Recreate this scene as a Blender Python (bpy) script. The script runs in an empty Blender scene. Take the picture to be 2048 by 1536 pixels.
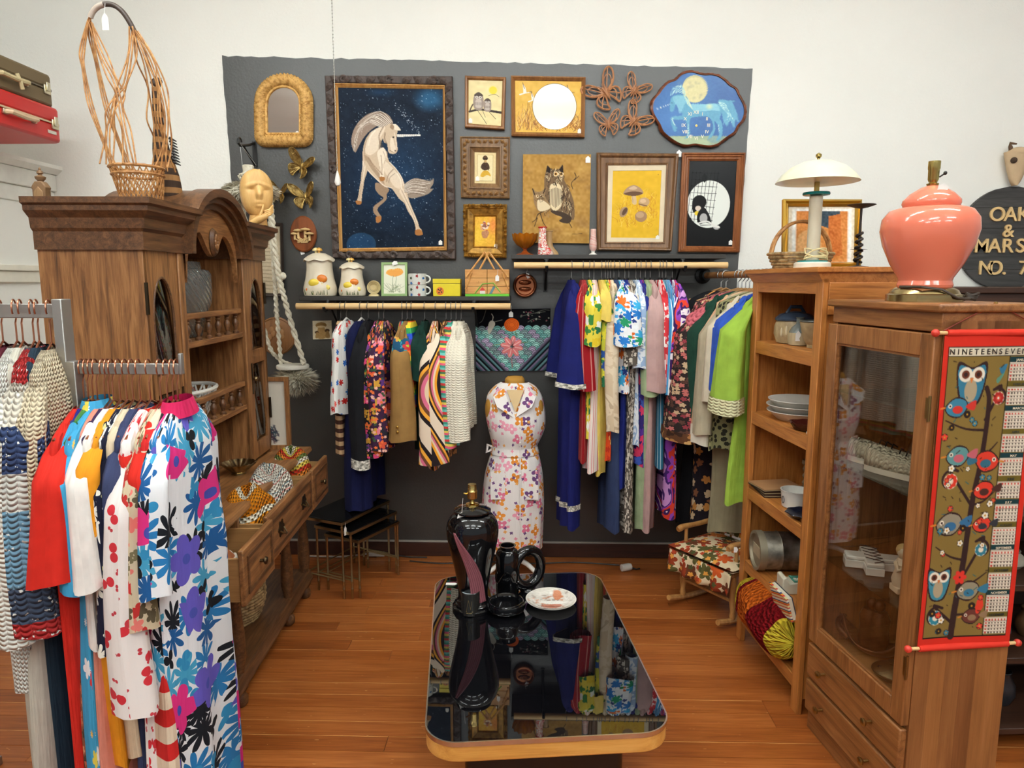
import bpy, math, random
import numpy as np
from math import pi, sin, cos, radians, hypot, atan2
random.seed(7)
sc = bpy.context.scene
# ---------------------------------------------------------------- camera
F = 1400.0; PITCH = radians(8.25); YAW = radians(1.5); H = 1.6; D = 3.95
cd_ = bpy.data.cameras.new('camera'); cam = bpy.data.objects.new('camera', cd_); sc.collection.objects.link(cam)
cd_.sensor_width = 36; cd_.sensor_fit = 'HORIZONTAL'; cd_.lens = F / 2048 * 36; cd_.clip_start = .05
cam.location = (0, 0, H); cam.rotation_euler = (pi / 2 - PITCH, 0, YAW); sc.camera = cam
# ---------------------------------------------------------------- world, ceiling lights, exposure
w = bpy.data.worlds.new('world'); sc.world = w; w.use_nodes = True
w.node_tree.nodes['Background'].inputs[0].default_value = (.92, .98, 1, 1)
w.node_tree.nodes['Background'].inputs[1].default_value = .32
# fluorescent tubes hang under the ceiling (their builder, with the light they give, follows the ceiling): x, y
LIGHTS = [(-1.6, 1.9), (0.1, 1.9), (1.8, 1.9), (-1.5, -.3), (.3, -.3), (2.2, -.3), (-1.5, -2.0), (.3, -2.0), (2.2, -2.0)]  # rearmost row added to brighten the ceiling that the wicker mirror reflects
LZ = 3.28; LEMIT = 40.0
sc.view_settings.view_transform = 'Standard'; sc.view_settings.look = 'None'; sc.view_settings.gamma = 1
sc.view_settings.use_curve_mapping = False; sc.view_settings.exposure = .36
# ---------------------------------------------------------------- photo pixel -> place
R_ = np.array([cos(YAW), sin(YAW), 0]); F0 = np.array([-sin(YAW), cos(YAW), 0]); Z_ = np.array([0, 0, 1.])
FW = F0 * cos(PITCH) - Z_ * sin(PITCH); UP = F0 * sin(PITCH) + Z_ * cos(PITCH); CO = np.array([0, 0, H])
def ray(x, y): return FW + R_ * (x - 1024) / F + UP * (768 - y) / F
def ony(x, y, Y): d = ray(x, y); return CO + d * (Y / d[1])
def onz(x, y, z): d = ray(x, y); return CO + d * ((z - H) / d[2])
def onx(x, y, X): d = ray(x, y); return CO + d * (X / d[0])
# ---------------------------------------------------------------- objects
def lin(c):
    return tuple((v / 255 / 12.92 if v / 255 <= .04045 else ((v / 255 + .055) / 1.055) ** 2.4) for v in c[:3])
class MB:
    def __init__(s): s.v = []; s.f = []; s.uv = None
    def add(s, vs, fs):
        o = len(s.v); s.v += [tuple(map(float, q)) for q in vs]; s.f += [tuple(i + o for i in q) for q in fs]; return s
    def box(s, a, b, M=None):
        (x0, y0, z0), (x1, y1, z1) = a, b
        vs = [(x0, y0, z0), (x1, y0, z0), (x1, y1, z0), (x0, y1, z0), (x0, y0, z1), (x1, y0, z1), (x1, y1, z1), (x0, y1, z1)]
        if M: vs = [M(q) for q in vs]
        return s.add(vs, [(0, 3, 2, 1), (4, 5, 6, 7), (0, 1, 5, 4), (1, 2, 6, 5), (2, 3, 7, 6), (3, 0, 4, 7)])
    def lathe(s, prof, n=24, c=(0, 0, 0), axis='z', sx=1, sy=1, close=False):
        vs = []; fs = []
        for r, h in prof:
            for k in range(n):
                a = 2 * pi * k / n; x, y = r * cos(a) * sx, r * sin(a) * sy
                p = (x, y, h) if axis == 'z' else ((x, h, y) if axis == 'y' else (h, x, y))
                vs.append((p[0] + c[0], p[1] + c[1], p[2] + c[2]))
        m = len(prof)
        for i in range(m - 1):
            for k in range(n):
                k2 = (k + 1) % n; fs.append((i * n + k, i * n + k2, (i + 1) * n + k2, (i + 1) * n + k))
        if prof[0][0] > 1e-6: fs.append(tuple(range(n))[::-1])
        if prof[-1][0] > 1e-6 and not close: fs.append(tuple((m - 1) * n + k for k in range(n)))
        return s.add(vs, fs)
    def tube(s, pts, r, n=8, caps=True, closed=False, flat=None):
        pts = [np.array(p, float) for p in pts]; m = len(pts)
        rr = r if hasattr(r, '__len__') else [r] * m
        vs = []; fs = []; prev = None
        for i, p in enumerate(pts):
            a = pts[(i - 1) % m] if closed or i > 0 else p; b = pts[(i + 1) % m] if closed or i < m - 1 else p
            t = b - a; t = t / (np.linalg.norm(t) + 1e-12)
            if prev is None:
                ref = np.array([0, 0, 1.]) if abs(t[2]) < .9 else np.array([1., 0, 0])
                u = np.cross(t, ref)
            else: u = prev - t * (prev @ t)
            u = u / (np.linalg.norm(u) + 1e-12); prev = u; w_ = np.cross(t, u)
            for k in range(n):
                q = 2 * pi * k / n; e = flat or 1
                vs.append(p + (u * cos(q) + w_ * sin(q) * e) * rr[i])
        for i in range(m if closed else m - 1):
            i2 = (i + 1) % m
            for k in range(n):
                k2 = (k + 1) % n; fs.append((i * n + k, i * n + k2, i2 * n + k2, i2 * n + k))
        if caps and not closed: fs += [tuple(range(n))[::-1], tuple((m - 1) * n + k for k in range(n))]
        return s.add(vs, fs)
    def prism(s, pts, h0, h1, axis='y'):     # outline (a, b) extruded along axis; axis y: a=x, b=z
        n = len(pts); mp = {'y': lambda a, b, h: (a, h, b), 'z': lambda a, b, h: (a, b, h), 'x': lambda a, b, h: (h, a, b)}[axis]
        vs = [mp(a, b, h0) for a, b in pts] + [mp(a, b, h1) for a, b in pts]
        fs = [tuple(range(n)), tuple(range(n, 2 * n))[::-1]] + [(i, i + n, (i + 1) % n + n, (i + 1) % n) for i in range(n)]
        return s.add(vs, fs)
    def ball(s, c, r, n=14, m=9, sz=(1, 1, 1)):
        vs = []; fs = []
        for i in range(m + 1):
            a = pi * i / m
            for k in range(n):
                b = 2 * pi * k / n; vs.append((c[0] + r * sz[0] * sin(a) * cos(b), c[1] + r * sz[1] * sin(a) * sin(b), c[2] - r * sz[2] * cos(a)))
        for i in range(m):
            for k in range(n):
                k2 = (k + 1) % n; fs.append((i * n + k, i * n + k2, (i + 1) * n + k2, (i + 1) * n + k))
        return s.add(vs, fs)
    def grid(s, fn, nu, nv, cu=False, uvs=False):   # fn(u, v) -> xyz
        vs = [fn(i / nu, j / nv) for j in range(nv + 1) for i in range(nu + (0 if cu else 1))]
        W = nu if cu else nu + 1; fs = []
        for j in range(nv):
            for i in range(nu):
                i2 = (i + 1) % W; fs.append((j * W + i, j * W + i2, (j + 1) * W + i2, (j + 1) * W + i))
        return s.add(vs, fs)
def linkobj(o):
    sc.collection.objects.link(o); return o
def obj(name, mb, mat, parent=None, ang=38, bevel=0, loc=None, rot=None, uvs=None, label=None, merge=False, sub=0, solid=0):
    me = bpy.data.meshes.new(name); me.from_pydata(mb.v, [], mb.f); me.validate()
    if ang:
        me.polygons.foreach_set('use_smooth', [True] * len(me.polygons))
        if ang < 170: me.set_sharp_from_angle(angle=radians(ang))
    if uvs is not None:
        ul = me.uv_layers.new(name='UVMap'); li = np.empty(len(me.loops), np.int32); me.loops.foreach_get('vertex_index', li)
        ul.data.foreach_set('uv', np.array(uvs, np.float32)[li].ravel())
    if mat: me.materials.append(mat)
    o = linkobj(bpy.data.objects.new(name, me))
    if parent: o.parent = parent
    if loc is not None: o.location = loc
    if rot is not None: o.rotation_euler = rot
    if bevel:
        b = o.modifiers.new('bevel', 'BEVEL'); b.width = bevel; b.segments = 2; b.limit_method = 'ANGLE'; b.harden_normals = False
    if solid:
        b = o.modifiers.new('thickness', 'SOLIDIFY'); b.thickness = solid; b.offset = 0
    if sub:
        b = o.modifiers.new('smooth', 'SUBSURF'); b.levels = sub; b.render_levels = sub
    if label: o['label'] = label
    return o
def tag(o, label, cat, group=None):
    o['label'] = label; o['category'] = cat
    if group: o['group'] = group
    return o
def thing(name, label, cat, loc=(0, 0, 0), rotz=0, group=None, rot=None):
    o = linkobj(bpy.data.objects.new(name, None)); o.empty_display_size = .05
    o.location = [float(v) for v in loc]; o.rotation_euler = rot or (0, 0, rotz); return tag(o, label, cat, group)
def struct(o): o['kind'] = 'structure'; return o
def B(*ab): return MB().box(*ab)
def spl(pts, n=8, closed=False):
    P = [np.array(p, float) for p in pts]; m = len(P); out = []
    for i in range(m if closed else m - 1):
        g = (lambda k: P[k % m]) if closed else (lambda k: P[min(max(k, 0), m - 1)])
        p0, p1, p2, p3 = g(i - 1), g(i), g(i + 1), g(i + 2)
        for k in range(n):
            t = k / n; out.append(.5 * (2 * p1 + (p2 - p0) * t + (2 * p0 - 5 * p1 + 4 * p2 - p3) * t * t + (3 * p1 - p0 - 3 * p2 + p3) * t ** 3))
    if not closed: out.append(P[-1])
    return out
# ---------------------------------------------------------------- materials
class NT:
    def __init__(s, name, rough=.6, metal=0, spec=.5):
        s.m = bpy.data.materials.new(name); s.m.use_nodes = True; s.t = s.m.node_tree; s.b = s.t.nodes['Principled BSDF']
        s.b.inputs['Roughness'].default_value = rough; s.b.inputs['Metallic'].default_value = metal; s.b.inputs['Specular IOR Level'].default_value = spec
    def n(s, typ, **kw):
        q = s.t.nodes.new('ShaderNode' + typ)
        for k, v in kw.items(): setattr(q, k, v)
        return q
    def l(s, a, b): s.t.links.new(a, b)
    def inp(s, sock, v):
        if hasattr(v, 'is_linked') or isinstance(v, bpy.types.NodeSocket): s.l(v, sock)
        else: sock.default_value = v
    def math(s, op, a, b=None, c=None):
        q = s.n('Math', operation=op)
        for i, v in enumerate((a, b, c)):
            if v is not None: s.inp(q.inputs[i], v)
        return q.outputs[0]
    def vmath(s, op, a, b=None):
        q = s.n('VectorMath', operation=op); s.inp(q.inputs[0], a)
        if b is not None: s.inp(q.inputs[1], b)
        return q.outputs[0]
    def mix(s, f, a, b, blend='MIX'):
        q = s.n('Mix', data_type='RGBA', blend_type=blend); s.inp(q.inputs[0], f)
        for i, v in ((6, a), (7, b)):
            if isinstance(v, tuple): v = (*v[:3], 1)
            s.inp(q.inputs[i], v)
        return q.outputs[2]
    def co(s, kind='Object', scale=None, rot=None):
        o = s.n('TexCoord').outputs[kind]
        if scale is not None or rot is not None:
            q = s.n('Mapping'); s.l(o, q.inputs[0])
            if scale is not None: q.inputs[3].default_value = scale if hasattr(scale, '__len__') else (scale,) * 3
            if rot is not None: q.inputs[2].default_value = rot
            o = q.outputs[0]
        return o
    def noise(s, co, scale, detail=3, dist=0, rough=.5, out=0):
        q = s.n('TexNoise'); s.l(co, q.inputs['Vector']); q.inputs['Scale'].default_value = scale; q.inputs['Detail'].default_value = detail
        q.inputs['Distortion'].default_value = dist; q.inputs['Roughness'].default_value = rough; return q.outputs[out]
    def ramp(s, f, stops, interp='LINEAR'):
        q = s.n('ValToRGB'); s.inp(q.inputs[0], f); e = q.color_ramp; e.interpolation = interp
        while len(e.elements) < len(stops): e.elements.new(.5)
        for k, (p, c) in enumerate(stops): e.elements[k].position = p; e.elements[k].color = (*c[:3], 1)
        return q.outputs[0]
    def col(s, v):
        if isinstance(v, tuple): v = (*v[:3], 1)
        s.inp(s.b.inputs['Base Color'], v); return s
    def bump(s, h, st=.3, dist=.002):
        q = s.n('Bump'); s.inp(q.inputs['Height'], h); q.inputs['Strength'].default_value = st; q.inputs['Distance'].default_value = dist
        s.l(q.outputs[0], s.b.inputs['Normal']); return s
_mc = {}
def plain(c, rough=.55, metal=0, spec=.5, var=.08):
    k = ('p', c, rough, metal, spec, var)
    if k not in _mc:
        m = NT('plain', rough, metal, spec); a = lin(c)
        if var:
            f = m.noise(m.co(), 14, 3); m.col(m.ramp(f, [(.25, tuple(x * (1 - var) for x in a)), (.75, tuple(min(1, x * (1 + var)) for x in a))]))
        else: m.col(a)
        _mc[k] = m.m
    return _mc[k]
def wood(c0, c1, c2=None, scale=1, axis=2, rough=.45, ring=6, spec=.5, rnd=False, bump=.15):
    k = ('w', c0, c1, c2, scale, axis, rough, ring, rnd)
    if k not in _mc:
        m = NT('wood', rough, 0, spec); st = [9 * scale] * 3; st[axis] = .9 * scale
        co = m.co('Object')
        if rnd:
            oi = m.n('ObjectInfo'); cb = m.n('CombineXYZ'); r = oi.outputs['Random']
            for i in range(3): m.l(m.math('MULTIPLY', r, 17.0 + 9 * i), cb.inputs[i])
            co = m.vmath('ADD', co, cb.outputs[0])
        mp = m.n('Mapping'); m.l(co, mp.inputs[0]); mp.inputs[3].default_value = st
        f1 = m.noise(mp.outputs[0], ring, 5, .6, .6); mp2 = m.n('Mapping'); m.l(co, mp2.inputs[0]); mp2.inputs[3].default_value = [x * (6 if i != axis else 1.2) for i, x in enumerate(st)]
        f2 = m.noise(mp2.outputs[0], 10, 2); f = m.math('ADD', m.math('MULTIPLY', f1, .72), m.math('MULTIPLY', f2, .28))
        if rnd: f = m.math('ADD', f, m.math('MULTIPLY', m.math('SUBTRACT', r, .5), .10))
        m.col(m.ramp(f, [(.3, lin(c0)), (.5, lin(c1)), (.68, lin(c2 or c1))])); m.bump(f, bump, .002); _mc[k] = m.m
    return _mc[k]
def metal(c, rough=.3): return plain(c, rough, 1, .5, .05)
def glassy(c=(235, 240, 238), alpha=.16, rough=.03, spec=.5):
    k = ('g', c, alpha, rough, spec)
    if k not in _mc:
        m = NT('glass', rough, 0, spec); m.col(lin(c)); m.b.inputs['Alpha'].default_value = alpha; _mc[k] = m.m
    return _mc[k]
# ------------- cloth
def cloth(c, var=.1, rough=.85, bump=.12):
    k = ('c', c, var)
    if k not in _mc:
        m = NT('cloth', rough, 0, .25); a = lin(c); uv = m.co('UV'); f = m.noise(uv, 18, 4)
        m.col(m.ramp(f, [(.3, tuple(x * (1 - var) for x in a)), (.7, tuple(min(1, x * (1 + var)) for x in a))])); m.bump(m.noise(m.co('UV', scale=(26, 3, 1)), 1, 3), .55, .014)
        _mc[k] = m.m
    return _mc[k]
def stripes(cols, width=.04, horiz=True, wob=0, rough=.85, diag=0):
    """cols = [(colour, share)...] repeated every width metres"""
    m = NT('striped_cloth', rough, 0, .25); uv = m.co('UV'); sp = m.n('SeparateXYZ'); m.l(uv, sp.inputs[0])
    v = sp.outputs[1 if horiz else 0]
    if diag: v = m.math('ADD', v, m.math('MULTIPLY', sp.outputs[0 if horiz else 1], diag))
    if wob: v = m.math('ADD', v, m.math('MULTIPLY', m.noise(uv, 4.5, 1), wob))
    f = m.math('FRACT', m.math('DIVIDE', v, width)); tot = sum(x[1] for x in cols); p = 0; st = []
    for c, s_ in cols: st.append((p / tot, lin(c))); p += s_
    m.col(m.ramp(f, st, 'CONSTANT')); m.bump(m.noise(m.co('UV', scale=(26, 3, 1)), 1, 3), .55, .014); return m.m
def flower_layer(m, uv, base, scale, cols, petals=5, size=.42, dens=1.0, deep=.45, centre=None, rnd=1.0, spin=True, seed=0):
    """round petalled marks laid on base; scale = marks per metre"""
    q = m.n('TexVoronoi', voronoi_dimensions='2D'); mp = m.n('Mapping'); m.l(uv, mp.inputs[0]); mp.inputs[1].default_value = (seed * 3.7, seed * 1.9, 0); mp.inputs[3].default_value = (scale,) * 3
    m.l(mp.outputs[0], q.inputs['Vector']); q.inputs['Scale'].default_value = 1; q.inputs['Randomness'].default_value = rnd
    d = m.vmath('SUBTRACT', mp.outputs[0], q.outputs['Position']); sp = m.n('SeparateXYZ'); m.l(d, sp.inputs[0])
    sc_ = m.n('SeparateColor'); m.l(q.outputs['Color'], sc_.inputs[0])
    ang = m.math('ARCTAN2', sp.outputs[1], sp.outputs[0])
    if spin: ang = m.math('ADD', ang, m.math('MULTIPLY', sc_.outputs[0], 6.28))
    pet = m.math('ABSOLUTE', m.math('COSINE', m.math('MULTIPLY', ang, petals / 2)))
    rr = m.math('MULTIPLY', m.math('ADD', m.math('MULTIPLY', pet, deep), 1 - deep), size)
    mask = m.math('LESS_THAN', q.outputs['Distance'], rr)
    if dens < 1: mask = m.math('MULTIPLY', mask, m.math('LESS_THAN', sc_.outputs[1], dens))
    n_ = len(cols); c = m.ramp(sc_.outputs[2], [(i / n_, lin(x)) for i, x in enumerate(cols)], 'CONSTANT') if n_ > 1 else (*lin(cols[0]), 1)
    out = m.mix(mask, base, c)
    if centre: out = m.mix(m.math('MULTIPLY', mask, m.math('LESS_THAN', q.outputs['Distance'], size * .2)), out, lin(centre))
    return out
def printed(bg, layers, rough=.85, name='printed_cloth', wash=0):
    m = NT(name, rough, 0, .25); uv = m.co('UV'); wuv = uv
    base = (*lin(bg), 1)
    if wash:
        base = m.ramp(m.noise(uv, wash[0], 3), [(.4, lin(bg)), (.6, lin(wash[1]))])
    for i, L in enumerate(layers):
        base = flower_layer(m, uv, base, seed=i + 1, **L)
    m.col(base); m.bump(m.noise(m.co('UV', scale=(26, 3, 1)), 1, 3), .55, .014); return m.m
def blotch(cols, scale=14, dist=1.5, rough=.85, stretch=(1, 1, 1)):
    m = NT('blotched_cloth', rough, 0, .25); uv = m.co('UV', scale=stretch); f = m.noise(uv, scale, 2, dist); n_ = len(cols)
    m.col(m.ramp(f, [(.0 if i == 0 else .3 + .4 * i / n_, lin(c)) for i, c in enumerate(cols)], 'CONSTANT')); return m.m
def swirl(cols, scale=3.2, dist=7):
    m = NT('swirl_cloth', .85, 0, .25); uv = m.co('UV'); q = m.n('TexWave', wave_type='BANDS', bands_direction='X'); m.l(uv, q.inputs[0])
    q.inputs['Scale'].default_value = scale; q.inputs['Distortion'].default_value = dist; q.inputs['Detail'].default_value = 0; q.inputs['Detail Scale'].default_value = .9
    n_ = len(cols); m.col(m.ramp(q.outputs[1], [(i / n_, lin(c)) for i, c in enumerate(cols)], 'CONSTANT')); return m.m
def knit(cols, width=None, scale=60, bump=.8, mix=0, wob=.01, vert=True):
    """chunky knit; cols = [(colour, share)] in bands of width metres"""
    m = NT('knit', .95, 0, .1); uv = m.co('UV'); sp = m.n('SeparateXYZ'); m.l(uv, sp.inputs[0])
    if len(cols) == 1: base = (*lin(cols[0][0]), 1)
    else:
        v = m.math('ADD', sp.outputs[1], m.math('MULTIPLY', m.noise(uv, 22, 2), wob)); f = m.math('FRACT', m.math('DIVIDE', v, width)); tot = sum(x[1] for x in cols); p = 0; st = []
        for c, s_ in cols: st.append((p / tot, lin(c))); p += s_
        base = m.ramp(f, st, 'CONSTANT')
    a = m.math('ABSOLUTE', m.math('SINE', m.math('MULTIPLY', sp.outputs[0], scale))); b = m.math('ABSOLUTE', m.math('SINE', m.math('ADD', m.math('MULTIPLY', sp.outputs[1], scale * 1.6), m.math('MULTIPLY', a, 1.2))))
    h = m.math('MULTIPLY', m.math('ADD', a, .3), m.math('ADD', b, .3))
    if mix:
        base = m.mix(m.math('LESS_THAN', m.noise(uv, 70, 2), mix[0]), base, lin(mix[1]))
    m.col(base); m.bump(h, bump, .006); return m.m
def vcol(rough=.5, spec=.4):
    k = ('vc', rough, spec)
    if k not in _mc:
        m = NT('painted_picture', rough, 0, spec); q = m.n('VertexColor'); q.layer_name = 'Col'; m.l(q.outputs[0], m.b.inputs['Base Color']); _mc[k] = m.m
    return _mc[k]
# ---------------------------------------------------------------- flat pictures, drawn in code
class Art:
    """a picture drawn in photo pixels (x right, y down) over the box x0..x1, y0..y1, k samples per pixel"""
    def __init__(s, x0, y0, x1, y1, bg, k=2.0):
        s.x0, s.y0, s.x1, s.y1, s.k = x0, y0, x1, y1, k; s.w = int((x1 - x0) * k) + 1; s.h = int((y1 - y0) * k) + 1
        s.a = np.empty((s.h, s.w, 3)); s.a[:] = np.array(bg[:3], float)
        s.X, s.Y = np.meshgrid(x0 + np.arange(s.w) / k, y0 + np.arange(s.h) / k); s.rs = np.random.RandomState(3)
    def put(s, m, c, sl):
        m = m[..., None]; s.a[sl] = s.a[sl] * (1 - m) + np.array(c[:3], float) * m
    def win(s, xa, ya, xb, yb, pad=1.5):
        i0 = max(0, int((ya - pad - s.y0) * s.k)); i1 = min(s.h, int((yb + pad - s.y0) * s.k) + 2); j0 = max(0, int((xa - pad - s.x0) * s.k)); j1 = min(s.w, int((xb + pad - s.x0) * s.k) + 2)
        return (slice(i0, max(i0, i1)), slice(j0, max(j0, j1)))
    def poly(s, pts, c, smooth=True, a=1.0):
        if smooth: pts = [tuple(q) for q in spl(pts, 6, True)]
        xs = [q[0] for q in pts]; ys = [q[1] for q in pts]; sl = s.win(min(xs), min(ys), max(xs), max(ys)); X, Y = s.X[sl], s.Y[sl]
        if X.size == 0: return s
        ins = np.zeros(X.shape, bool)
        for i in range(len(pts)):
            (xa, ya), (xb, yb) = pts[i], pts[i - 1]
            if ya == yb: continue
            ins ^= ((ya > Y) != (yb > Y)) & (X < (xb - xa) * (Y - ya) / (yb - ya) + xa)
        s.put(ins * a, c, sl); return s
    def line(s, pts, wd, c, smooth=True, a=1.0, w1=None):
        if smooth and len(pts) > 2: pts = [tuple(q) for q in spl(pts, 5)]
        n = len(pts) - 1
        for i in range(n):
            (xa, ya), (xb, yb) = pts[i], pts[i + 1]; w_ = wd if w1 is None else wd + (w1 - wd) * (i + .5) / n
            sl = s.win(min(xa, xb) - w_, min(ya, yb) - w_, max(xa, xb) + w_, max(ya, yb) + w_); X, Y = s.X[sl], s.Y[sl]
            if X.size == 0: continue
            L = (xb - xa) ** 2 + (yb - ya) ** 2 + 1e-9; t = np.clip(((X - xa) * (xb - xa) + (Y - ya) * (yb - ya)) / L, 0, 1)
            d = np.hypot(X - xa - t * (xb - xa), Y - ya - t * (yb - ya)); s.put(np.clip((w_ / 2 - d) * s.k + .5, 0, 1) * a, c, sl)
        return s
    def ell(s, cx, cy, rx, ry, c, a=1.0, rot=0, soft=0):
        q = max(rx, ry); sl = s.win(cx - q, cy - q, cx + q, cy + q); X, Y = s.X[sl] - cx, s.Y[sl] - cy
        if X.size == 0: return s
        u = X * cos(rot) + Y * sin(rot); v = -X * sin(rot) + Y * cos(rot); d = np.sqrt((u / rx) ** 2 + (v / ry) ** 2)
        m = np.clip((1 - d) * min(rx, ry) * s.k + .5, 0, 1) if not soft else np.clip((1 - d) / soft, 0, 1); s.put(m * a, c, sl); return s
    def rect(s, xa, ya, xb, yb, c, a=1.0): return s.poly([(xa, ya), (xb, ya), (xb, yb), (xa, yb)], c, False, a)
    def noise(s, amt, cell=6):
        g = s.rs.rand(int(s.h / cell) + 3, int(s.w / cell) + 3) - .5; yi = np.arange(s.h) / cell; xi = np.arange(s.w) / cell
        y0 = yi.astype(int); x0 = xi.astype(int); fy = (yi - y0)[:, None]; fx = (xi - x0)[None]
        n = g[y0][:, x0] * (1 - fy) * (1 - fx) + g[y0 + 1][:, x0] * fy * (1 - fx) + g[y0][:, x0 + 1] * (1 - fy) * fx + g[y0 + 1][:, x0 + 1] * fy * fx
        s.a = np.clip(s.a + n[..., None] * amt, 0, 255); return s
    def dots(s, n, c, r=(.4, 1.0), box=None):
        xa, ya, xb, yb = box or (s.x0, s.y0, s.x1, s.y1)
        for _ in range(n): s.ell(xa + s.rs.rand() * (xb - xa), ya + s.rs.rand() * (yb - ya), *([r[0] + s.rs.rand() * (r[1] - r[0])] * 2), c, a=.5 + .5 * s.rs.rand())
        return s
    def samp(s, x, y):
        j = np.clip((np.asarray(x) - s.x0) * s.k, 0, s.w - 1.001); i = np.clip((np.asarray(y) - s.y0) * s.k, 0, s.h - 1.001)
        j0 = j.astype(int); i0 = i.astype(int); fj = (j - j0)[..., None]; fi = (i - i0)[..., None]; A = s.a
        return A[i0, j0] * (1 - fi) * (1 - fj) + A[i0 + 1, j0] * fi * (1 - fj) + A[i0, j0 + 1] * (1 - fi) * fj + A[i0 + 1, j0 + 1] * fi * fj
def paint_attr(o, cols):
    a = o.data.color_attributes.new('Col', 'FLOAT_COLOR', 'POINT'); c = np.clip(cols / 255, 0, 1)
    l = np.where(c <= .04045, c / 12.92, ((c + .055) / 1.055) ** 2.4); q = np.ones((len(c), 4), np.float32); q[:, :3] = l
    a.data.foreach_set('color', q.ravel())
def art_plane(name, art, fn, nx, ny, parent=None, rough=.5, solid=0, label=None, spec=.4):
    """grid whose point (s, t), s right and t down in 0..1, stands at fn(s, t)"""
    S, T = np.meshgrid(np.arange(nx + 1) / nx, np.arange(ny + 1) / ny); m = MB()
    vs = [fn(a, b) for a, b in zip(S.ravel(), T.ravel())]; W = nx + 1
    m.add(vs, [(j * W + i, (j + 1) * W + i, (j + 1) * W + i + 1, j * W + i + 1) for j in range(ny) for i in range(nx)])
    o = obj(name, m, vcol(rough, spec), parent, ang=180, label=label)
    paint_attr(o, art.samp(art.x0 + S.ravel() * (art.x1 - art.x0), art.y0 + T.ravel() * (art.y1 - art.y0)))
    return o
# ================================================================ the room
def ring(mb, outer, inner, h0, h1, axis='y'):
    n = len(outer); mp = {'y': lambda a, b, h: (a, h, b), 'z': lambda a, b, h: (a, b, h), 'x': lambda a, b, h: (h, a, b)}[axis]
    vs = [mp(*q, h) for h in (h0, h1) for L in (outer, inner) for q in L]; fs = []
    for i in range(n):
        j = (i + 1) % n
        fs += [(i, j, n + j, n + i), (2 * n + i, 3 * n + i, 3 * n + j, 2 * n + j), (i, 2 * n + i, 2 * n + j, j), (n + i, n + j, 3 * n + j, 3 * n + i)]
    return mb.add(vs, fs)
def rrect(x0, y0, x1, y1, r, n=6):
    out = []
    for cx, cy, a0 in ((x1 - r, y1 - r, 0), (x0 + r, y1 - r, 90), (x0 + r, y0 + r, 180), (x1 - r, y0 + r, 270)):
        out += [(cx + r * cos(radians(a0 + 90 * k / n)), cy + r * sin(radians(a0 + 90 * k / n))) for k in range(n + 1)]
    return out
XL = -2.67
def plaster(c, sc_=5, st=.35):
    m = NT('plaster', .75, 0, .3); co = m.co(); f = m.math('ADD', m.noise(co, sc_ * 12, 4), m.math('MULTIPLY', m.noise(co, sc_ * 50, 2), .4))
    a = lin(c); m.col(m.ramp(m.noise(co, 2, 3), [(.3, tuple(x * .96 for x in a)), (.7, a)])); m.bump(f, st, .004); return m.m
WHITE = plaster((240, 238, 230)); CEIL = plaster((236, 234, 226))
DARKP = plaster((52, 51, 48), 6, .2)
DARKP.node_tree.nodes['Principled BSDF'].inputs['Roughness'].default_value = .46; DARKP.node_tree.nodes['Principled BSDF'].inputs['Specular IOR Level'].default_value = .95
def floorwood():
    m = NT('floor_boards', .3, 0, .5); co = m.co('Object'); oi = m.n('ObjectInfo'); r = oi.outputs['Random']; cb = m.n('CombineXYZ')
    for i in range(3): m.l(m.math('MULTIPLY', r, 17.0 + 9 * i), cb.inputs[i])
    c2 = m.vmath('ADD', co, cb.outputs[0]); mp = m.n('Mapping'); m.l(c2, mp.inputs[0]); mp.inputs[3].default_value = (1.1, 20, 20); f1 = m.noise(mp.outputs[0], 4, 5, .5, .6); mp2 = m.n('Mapping'); m.l(c2, mp2.inputs[0]); mp2.inputs[3].default_value = (1.5, 90, 90); f2 = m.noise(mp2.outputs[0], 4, 2)
    f = m.math('ADD', m.math('ADD', m.math('MULTIPLY', f1, .6), m.math('MULTIPLY', f2, .4)), m.math('MULTIPLY', m.math('SUBTRACT', r, .5), .20))
    c = m.ramp(f, [(.25, lin((118, 58, 24))), (.5, lin((160, 88, 38))), (.75, lin((190, 118, 60)))])
    sp = m.n('SeparateXYZ'); m.l(co, sp.inputs[0]); worn = m.math('MULTIPLY', m.math('GREATER_THAN', m.math('ADD', sp.outputs[1], m.math('MULTIPLY', m.noise(co, 9, 2), .008)), .0415), m.math('GREATER_THAN', m.math('FRACT', m.math('MULTIPLY', r, 7.3)), .62))
    c = m.mix(worn, c, lin((206, 146, 84)))
    sc1 = m.n('Mapping'); m.l(c2, sc1.inputs[0]); sc1.inputs[3].default_value = (9, 40, 1); sc1.inputs[2].default_value = (0, 0, .5); scr = m.math('GREATER_THAN', m.noise(sc1.outputs[0], 3, 1), .78); c = m.mix(scr, c, lin((206, 150, 96)))
    m.col(c); m.bump(f, .08, .002); return m.m
FLOORW = floorwood()
struct(obj('floor', B((-5, -4, -.08), (6, 4.1, -.014)), plain((45, 24, 14), .6)))
fl = bpy.data.objects['floor']
struct(obj('wall_back', B((-5, D, -.08), (6, D + .15, 3.7)), WHITE))
struct(obj('wall_left', B((-5, -4, -.08), (-4.85, D, 3.7)), WHITE))
struct(obj('ceiling', B((-5, -4, 3.7), (6, 4.1, 3.8)), CEIL))
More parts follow.
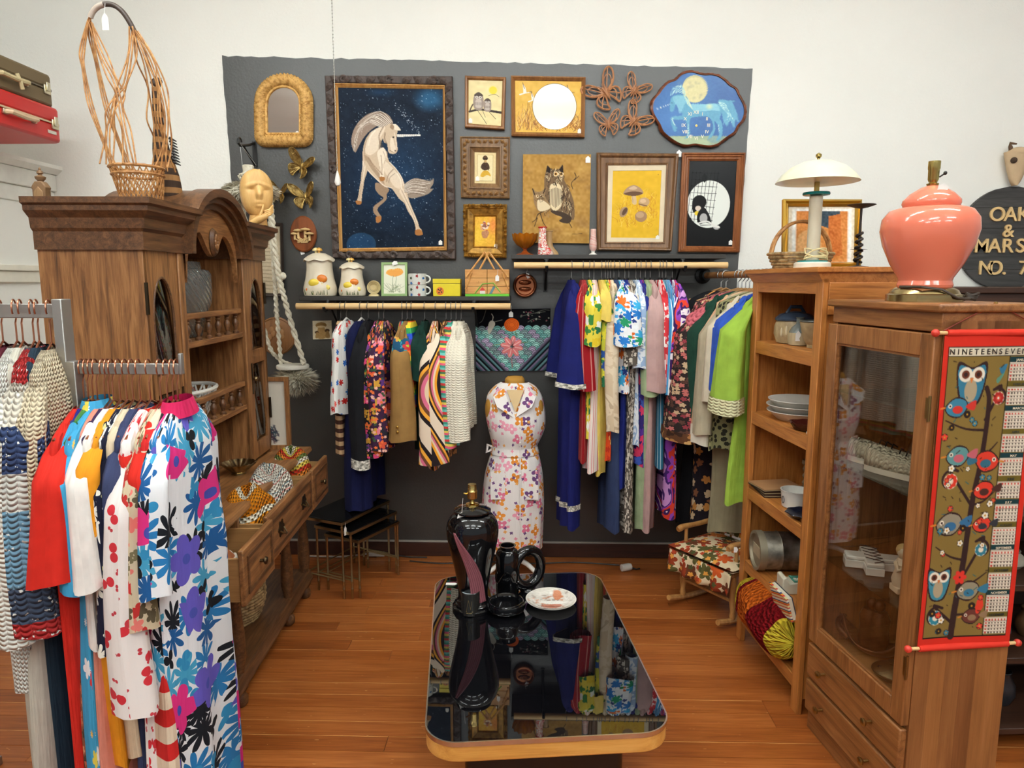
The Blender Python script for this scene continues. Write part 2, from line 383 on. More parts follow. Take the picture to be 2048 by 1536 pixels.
for lx, ly in LIGHTS:
    t = thing('ceiling_light', 'white fluorescent tube fitting hung under the ceiling', 'ceiling light', (lx, ly, LZ), 0, 'ceiling tube lights')
    obj('housing', MB().box((-.64, -.018, .06), (.64, .018, .10)), plain((230, 228, 222), .5), t)
    for s in (-.045, .045):
        e = bpy.data.materials.get('lit_tube')
        if not e:
            e = NT('lit_tube'); e.b.inputs['Emission Color'].default_value = (.93, 1, 1.0, 1); e.b.inputs['Emission Strength'].default_value = LEMIT; e = e.m; e.name = 'lit_tube'
        obj('tube', MB().tube([(-.6, s, .03), (.6, s, .03)], .019, 8), e, t)
    for s in (-.4, .4): obj('hanger_rod', MB().tube([(s, 0, .10), (s, 0, 3.7 - LZ)], .004, 6), plain((200, 200, 196), .5), t)
# planks
_pm = {}
def plank_mesh(L):
    if L not in _pm:
        q = obj('plank', B((-L / 2 + .0008, -.0409, -.014), (L / 2 - .0008, .0409, 0)), FLOORW, fl, ang=0); _pm[L] = q.data
        q.modifiers.clear(); return q
    q = linkobj(bpy.data.objects.new('plank', _pm[L])); q.parent = fl; return q
rp = random.Random(5); y = D - .045
while y > 1.0:
    x = -2.9 - rp.choice([0, .3, .6, .9, 1.2])
    while x < 3.3:
        L = rp.choice([1.2, 1.6, 2.0, 2.4]); q = plank_mesh(L); q.location = (x + L / 2, y, rp.uniform(-.0006, .0004)); x += L
    y -= .0835
struct(tag(obj('floor_rear', B((-5, -4, -.014), (6, y + .042, 0)), FLOORW, ang=0), 'reddish brown board floor nearer the room entrance', 'floor'))
del bpy.data.objects['floor_rear']['category']
# dark painted panel with an uneven brushed edge
tl, tr, br = ony(443, 112, D), ony(1505, 137, D), ony(1476, 530, D); rp = random.Random(2)
def edge(a, b, n, s):
    return [(a[0] + (b[0] - a[0]) * i / n + rp.uniform(-s, s), a[1] + (b[1] - a[1]) * i / n + rp.uniform(-s, s)) for i in range(n)]
bl_ = ony(480, 560, D); bx = 1.12
outl = edge((tl[0], tl[2]), (tr[0], tr[2]), 70, .004) + edge((tr[0], tr[2]), (br[0], br[2]), 30, .002) + [(br[0], br[2]), (bx, .09), (-1.62, .09), (bl_[0], bl_[2])] + edge((bl_[0], bl_[2]), (tl[0], tl[2]), 30, .003)
struct(obj('painted_panel', MB().prism(outl[::-1], D - .0025, D, 'y'), DARKP, ang=0)); 
bpy.data.objects['painted_panel'].parent = bpy.data.objects['wall_back']; del bpy.data.objects['painted_panel']['kind']
o = struct(obj('baseboard_back', B((-5, D - .016, 0), (6, D, .085)), wood((40, 22, 14), (66, 34, 22), None, 1, 0, .5), bevel=.003))
obj('caulk_line', B((-1.6, D - .012, .085), (1.12, D, .094)), plain((170, 165, 155), .7), o)
# left: white boxed-in ledge with a moulding that carries the suitcases
o = struct(obj('wall_ledge', B((-3.6, 1.2, -.0), (XL, D, 2.02)), WHITE))
m = MB(); m.box((-3.6, 1.2, 2.02), (XL + .012, D, 2.10)); obj('moulding', m, plain((232, 230, 220), .5), o, bevel=.004)
m = MB(); m.box((-3.6, 1.2, 2.10), (XL + .03, D, 2.19)); obj('frieze', m, plain((232, 230, 220), .5), o, bevel=.004)
m = MB(); m.prism([(-3.6, 2.19), (XL + .04, 2.19), (XL + .07, 2.215), (XL + .07, 2.235), (-3.6, 2.235)], 1.2, D, 'y'); obj('ledge_top', m, plain((235, 233, 224), .5), o)
m = MB(); m.box((-3.6, 1.2, 1.60), (XL + .02, D, 1.66)); m.box((-3.6, 1.2, 1.66), (XL + .035, D, 1.69)); obj('dado_rail', m, plain((228, 222, 205), .5), o, bevel=.004)
# pull chain
p0, p1 = ony(663, -40, 3.55), ony(675, 352, 3.55)
t = thing('pull_chain', 'long beaded ceiling pull chain with a white teardrop pull', 'pull chain', p1)
m = MB(); n = 95; m.tube([(0, 0, .02), (p0[0] - p1[0], 0, 3.7 - p1[2])], .0018, 6); obj('chain', m, metal((170, 168, 160), .35), t)
m = MB()
for k in range(0, 90): m.ball((0 + (p0[0] - p1[0]) * k / 110, 0, .025 + k * .0155), .0036, 6, 4)
o = obj('chain_bead', m, metal((170, 168, 160), .35), t); o['kind'] = 'stuff'
obj('pull', MB().lathe([(.001, -.05), (.010, -.045), (.016, -.03), (.011, -.005), (.004, .022), (.001, .026)], 14), plain((235, 232, 225), .4), t)
# ================================================================ china hutch
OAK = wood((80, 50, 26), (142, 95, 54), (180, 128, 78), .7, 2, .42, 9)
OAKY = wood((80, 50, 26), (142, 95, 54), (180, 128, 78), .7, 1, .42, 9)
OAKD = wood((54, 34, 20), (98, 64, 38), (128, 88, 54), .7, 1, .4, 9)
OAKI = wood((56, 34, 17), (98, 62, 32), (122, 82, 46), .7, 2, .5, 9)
hu = thing('china_hutch', 'carved oak china hutch with arched centre, spindle galleries and open drawers', 'hutch', (-1.045, 2.10, 0), radians(3.1))
UF, UB, UN, UE = -.155, -.475, .085, 1.23      # upper case front, back, near end, far end
for yy in (UN, UE - .02): obj('side_panel', B((UB, yy, .78), (UF, yy + .02, 1.76)), OAK, hu, bevel=.002)
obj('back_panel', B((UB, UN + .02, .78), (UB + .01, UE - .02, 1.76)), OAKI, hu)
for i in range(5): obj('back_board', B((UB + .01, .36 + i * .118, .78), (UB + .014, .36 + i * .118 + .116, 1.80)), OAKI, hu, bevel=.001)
CN, CF = .365, .945      # centre bay
for yy in (CN - .02, CF): obj('divider', B((UB + .01, yy, .78), (UF, yy + .02, 1.76)), OAK, hu, bevel=.002)
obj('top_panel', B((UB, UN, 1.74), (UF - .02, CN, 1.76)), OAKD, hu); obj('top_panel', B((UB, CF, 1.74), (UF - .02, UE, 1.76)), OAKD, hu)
# cornice: moulded, around the side towers
def cornice(y0, y1, n_side, f_side):
    prof = [(d_, z_ + .03) for d_, z_ in [(0, 1.67), (.012, 1.67), (.012, 1.725), (.022, 1.735), (.026, 1.765), (.05, 1.785), (.05, 1.80), (.062, 1.806), (.062, 1.824), (0, 1.824)]]
    m = MB(); vs = []; n = len(prof)
    a, b = (y0 if n_side else y0), (y1)
    for d, z in prof:
        ya = y0 - (d if n_side else 0); yb = y1 + (d if f_side else 0)
        vs += [(UB, ya, z), (UF + d, ya, z), (UF + d, yb, z), (UB, yb, z)]
    fs = []
    for i in range(n - 1):
        for k in range(3): fs.append((i * 4 + k, i * 4 + k + 1, i * 4 + 4 + k + 1, i * 4 + 4 + k))
    fs += [tuple((n - 2) * 4 + k for k in range(4)), (0, 3, 2, 1)]
    m.add(vs, fs); return obj('cornice', m, OAKD, hu, ang=25)
cornice(UN, CN - .01, True, True); cornice(CF + .01, UE, True, True)
# arched centre: vault, mouldings, tympanum
yc = (CN + CF) / 2; hw = (CF - CN) / 2 + .005; zb = 1.70
def arch(rw, rh, n=28): return [(yc - rw * cos(pi * k / n), zb + rh * sin(pi * k / n)) for k in range(n + 1)]
def archband(w0, h0, w1, h1, x0, x1, mat, name):
    A, Bq = arch(w0, h0), arch(w1, h1); m = MB(); n = len(A)
    vs = [(x, *q) for x in (x0, x1) for L in (A, Bq) for q in L]; fs = []
    for i in range(n - 1): fs += [(i, i + 1, n + i + 1, n + i), (2 * n + i, 3 * n + i, 3 * n + i + 1, 2 * n + i + 1), (i, 2 * n + i, 2 * n + i + 1, i + 1), (n + i, n + i + 1, 3 * n + i + 1, 3 * n + i)]
    fs += [(0, n, 3 * n, 2 * n), (n - 1, 3 * n - 1, 4 * n - 1, 2 * n - 1)]
    return obj(name, m.add(vs, fs), mat, hu, ang=30)
archband(hw - .02, .236, hw - .005, .248, UB, UF, OAKD, 'arch_vault')
archband(hw - .02, .202, hw + .01, .235, UF - .02, UF + .03, OAKD, 'arch_moulding'); archband(hw - .045, .178, hw - .02, .206, UF - .02, UF + .012, OAKD, 'arch_moulding'); archband(hw - .003, .224, hw + .022, .254, UF - .02, UF + .052, OAKD, 'arch_moulding')
# tympanum with ogee opening
on = 40; outer = [(yc - (hw - .04) * cos(pi * k / on), zb + .182 * sin(pi * k / on)) for k in range(on + 1)]
inner = []
for k in range(on + 1):
    s = -1 + 2 * k / on; a = abs(s)
    z = zb - .10 + .185 * (1 - ((a - .45) / .55) ** 2) ** .5 if a > .45 else zb + .085 - .085 * cos(a / .45 * pi / 2) ** 1.3
    inner.append((yc + s * (hw - .045), z))
m = MB(); n = on + 1; vs = [(x, *q) for x in (UF - .022, UF - .004) for L in (outer, inner) for q in L]; fs = []
for i in range(n - 1): fs += [(i, i + 1, n + i + 1, n + i), (2 * n + i, 3 * n + i, 3 * n + i + 1, 2 * n + i + 1), (n + i, n + i + 1, 3 * n + i + 1, 3 * n + i)]
obj('tympanum', m.add(vs, fs), OAKY, hu, ang=30)
m = MB(); m.add([(UF + .0, yc + .036 * cos(2 * pi * k / 24), zb + .055 + .055 * sin(2 * pi * k / 24)) for k in range(24)] + [(UF + .012, yc + .026 * cos(2 * pi * k / 24), zb + .055 + .043 * sin(2 * pi * k / 24)) for k in range(24)], [(k, (k + 1) % 24, 24 + (k + 1) % 24, 24 + k) for k in range(24)] + [tuple(range(24, 48))]); ro = obj('carved_rosette', m, OAKD, hu)
for k in range(8):
    a = 2 * pi * k / 8; obj('petal', MB().ball((UF + .013, yc + .013 * cos(a), zb + .055 + .021 * sin(a)), .011, 8, 6, (.5, .7, 1)), OAK, ro)
# posts either side of the centre bay
for yy in (CN - .045, CF - .0): obj('pilaster', B((UF - .02, yy, .80), (UF + .006, yy + .045, 1.72)), OAK, hu, bevel=.004)
# doors with arched glass
def pane(tint, boost=1.7, rough=.01, name='window_glass'):
    m = NT(name); g = m.n('NewGeometry'); q = m.n('VectorMath', operation='DOT_PRODUCT'); m.l(g.outputs['Normal'], q.inputs[0]); m.l(g.outputs['Incoming'], q.inputs[1])
    fr = m.math('ADD', boost, m.math('MULTIPLY', 1 - boost, m.math('POWER', m.math('SUBTRACT', 1, m.math('ABSOLUTE', q.outputs['Value'])), 5)))
    tr = m.n('BsdfTransparent'); tr.inputs[0].default_value = (*tint, 1); gl = m.n('BsdfGlossy'); gl.inputs['Roughness'].default_value = rough; mx = m.n('MixShader'); m.l(fr, mx.inputs[0]); m.l(tr.outputs[0], mx.inputs[1]); m.l(gl.outputs[0], mx.inputs[2])
    m.l(mx.outputs[0], m.t.nodes['Material Output'].inputs[0]); return m.m
DKGL = pane((.55, .48, .40), .10, .02)
def hutch_door(y0, y1, hinge_near):
    z0, z1 = .80, 1.70; d = obj('door', MB(), OAK, hu); ys = (y0 + y1) / 2; hwid = (y1 - y0) / 2
    m = MB()
    for a, b, c, e in ((y0, y0 + .036, z0, z1), (y1 - .036, y1, z0, z1), (y0 + .036, y1 - .036, z0, z0 + .07), (y0 + .036, y1 - .036, 1.235, 1.295)): m.box((UF - .018, a, c), (UF, b, e))
    # arched head
    iw = hwid - .036; zz = 1.47; n = 18; up = []; lo = []
    for k in range(n + 1):
        a = pi * k / n; lo.append((ys - iw * cos(a), zz + .15 * sin(a))); up.append((ys - iw + 2 * iw * k / n, z1))
    vs = [(x, *q) for x in (UF - .018, UF) for L in (lo, up) for q in L]; fs = []; q = n + 1
    for i in range(n): fs += [(i, i + 1, q + i + 1, q + i), (2 * q + i, 3 * q + i, 3 * q + i + 1, 2 * q + i + 1), (i, 2 * q + i, 2 * q + i + 1, i + 1)]
    m.add(vs, fs)
    m2 = MB(); m2.tube([(UF - .002, ys - iw + .004, 1.30)] + [(UF - .002, ys - (iw - .004) * cos(pi * k / n), zz + .146 * sin(pi * k / n)) for k in range(n + 1)] + [(UF - .002, ys + iw - .004, 1.30)], .005, 6)
    d.data = obj('door_frame', m, OAK, None, ang=30).data; bpy.data.objects.remove(bpy.data.objects['door_frame'])
    obj('glass_bead', m2, OAKD, d)
    def wavy(zlo, zhi): return MB().grid(lambda u, v: (UF - .012 + .004 * sin(7 * u + 5 * v), y0 + .034 + u * (y1 - y0 - .068), zlo + v * (zhi - zlo)), 10, 20)
    obj('glass_pane', wavy(1.295, 1.63), DKGL, d, solid=.003); obj('glass_pane', wavy(.87, 1.235), DKGL, d, solid=.003)
    hy = y0 - .004 if hinge_near else y1 + .004
    for z in (1.50, .95): obj('hinge', MB().tube([(UF + .004, hy, z), (UF + .004, hy, z + .10)], .006, 8), metal((60, 50, 38), .4), d)
    ky = (y1 - .015 if hinge_near else y0 + .015); obj('knob', MB().ball((UF + .016, ky, 1.17), .011, 12, 8), metal((150, 130, 95), .35), d)
    obj('backplate', MB().prism([(ky - .007, 1.1), (ky + .007, 1.1), (ky + .009, 1.17), (ky + .006, 1.24), (ky - .006, 1.24), (ky - .009, 1.17)], UF, UF + .003, 'x'), metal((90, 75, 50), .4), d)
hutch_door(UN + .005, CN - .05, True); hutch_door(CF + .05, UE - .005, False)
# shelves with galleries
for zs in (1.385, 1.065):
    s = obj('shelf', B((UB + .014, CN, zs - .022), (UF - .005, CF, zs)), OAKY, hu, bevel=.003)
    obj('gallery_rail', B((UF - .032, CN, zs + .082), (UF - .008, CF, zs + .104)), OAKY, hu, bevel=.004)
    for k in range(6):
        yy = CN + .05 + k * (CF - CN - .1) / 5
        obj('spindle', MB().lathe([(.013, 0), (.013, .008), (.006, .014), (.007, .022), (.013, .04), (.012, .05), (.006, .062), (.01, .068), (.006, .073), (.012, .08), (.012, .083)], 12, (UF - .02, yy, zs)), OAKD, hu)
for y0, y1 in ((UN + .02, CN - .02), (CF + .02, UE - .02)):
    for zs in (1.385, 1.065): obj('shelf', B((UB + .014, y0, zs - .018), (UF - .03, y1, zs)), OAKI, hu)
# base
BE = 1.31
m = MB().prism([(-.52, .755), (.012, .755), (.018, .765), (.012, .782), (-.52, .782)], -.01, BE + .01, 'y'); obj('table_top', m, OAKY, hu, ang=30)
obj('apron_back', B((-.51, 0, .52), (-.49, BE, .755)), OAK, hu)
for yy in (0, .33, .98, BE - .02): obj('apron_stile', B((-.49, yy, .52), (-.004, yy + .02, .755)), OAK, hu, bevel=.002)
obj('apron_rail', B((-.02, .0, .525), (0, BE, .545)), OAKY, hu, bevel=.002)
def leg(x, yy):
    pr = [(.016, 0), (.026, .012), (.028, .035), (.018, .055), (.03, .075), (.03, .09), (.018, .105), (.022, .16), (.03, .20), (.027, .30), (.019, .40), (.026, .425), (.026, .44), (.018, .455), (.032, .47), (.032, .53)]
    l_ = obj('leg', MB().lathe(pr, 16, (x, yy, 0)), OAKD, hu); 
for yy in (.035, .345, .985, BE - .035):
    leg(-.035, yy); leg(-.47, yy)
m = MB().prism([(-.50, .085), (-.004, .085), (.0, .10), (-.01, .118), (-.014, .135), (-.02, .14), (-.50, .14)], .0, BE, 'y'); obj('lower_shelf', m, OAKD, hu, ang=30)
PALE = wood((146, 104, 58), (172, 128, 76), None, .7, 0, .6); 
def ornate(d, x, yy, z):
    h = obj('handle', MB().prism([(yy + .034 * cos(a) * (1 + .18 * cos(6 * a)), z + .03 * sin(a) * (1 + .18 * cos(6 * a))) for a in [2 * pi * k / 36 for k in range(36)]], x, x + .003, 'x'), metal((92, 78, 58), .4), d)
    return h
def drawer(y0, y1, x1, z0, z1, pulls):
    d = obj('drawer', B((x1 - .018, y0, z0), (x1, y1, z1)), OAKY, hu, bevel=.004)
    iz = .014
    r = MB(); ring(r, [(y0 + .03, z0 + .03), (y1 - .03, z0 + .03), (y1 - .03, z1 - .03), (y0 + .03, z1 - .03)], [(y0 + .042, z0 + .042), (y1 - .042, z0 + .042), (y1 - .042, z1 - .042), (y0 + .042, z1 - .042)], x1, x1 + .005, 'x'); obj('drawer_moulding', r, OAKD, d)
    for ya in (y0 + .008, y1 - .018): obj('drawer_side', B((x1 - .36, ya, z0 + .012), (x1 - .018, ya + .012, z1 - .03)), PALE, d, bevel=.001)
    obj('drawer_bottom', B((x1 - .36, y0 + .018, z0 + .02), (x1 - .018, y1 - .018, z0 + .028)), PALE, d)
    for k in pulls:
        if k[1]:
            ornate(d, x1, k[0], (z0 + z1) / 2)
            obj('bail', MB().tube([(x1 + .004 + .018 * sin(pi * q / 8), k[0] - .024 + .048 * q / 8, (z0 + z1) / 2 - .004 - .018 * sin(pi * q / 8)) for q in range(9)], .0032, 6), metal((120, 104, 78), .35), d)
        else: obj('knob', MB().lathe([(.006, 0), (.006, .012), (.014, .018), (.013, .024), (.0, .027)], 12, (x1, k[0], (z0 + z1) / 2), 'x'), metal((96, 82, 60), .35), d)
    return d
drawer(.02, .33, .125, .555, .745, [(.175, 0)])
drawer(.35, .98, .10, .555, .745, [(.50, 1), (.83, 1)])
drawer(1.0, BE - .02, .10, .555, .745, [(1.145, 0)])
# ================================================================ open shelf unit on the right
TEAK = wood((138, 78, 30), (186, 118, 54), (206, 140, 74), .7, 2, .42, 8)
TEAKY = wood((138, 78, 30), (186, 118, 54), (206, 140, 74), .7, 1, .42, 8)
TEAKX = wood((138, 78, 30), (186, 118, 54), (206, 140, 74), .7, 0, .42, 8)
SU = (.998, 2.44, 0); SR = radians(5.0)
su = thing('shelf_unit', 'tall open teak shelf unit holding crockery and a crochet blanket', 'shelf unit', SU, SR); SL = .595; SD = .36
for yy in (0, SL - .05): obj('front_post', B((0, yy, 0), (.022, yy + .05, 1.615)), TEAK, su, bevel=.0025)
for yy in (0.004, SL - .02): obj('side_panel', B((.022, yy, .06), (SD - .03, yy + .016, 1.615)), TEAK, su)
for yy in (0.0, SL - .04): obj('rear_post', B((SD - .03, yy, 0), (SD, yy + .04, 1.615)), TEAK, su, bevel=.002)
obj('back_panel', B((SD - .012, .02, .06), (SD - .004, SL - .02, 1.615)), TEAKX, su)
obj('side_rail', B((.022, -.004, 1.49), (SD - .03, .004, 1.60)), TEAKX, su, bevel=.002)
obj('head_rail', B((.002, .05, 1.56), (.02, SL - .05, 1.615)), TEAKY, su, bevel=.002)
m = MB(); m.add([(-.0, 0, 1.60), (SD, 0, 1.60), (SD, SL, 1.60), (0, SL, 1.60), (-.02, -.0, 1.635), (SD + .0, -.0, 1.635), (SD, SL + .02, 1.635), (-.02, SL + .02, 1.635)], [(0, 3, 2, 1), (4, 5, 6, 7), (0, 1, 5, 4), (1, 2, 6, 5), (2, 3, 7, 6), (3, 0, 4, 7)]); obj('cove_moulding', m, TEAKY, su, ang=0)
obj('top', B((-.028, -.012, 1.635), (SD + .005, SL + .024, 1.653)), TEAKY, su, bevel=.002)
for zs in (1.355, 1.05, .715, .385, .133):
    obj('shelf', B((.022, .016, zs - .018), (SD - .012, SL - .016, zs)), TEAKY, su); obj('shelf_edge', B((.003, .05, zs - .05), (.022, SL - .05, zs + .001)), TEAKY, su, bevel=.002)
# ================================================================ display cabinet
CHER = wood((98, 58, 27), (144, 92, 48), (168, 114, 66), .7, 2, .4, 7); CHERY = wood((98, 58, 27), (144, 92, 48), (168, 114, 66), .7, 1, .4, 7)
STAVE = [wood((118, 74, 38), (142, 92, 50), (158, 106, 60), .5, 2, .42, 6), wood((132, 84, 44), (158, 104, 56), (172, 118, 70), .5, 2, .42, 6), wood((104, 63, 32), (126, 78, 41), (142, 92, 52), .5, 2, .42, 6)]
CC = (1.074, 1.866, 0); CR = radians(7.6); CL = .51; CD = .295
cb = thing('display_cabinet', 'brown wooden display cabinet with glass door and two drawers', 'cabinet', CC, CR)
obj('plinth', B((.006, 0.002, 0), (CD, CL, .075)), CHERY, cb, bevel=.002)
rp = random.Random(4)
for k in range(6): obj('side_board', B((.012 + k * (CD - .012) / 6, 0, .075), (.012 + (k + 1) * (CD - .012) / 6, .018, 1.50)), STAVE[rp.randrange(3)], cb, bevel=.0004)
obj('side_panel', B((.012, CL - .018, .075), (CD, CL, 1.50)), CHER, cb); obj('back_panel', B((CD - .01, .018, .075), (CD, CL - .018, 1.50)), CHER, cb)
obj('cabinet_top', B((-.014, -.012, 1.522), (CD + .01, CL + .012, 1.545)), CHERY, cb, bevel=.006); obj('frieze', B((.004, .0, 1.47), (CD, CL, 1.522)), CHERY, cb, bevel=.002)
obj('cabinet_floor', B((.012, .018, .325), (CD - .01, CL - .018, .342)), PALE, cb)
for k, (z0, z1) in enumerate(((.205, .335), (.078, .2))):
    d = obj('drawer', B((-.012, .004, z0 + .003), (.012, CL - .004, z1 - .003)), CHERY, cb, bevel=.005)
    for yy in (.13, .39):
        obj('knob', MB().lathe([(.005, -.014), (.005, -.03), (.012, -.036), (.013, -.042), (.008, -.046), (.001, -.047)], 14, (0, yy, (z0 + z1) / 2 + .005), 'x'), metal((176, 148, 92), .3), d)
dr = obj('glass_door', MB(), CHER, cb); m = MB(); z0, z1, wd = .345, 1.465, .052
for a in ((.002, .002 + wd, z0, z1), (CL - .002 - wd, CL - .002, z0, z1), (.002 + wd, CL - .002 - wd, z0, z0 + .062), (.002 + wd, CL - .002 - wd, z1 - .062, z1)): m.box((-.012, a[0], a[2]), (.012, a[1], a[3]))
q = obj('x', m, CHER); dr.data = q.data; bpy.data.objects.remove(q); b_ = dr.modifiers.new('bevel', 'BEVEL'); b_.width = .003; b_.segments = 2; b_.limit_method = 'ANGLE'
r = MB(); ring(r, [(.05, z0 + .058), (CL - .05, z0 + .058), (CL - .05, z1 - .058), (.05, z1 - .058)], [(.06, z0 + .068), (CL - .06, z0 + .068), (CL - .06, z1 - .068), (.06, z1 - .068)], -.007, .003, 'x'); obj('door_bead', r, CHERY, dr)
obj('glass_pane', B((-.001, .054, z0 + .062), (.003, CL - .054, z1 - .062)), pane((.93, .91, .87), .10), dr)
for z in (.50, 1.24):
    h = obj('hinge', B((-.014, -.003, z), (-.010, .012, z + .055)), metal((150, 125, 78), .35), dr); obj('hinge_pin', MB().tube([(-.013, -.002, z - .008), (-.013, -.002, z + .062)], .004, 8), metal((150, 125, 78), .35), h)
for z in (1.245, 1.0, .655): obj('glass_shelf', B((.02, .02, z - .006), (CD - .012, CL - .02, z)), pane((.86, .91, .88), .05), cb)
# ================================================================ coffee table
GOLDW = wood((196, 132, 56), (220, 160, 78), (232, 178, 98), .8, 0, .4, 5)
TT = (.005, 2.20, 0); TR = radians(6.0); tb = thing('coffee_table', 'black glass coffee table with rounded corners and golden wood edge', 'table', TT, TR)
hx, hy = .333, .522
BLK = NT('black_glass', .015, 0, .85); BLK.col((.003, .003, .004)); BLK.b.inputs['IOR'].default_value = 1.6; BLK = BLK.m
def slab(hx, hy, r, z0, z1, mat, name, par, bev=0): return obj(name, MB().prism(rrect(-hx, -hy, hx, hy, r, 10), z0, z1, 'z'), mat, par, ang=30, bevel=bev)
slab(hx - .004, hy - .004, .088, .4145, .4205, BLK, 'glass_top', tb)
r = MB(); ring(r, rrect(-hx, -hy, hx, hy, .092, 10), rrect(-hx + .004, -hy + .004, hx - .004, hy - .004, .088, 10), .408, .4212, 'z'); obj('steel_edge', r, metal((215, 212, 205), .2), tb, ang=30)
slab(hx - .003, hy - .003, .09, .362, .4140, GOLDW, 'wooden_edge', tb, .004)
slab(.225, .40, .02, 0, .362, plain((16, 9, 8), .25), 'pedestal', tb)
# ================================================================ wall shelves with hanging rods
SHB = plain((52, 49, 46), .55); IRON = plain((22, 21, 20), .5); DOW = wood((205, 164, 105), (228, 190, 132), (238, 206, 152), .6, 0, .5, 4, bump=.05)
def wall_shelf(pl, pr, rl, rr, brx, lab):
    a, b = ony(*pl, D - .22), ony(*pr, D - .22); z = (a[2] + b[2]) / 2; xc = (a[0] + b[0]) / 2; hw_ = (b[0] - a[0]) / 2
    s = thing('wall_shelf', lab, 'shelf', (xc, D - .003, z - .022)); obj('shelf_board', B((-hw_, -.22, 0), (hw_, 0, .022)), SHB, s, bevel=.002)
    c, d = ony(*rl, D - .27), ony(*rr, D - .27); zr = (c[2] + d[2]) / 2 - (z - .022)
    for bx_ in brx:
        x_ = ony(bx_, pl[1], D - .22)[0] - xc
        k = obj('bracket', MB().box((x_ - .011, -.006, zr - .14), (x_ + .011, 0, 0)).box((x_ - .011, -.22, -.006), (x_ + .011, 0, 0)), IRON, s)
        obj('rod_hook', MB().tube([(x_, -.21, -.006), (x_, -.215, zr + .03), (x_, -.23, zr - .018)] + [(x_, -.267 + .026 * cos(radians(t_)), zr - .002 + .024 * sin(radians(t_))) for t_ in range(-40, -190, -15)], .008, 8), IRON, k)
        obj('brace', MB().tube([(x_, -.004, zr - .13), (x_, -.20, -.008)], .006, 6), IRON, k)
    rx0, rx1 = c[0] - xc, d[0] - xc
    obj('hanging_rod', MB().lathe([(.0165, rx0), (.0165, rx1)], 20, (0, -.267, zr), 'x'), DOW, s)
    return s, z, (c[0], d[0]), (z - .022 + zr)
WS1, ZS1, RX1, ZR1 = wall_shelf((598, 594), (1020, 592), (593, 614), (1021, 611), (655, 948), 'dark wall shelf of mushroom canisters with a pale rod of dresses below')
WS2, ZS2, RX2, ZR2 = wall_shelf((1022, 512), (1452, 506), (1028, 533), (1455, 528), (1093, 1366), 'dark wall shelf with amber compote and a pale rod of long gowns below')
YR = D - .003 - .267
# side rod that stands out from the wall
a = ony(1405, 551, D); t = thing('wall_rod', 'turned wooden clothes rod standing out from the wall on a black flange', 'rod', (a[0], D - .003, a[2]))
obj('rod', MB().lathe([(.017, 0), (.017, -.86)], 16, axis='y'), wood((130, 84, 44), (166, 116, 68), None, .6, 1, .5, 4), t); obj('flange', MB().lathe([(.045, 0), (.045, -.01), (.03, -.02), (.026, -.06), (.018, -.06)], 20, axis='y'), IRON, t)
SRX, SRZ, SKW = a[0], a[2], .15; t.rotation_euler = (0, 0, SKW)
# ================================================================ floor garment rack (two levels)
STEEL = NT('brushed_steel', .42, .9, .5); STEEL.col(lin((176, 174, 170))); STEEL = STEEL.m
YK = 1.75; q0 = ony(122, 606, YK); qa, qb = ony(150, 737, YK), ony(360, 738, YK); ZU = q0[2] - .02; ZL = (qa[2] + qb[2]) / 2
rk = thing('garment_rack', 'brushed steel two-level garment rack with square tubes', 'rack', (q0[0], YK, 0)); xl, xr = qa[0] - q0[0], qb[0] - q0[0]
def sq(x0, x1, y0, y1, z0, z1, name): return obj(name, B((x0, y0, z0), (x1, y1, z1)), STEEL, rk, bevel=.002)
sq(-.012, .013, -.02, .02, .03, ZU + .03, 'upright'); sq(-.62, -.012, -.006, .006, ZU - .018, ZU + .018, 'upper_bar')
sq(xl - .012, xl + .012, -.02, .02, .03, ZL + .02, 'upright'); sq(xl + .012, xr, -.006, .006, ZL - .014, ZL + .014, 'lower_bar'); sq(xr, xr + .008, -.008, .008, ZL - .014, ZL + .04, 'end_stop')
sq(-.62, xr - .05, -.02, .02, .03, .06, 'base_bar'); sq(-.02, .02, -.35, .35, .0, .03, 'foot_bar'); sq(-.62, -.58, -.35, .35, .0, .03, 'foot_bar'); sq(-.625, -.6, -.02, .02, .06, ZU + .03, 'upright')
# ================================================================ pictures and things on the dark wall
def wq(x, y, off=.02): p = ony(x, y, D - off); return np.array([p[0], p[2]])
def quad(tl, tr, br, bl, off=.02): return [wq(*q, off) for q in (tl, tr, br, bl)]
def box4(x0, y0, x1, y1): return (x0, y0), (x1, y0), (x1, y1), (x0, y1)
def wthing(name, label, cat, q, group=None):
    c = sum(q) / len(q); t = thing(name, label, cat, (c[0], D - .0035, min(p[1] for p in q)), 0, group); return t, np.array([c[0], min(p[1] for p in q)])
def loft(q0, q1, prof, c):
    """rectangular moulding from outer quad q0 to inner quad q1; prof = [(share inward, depth off wall)]"""
    m = MB(); vs = []
    for t, d in prof:
        for a, b in zip(q0, q1): p = a + (b - a) * t - c; vs.append((p[0], -d, p[1]))
    n = len(prof); fs = [(i * 4 + k, i * 4 + (k + 1) % 4, i * 4 + 4 + (k + 1) % 4, i * 4 + 4 + k) for i in range(n - 1) for k in range(4)]
    return m.add(vs, [f[::-1] for f in fs])
def flat(art, q, depth, c, nx, ny, name, par, rough=.5, label=None, spec=.15):
    tl, tr, br, bl = [p - c for p in q]
    def fn(s, t):
        p = (tl * (1 - s) + tr * s) * (1 - t) + (bl * (1 - s) + br * s) * t; return (p[0], -depth, p[1])
    return art_plane(name, art, fn, nx, ny, par, rough, label=label, spec=spec)
TAGM = plain((240, 238, 232), .7, var=.02)
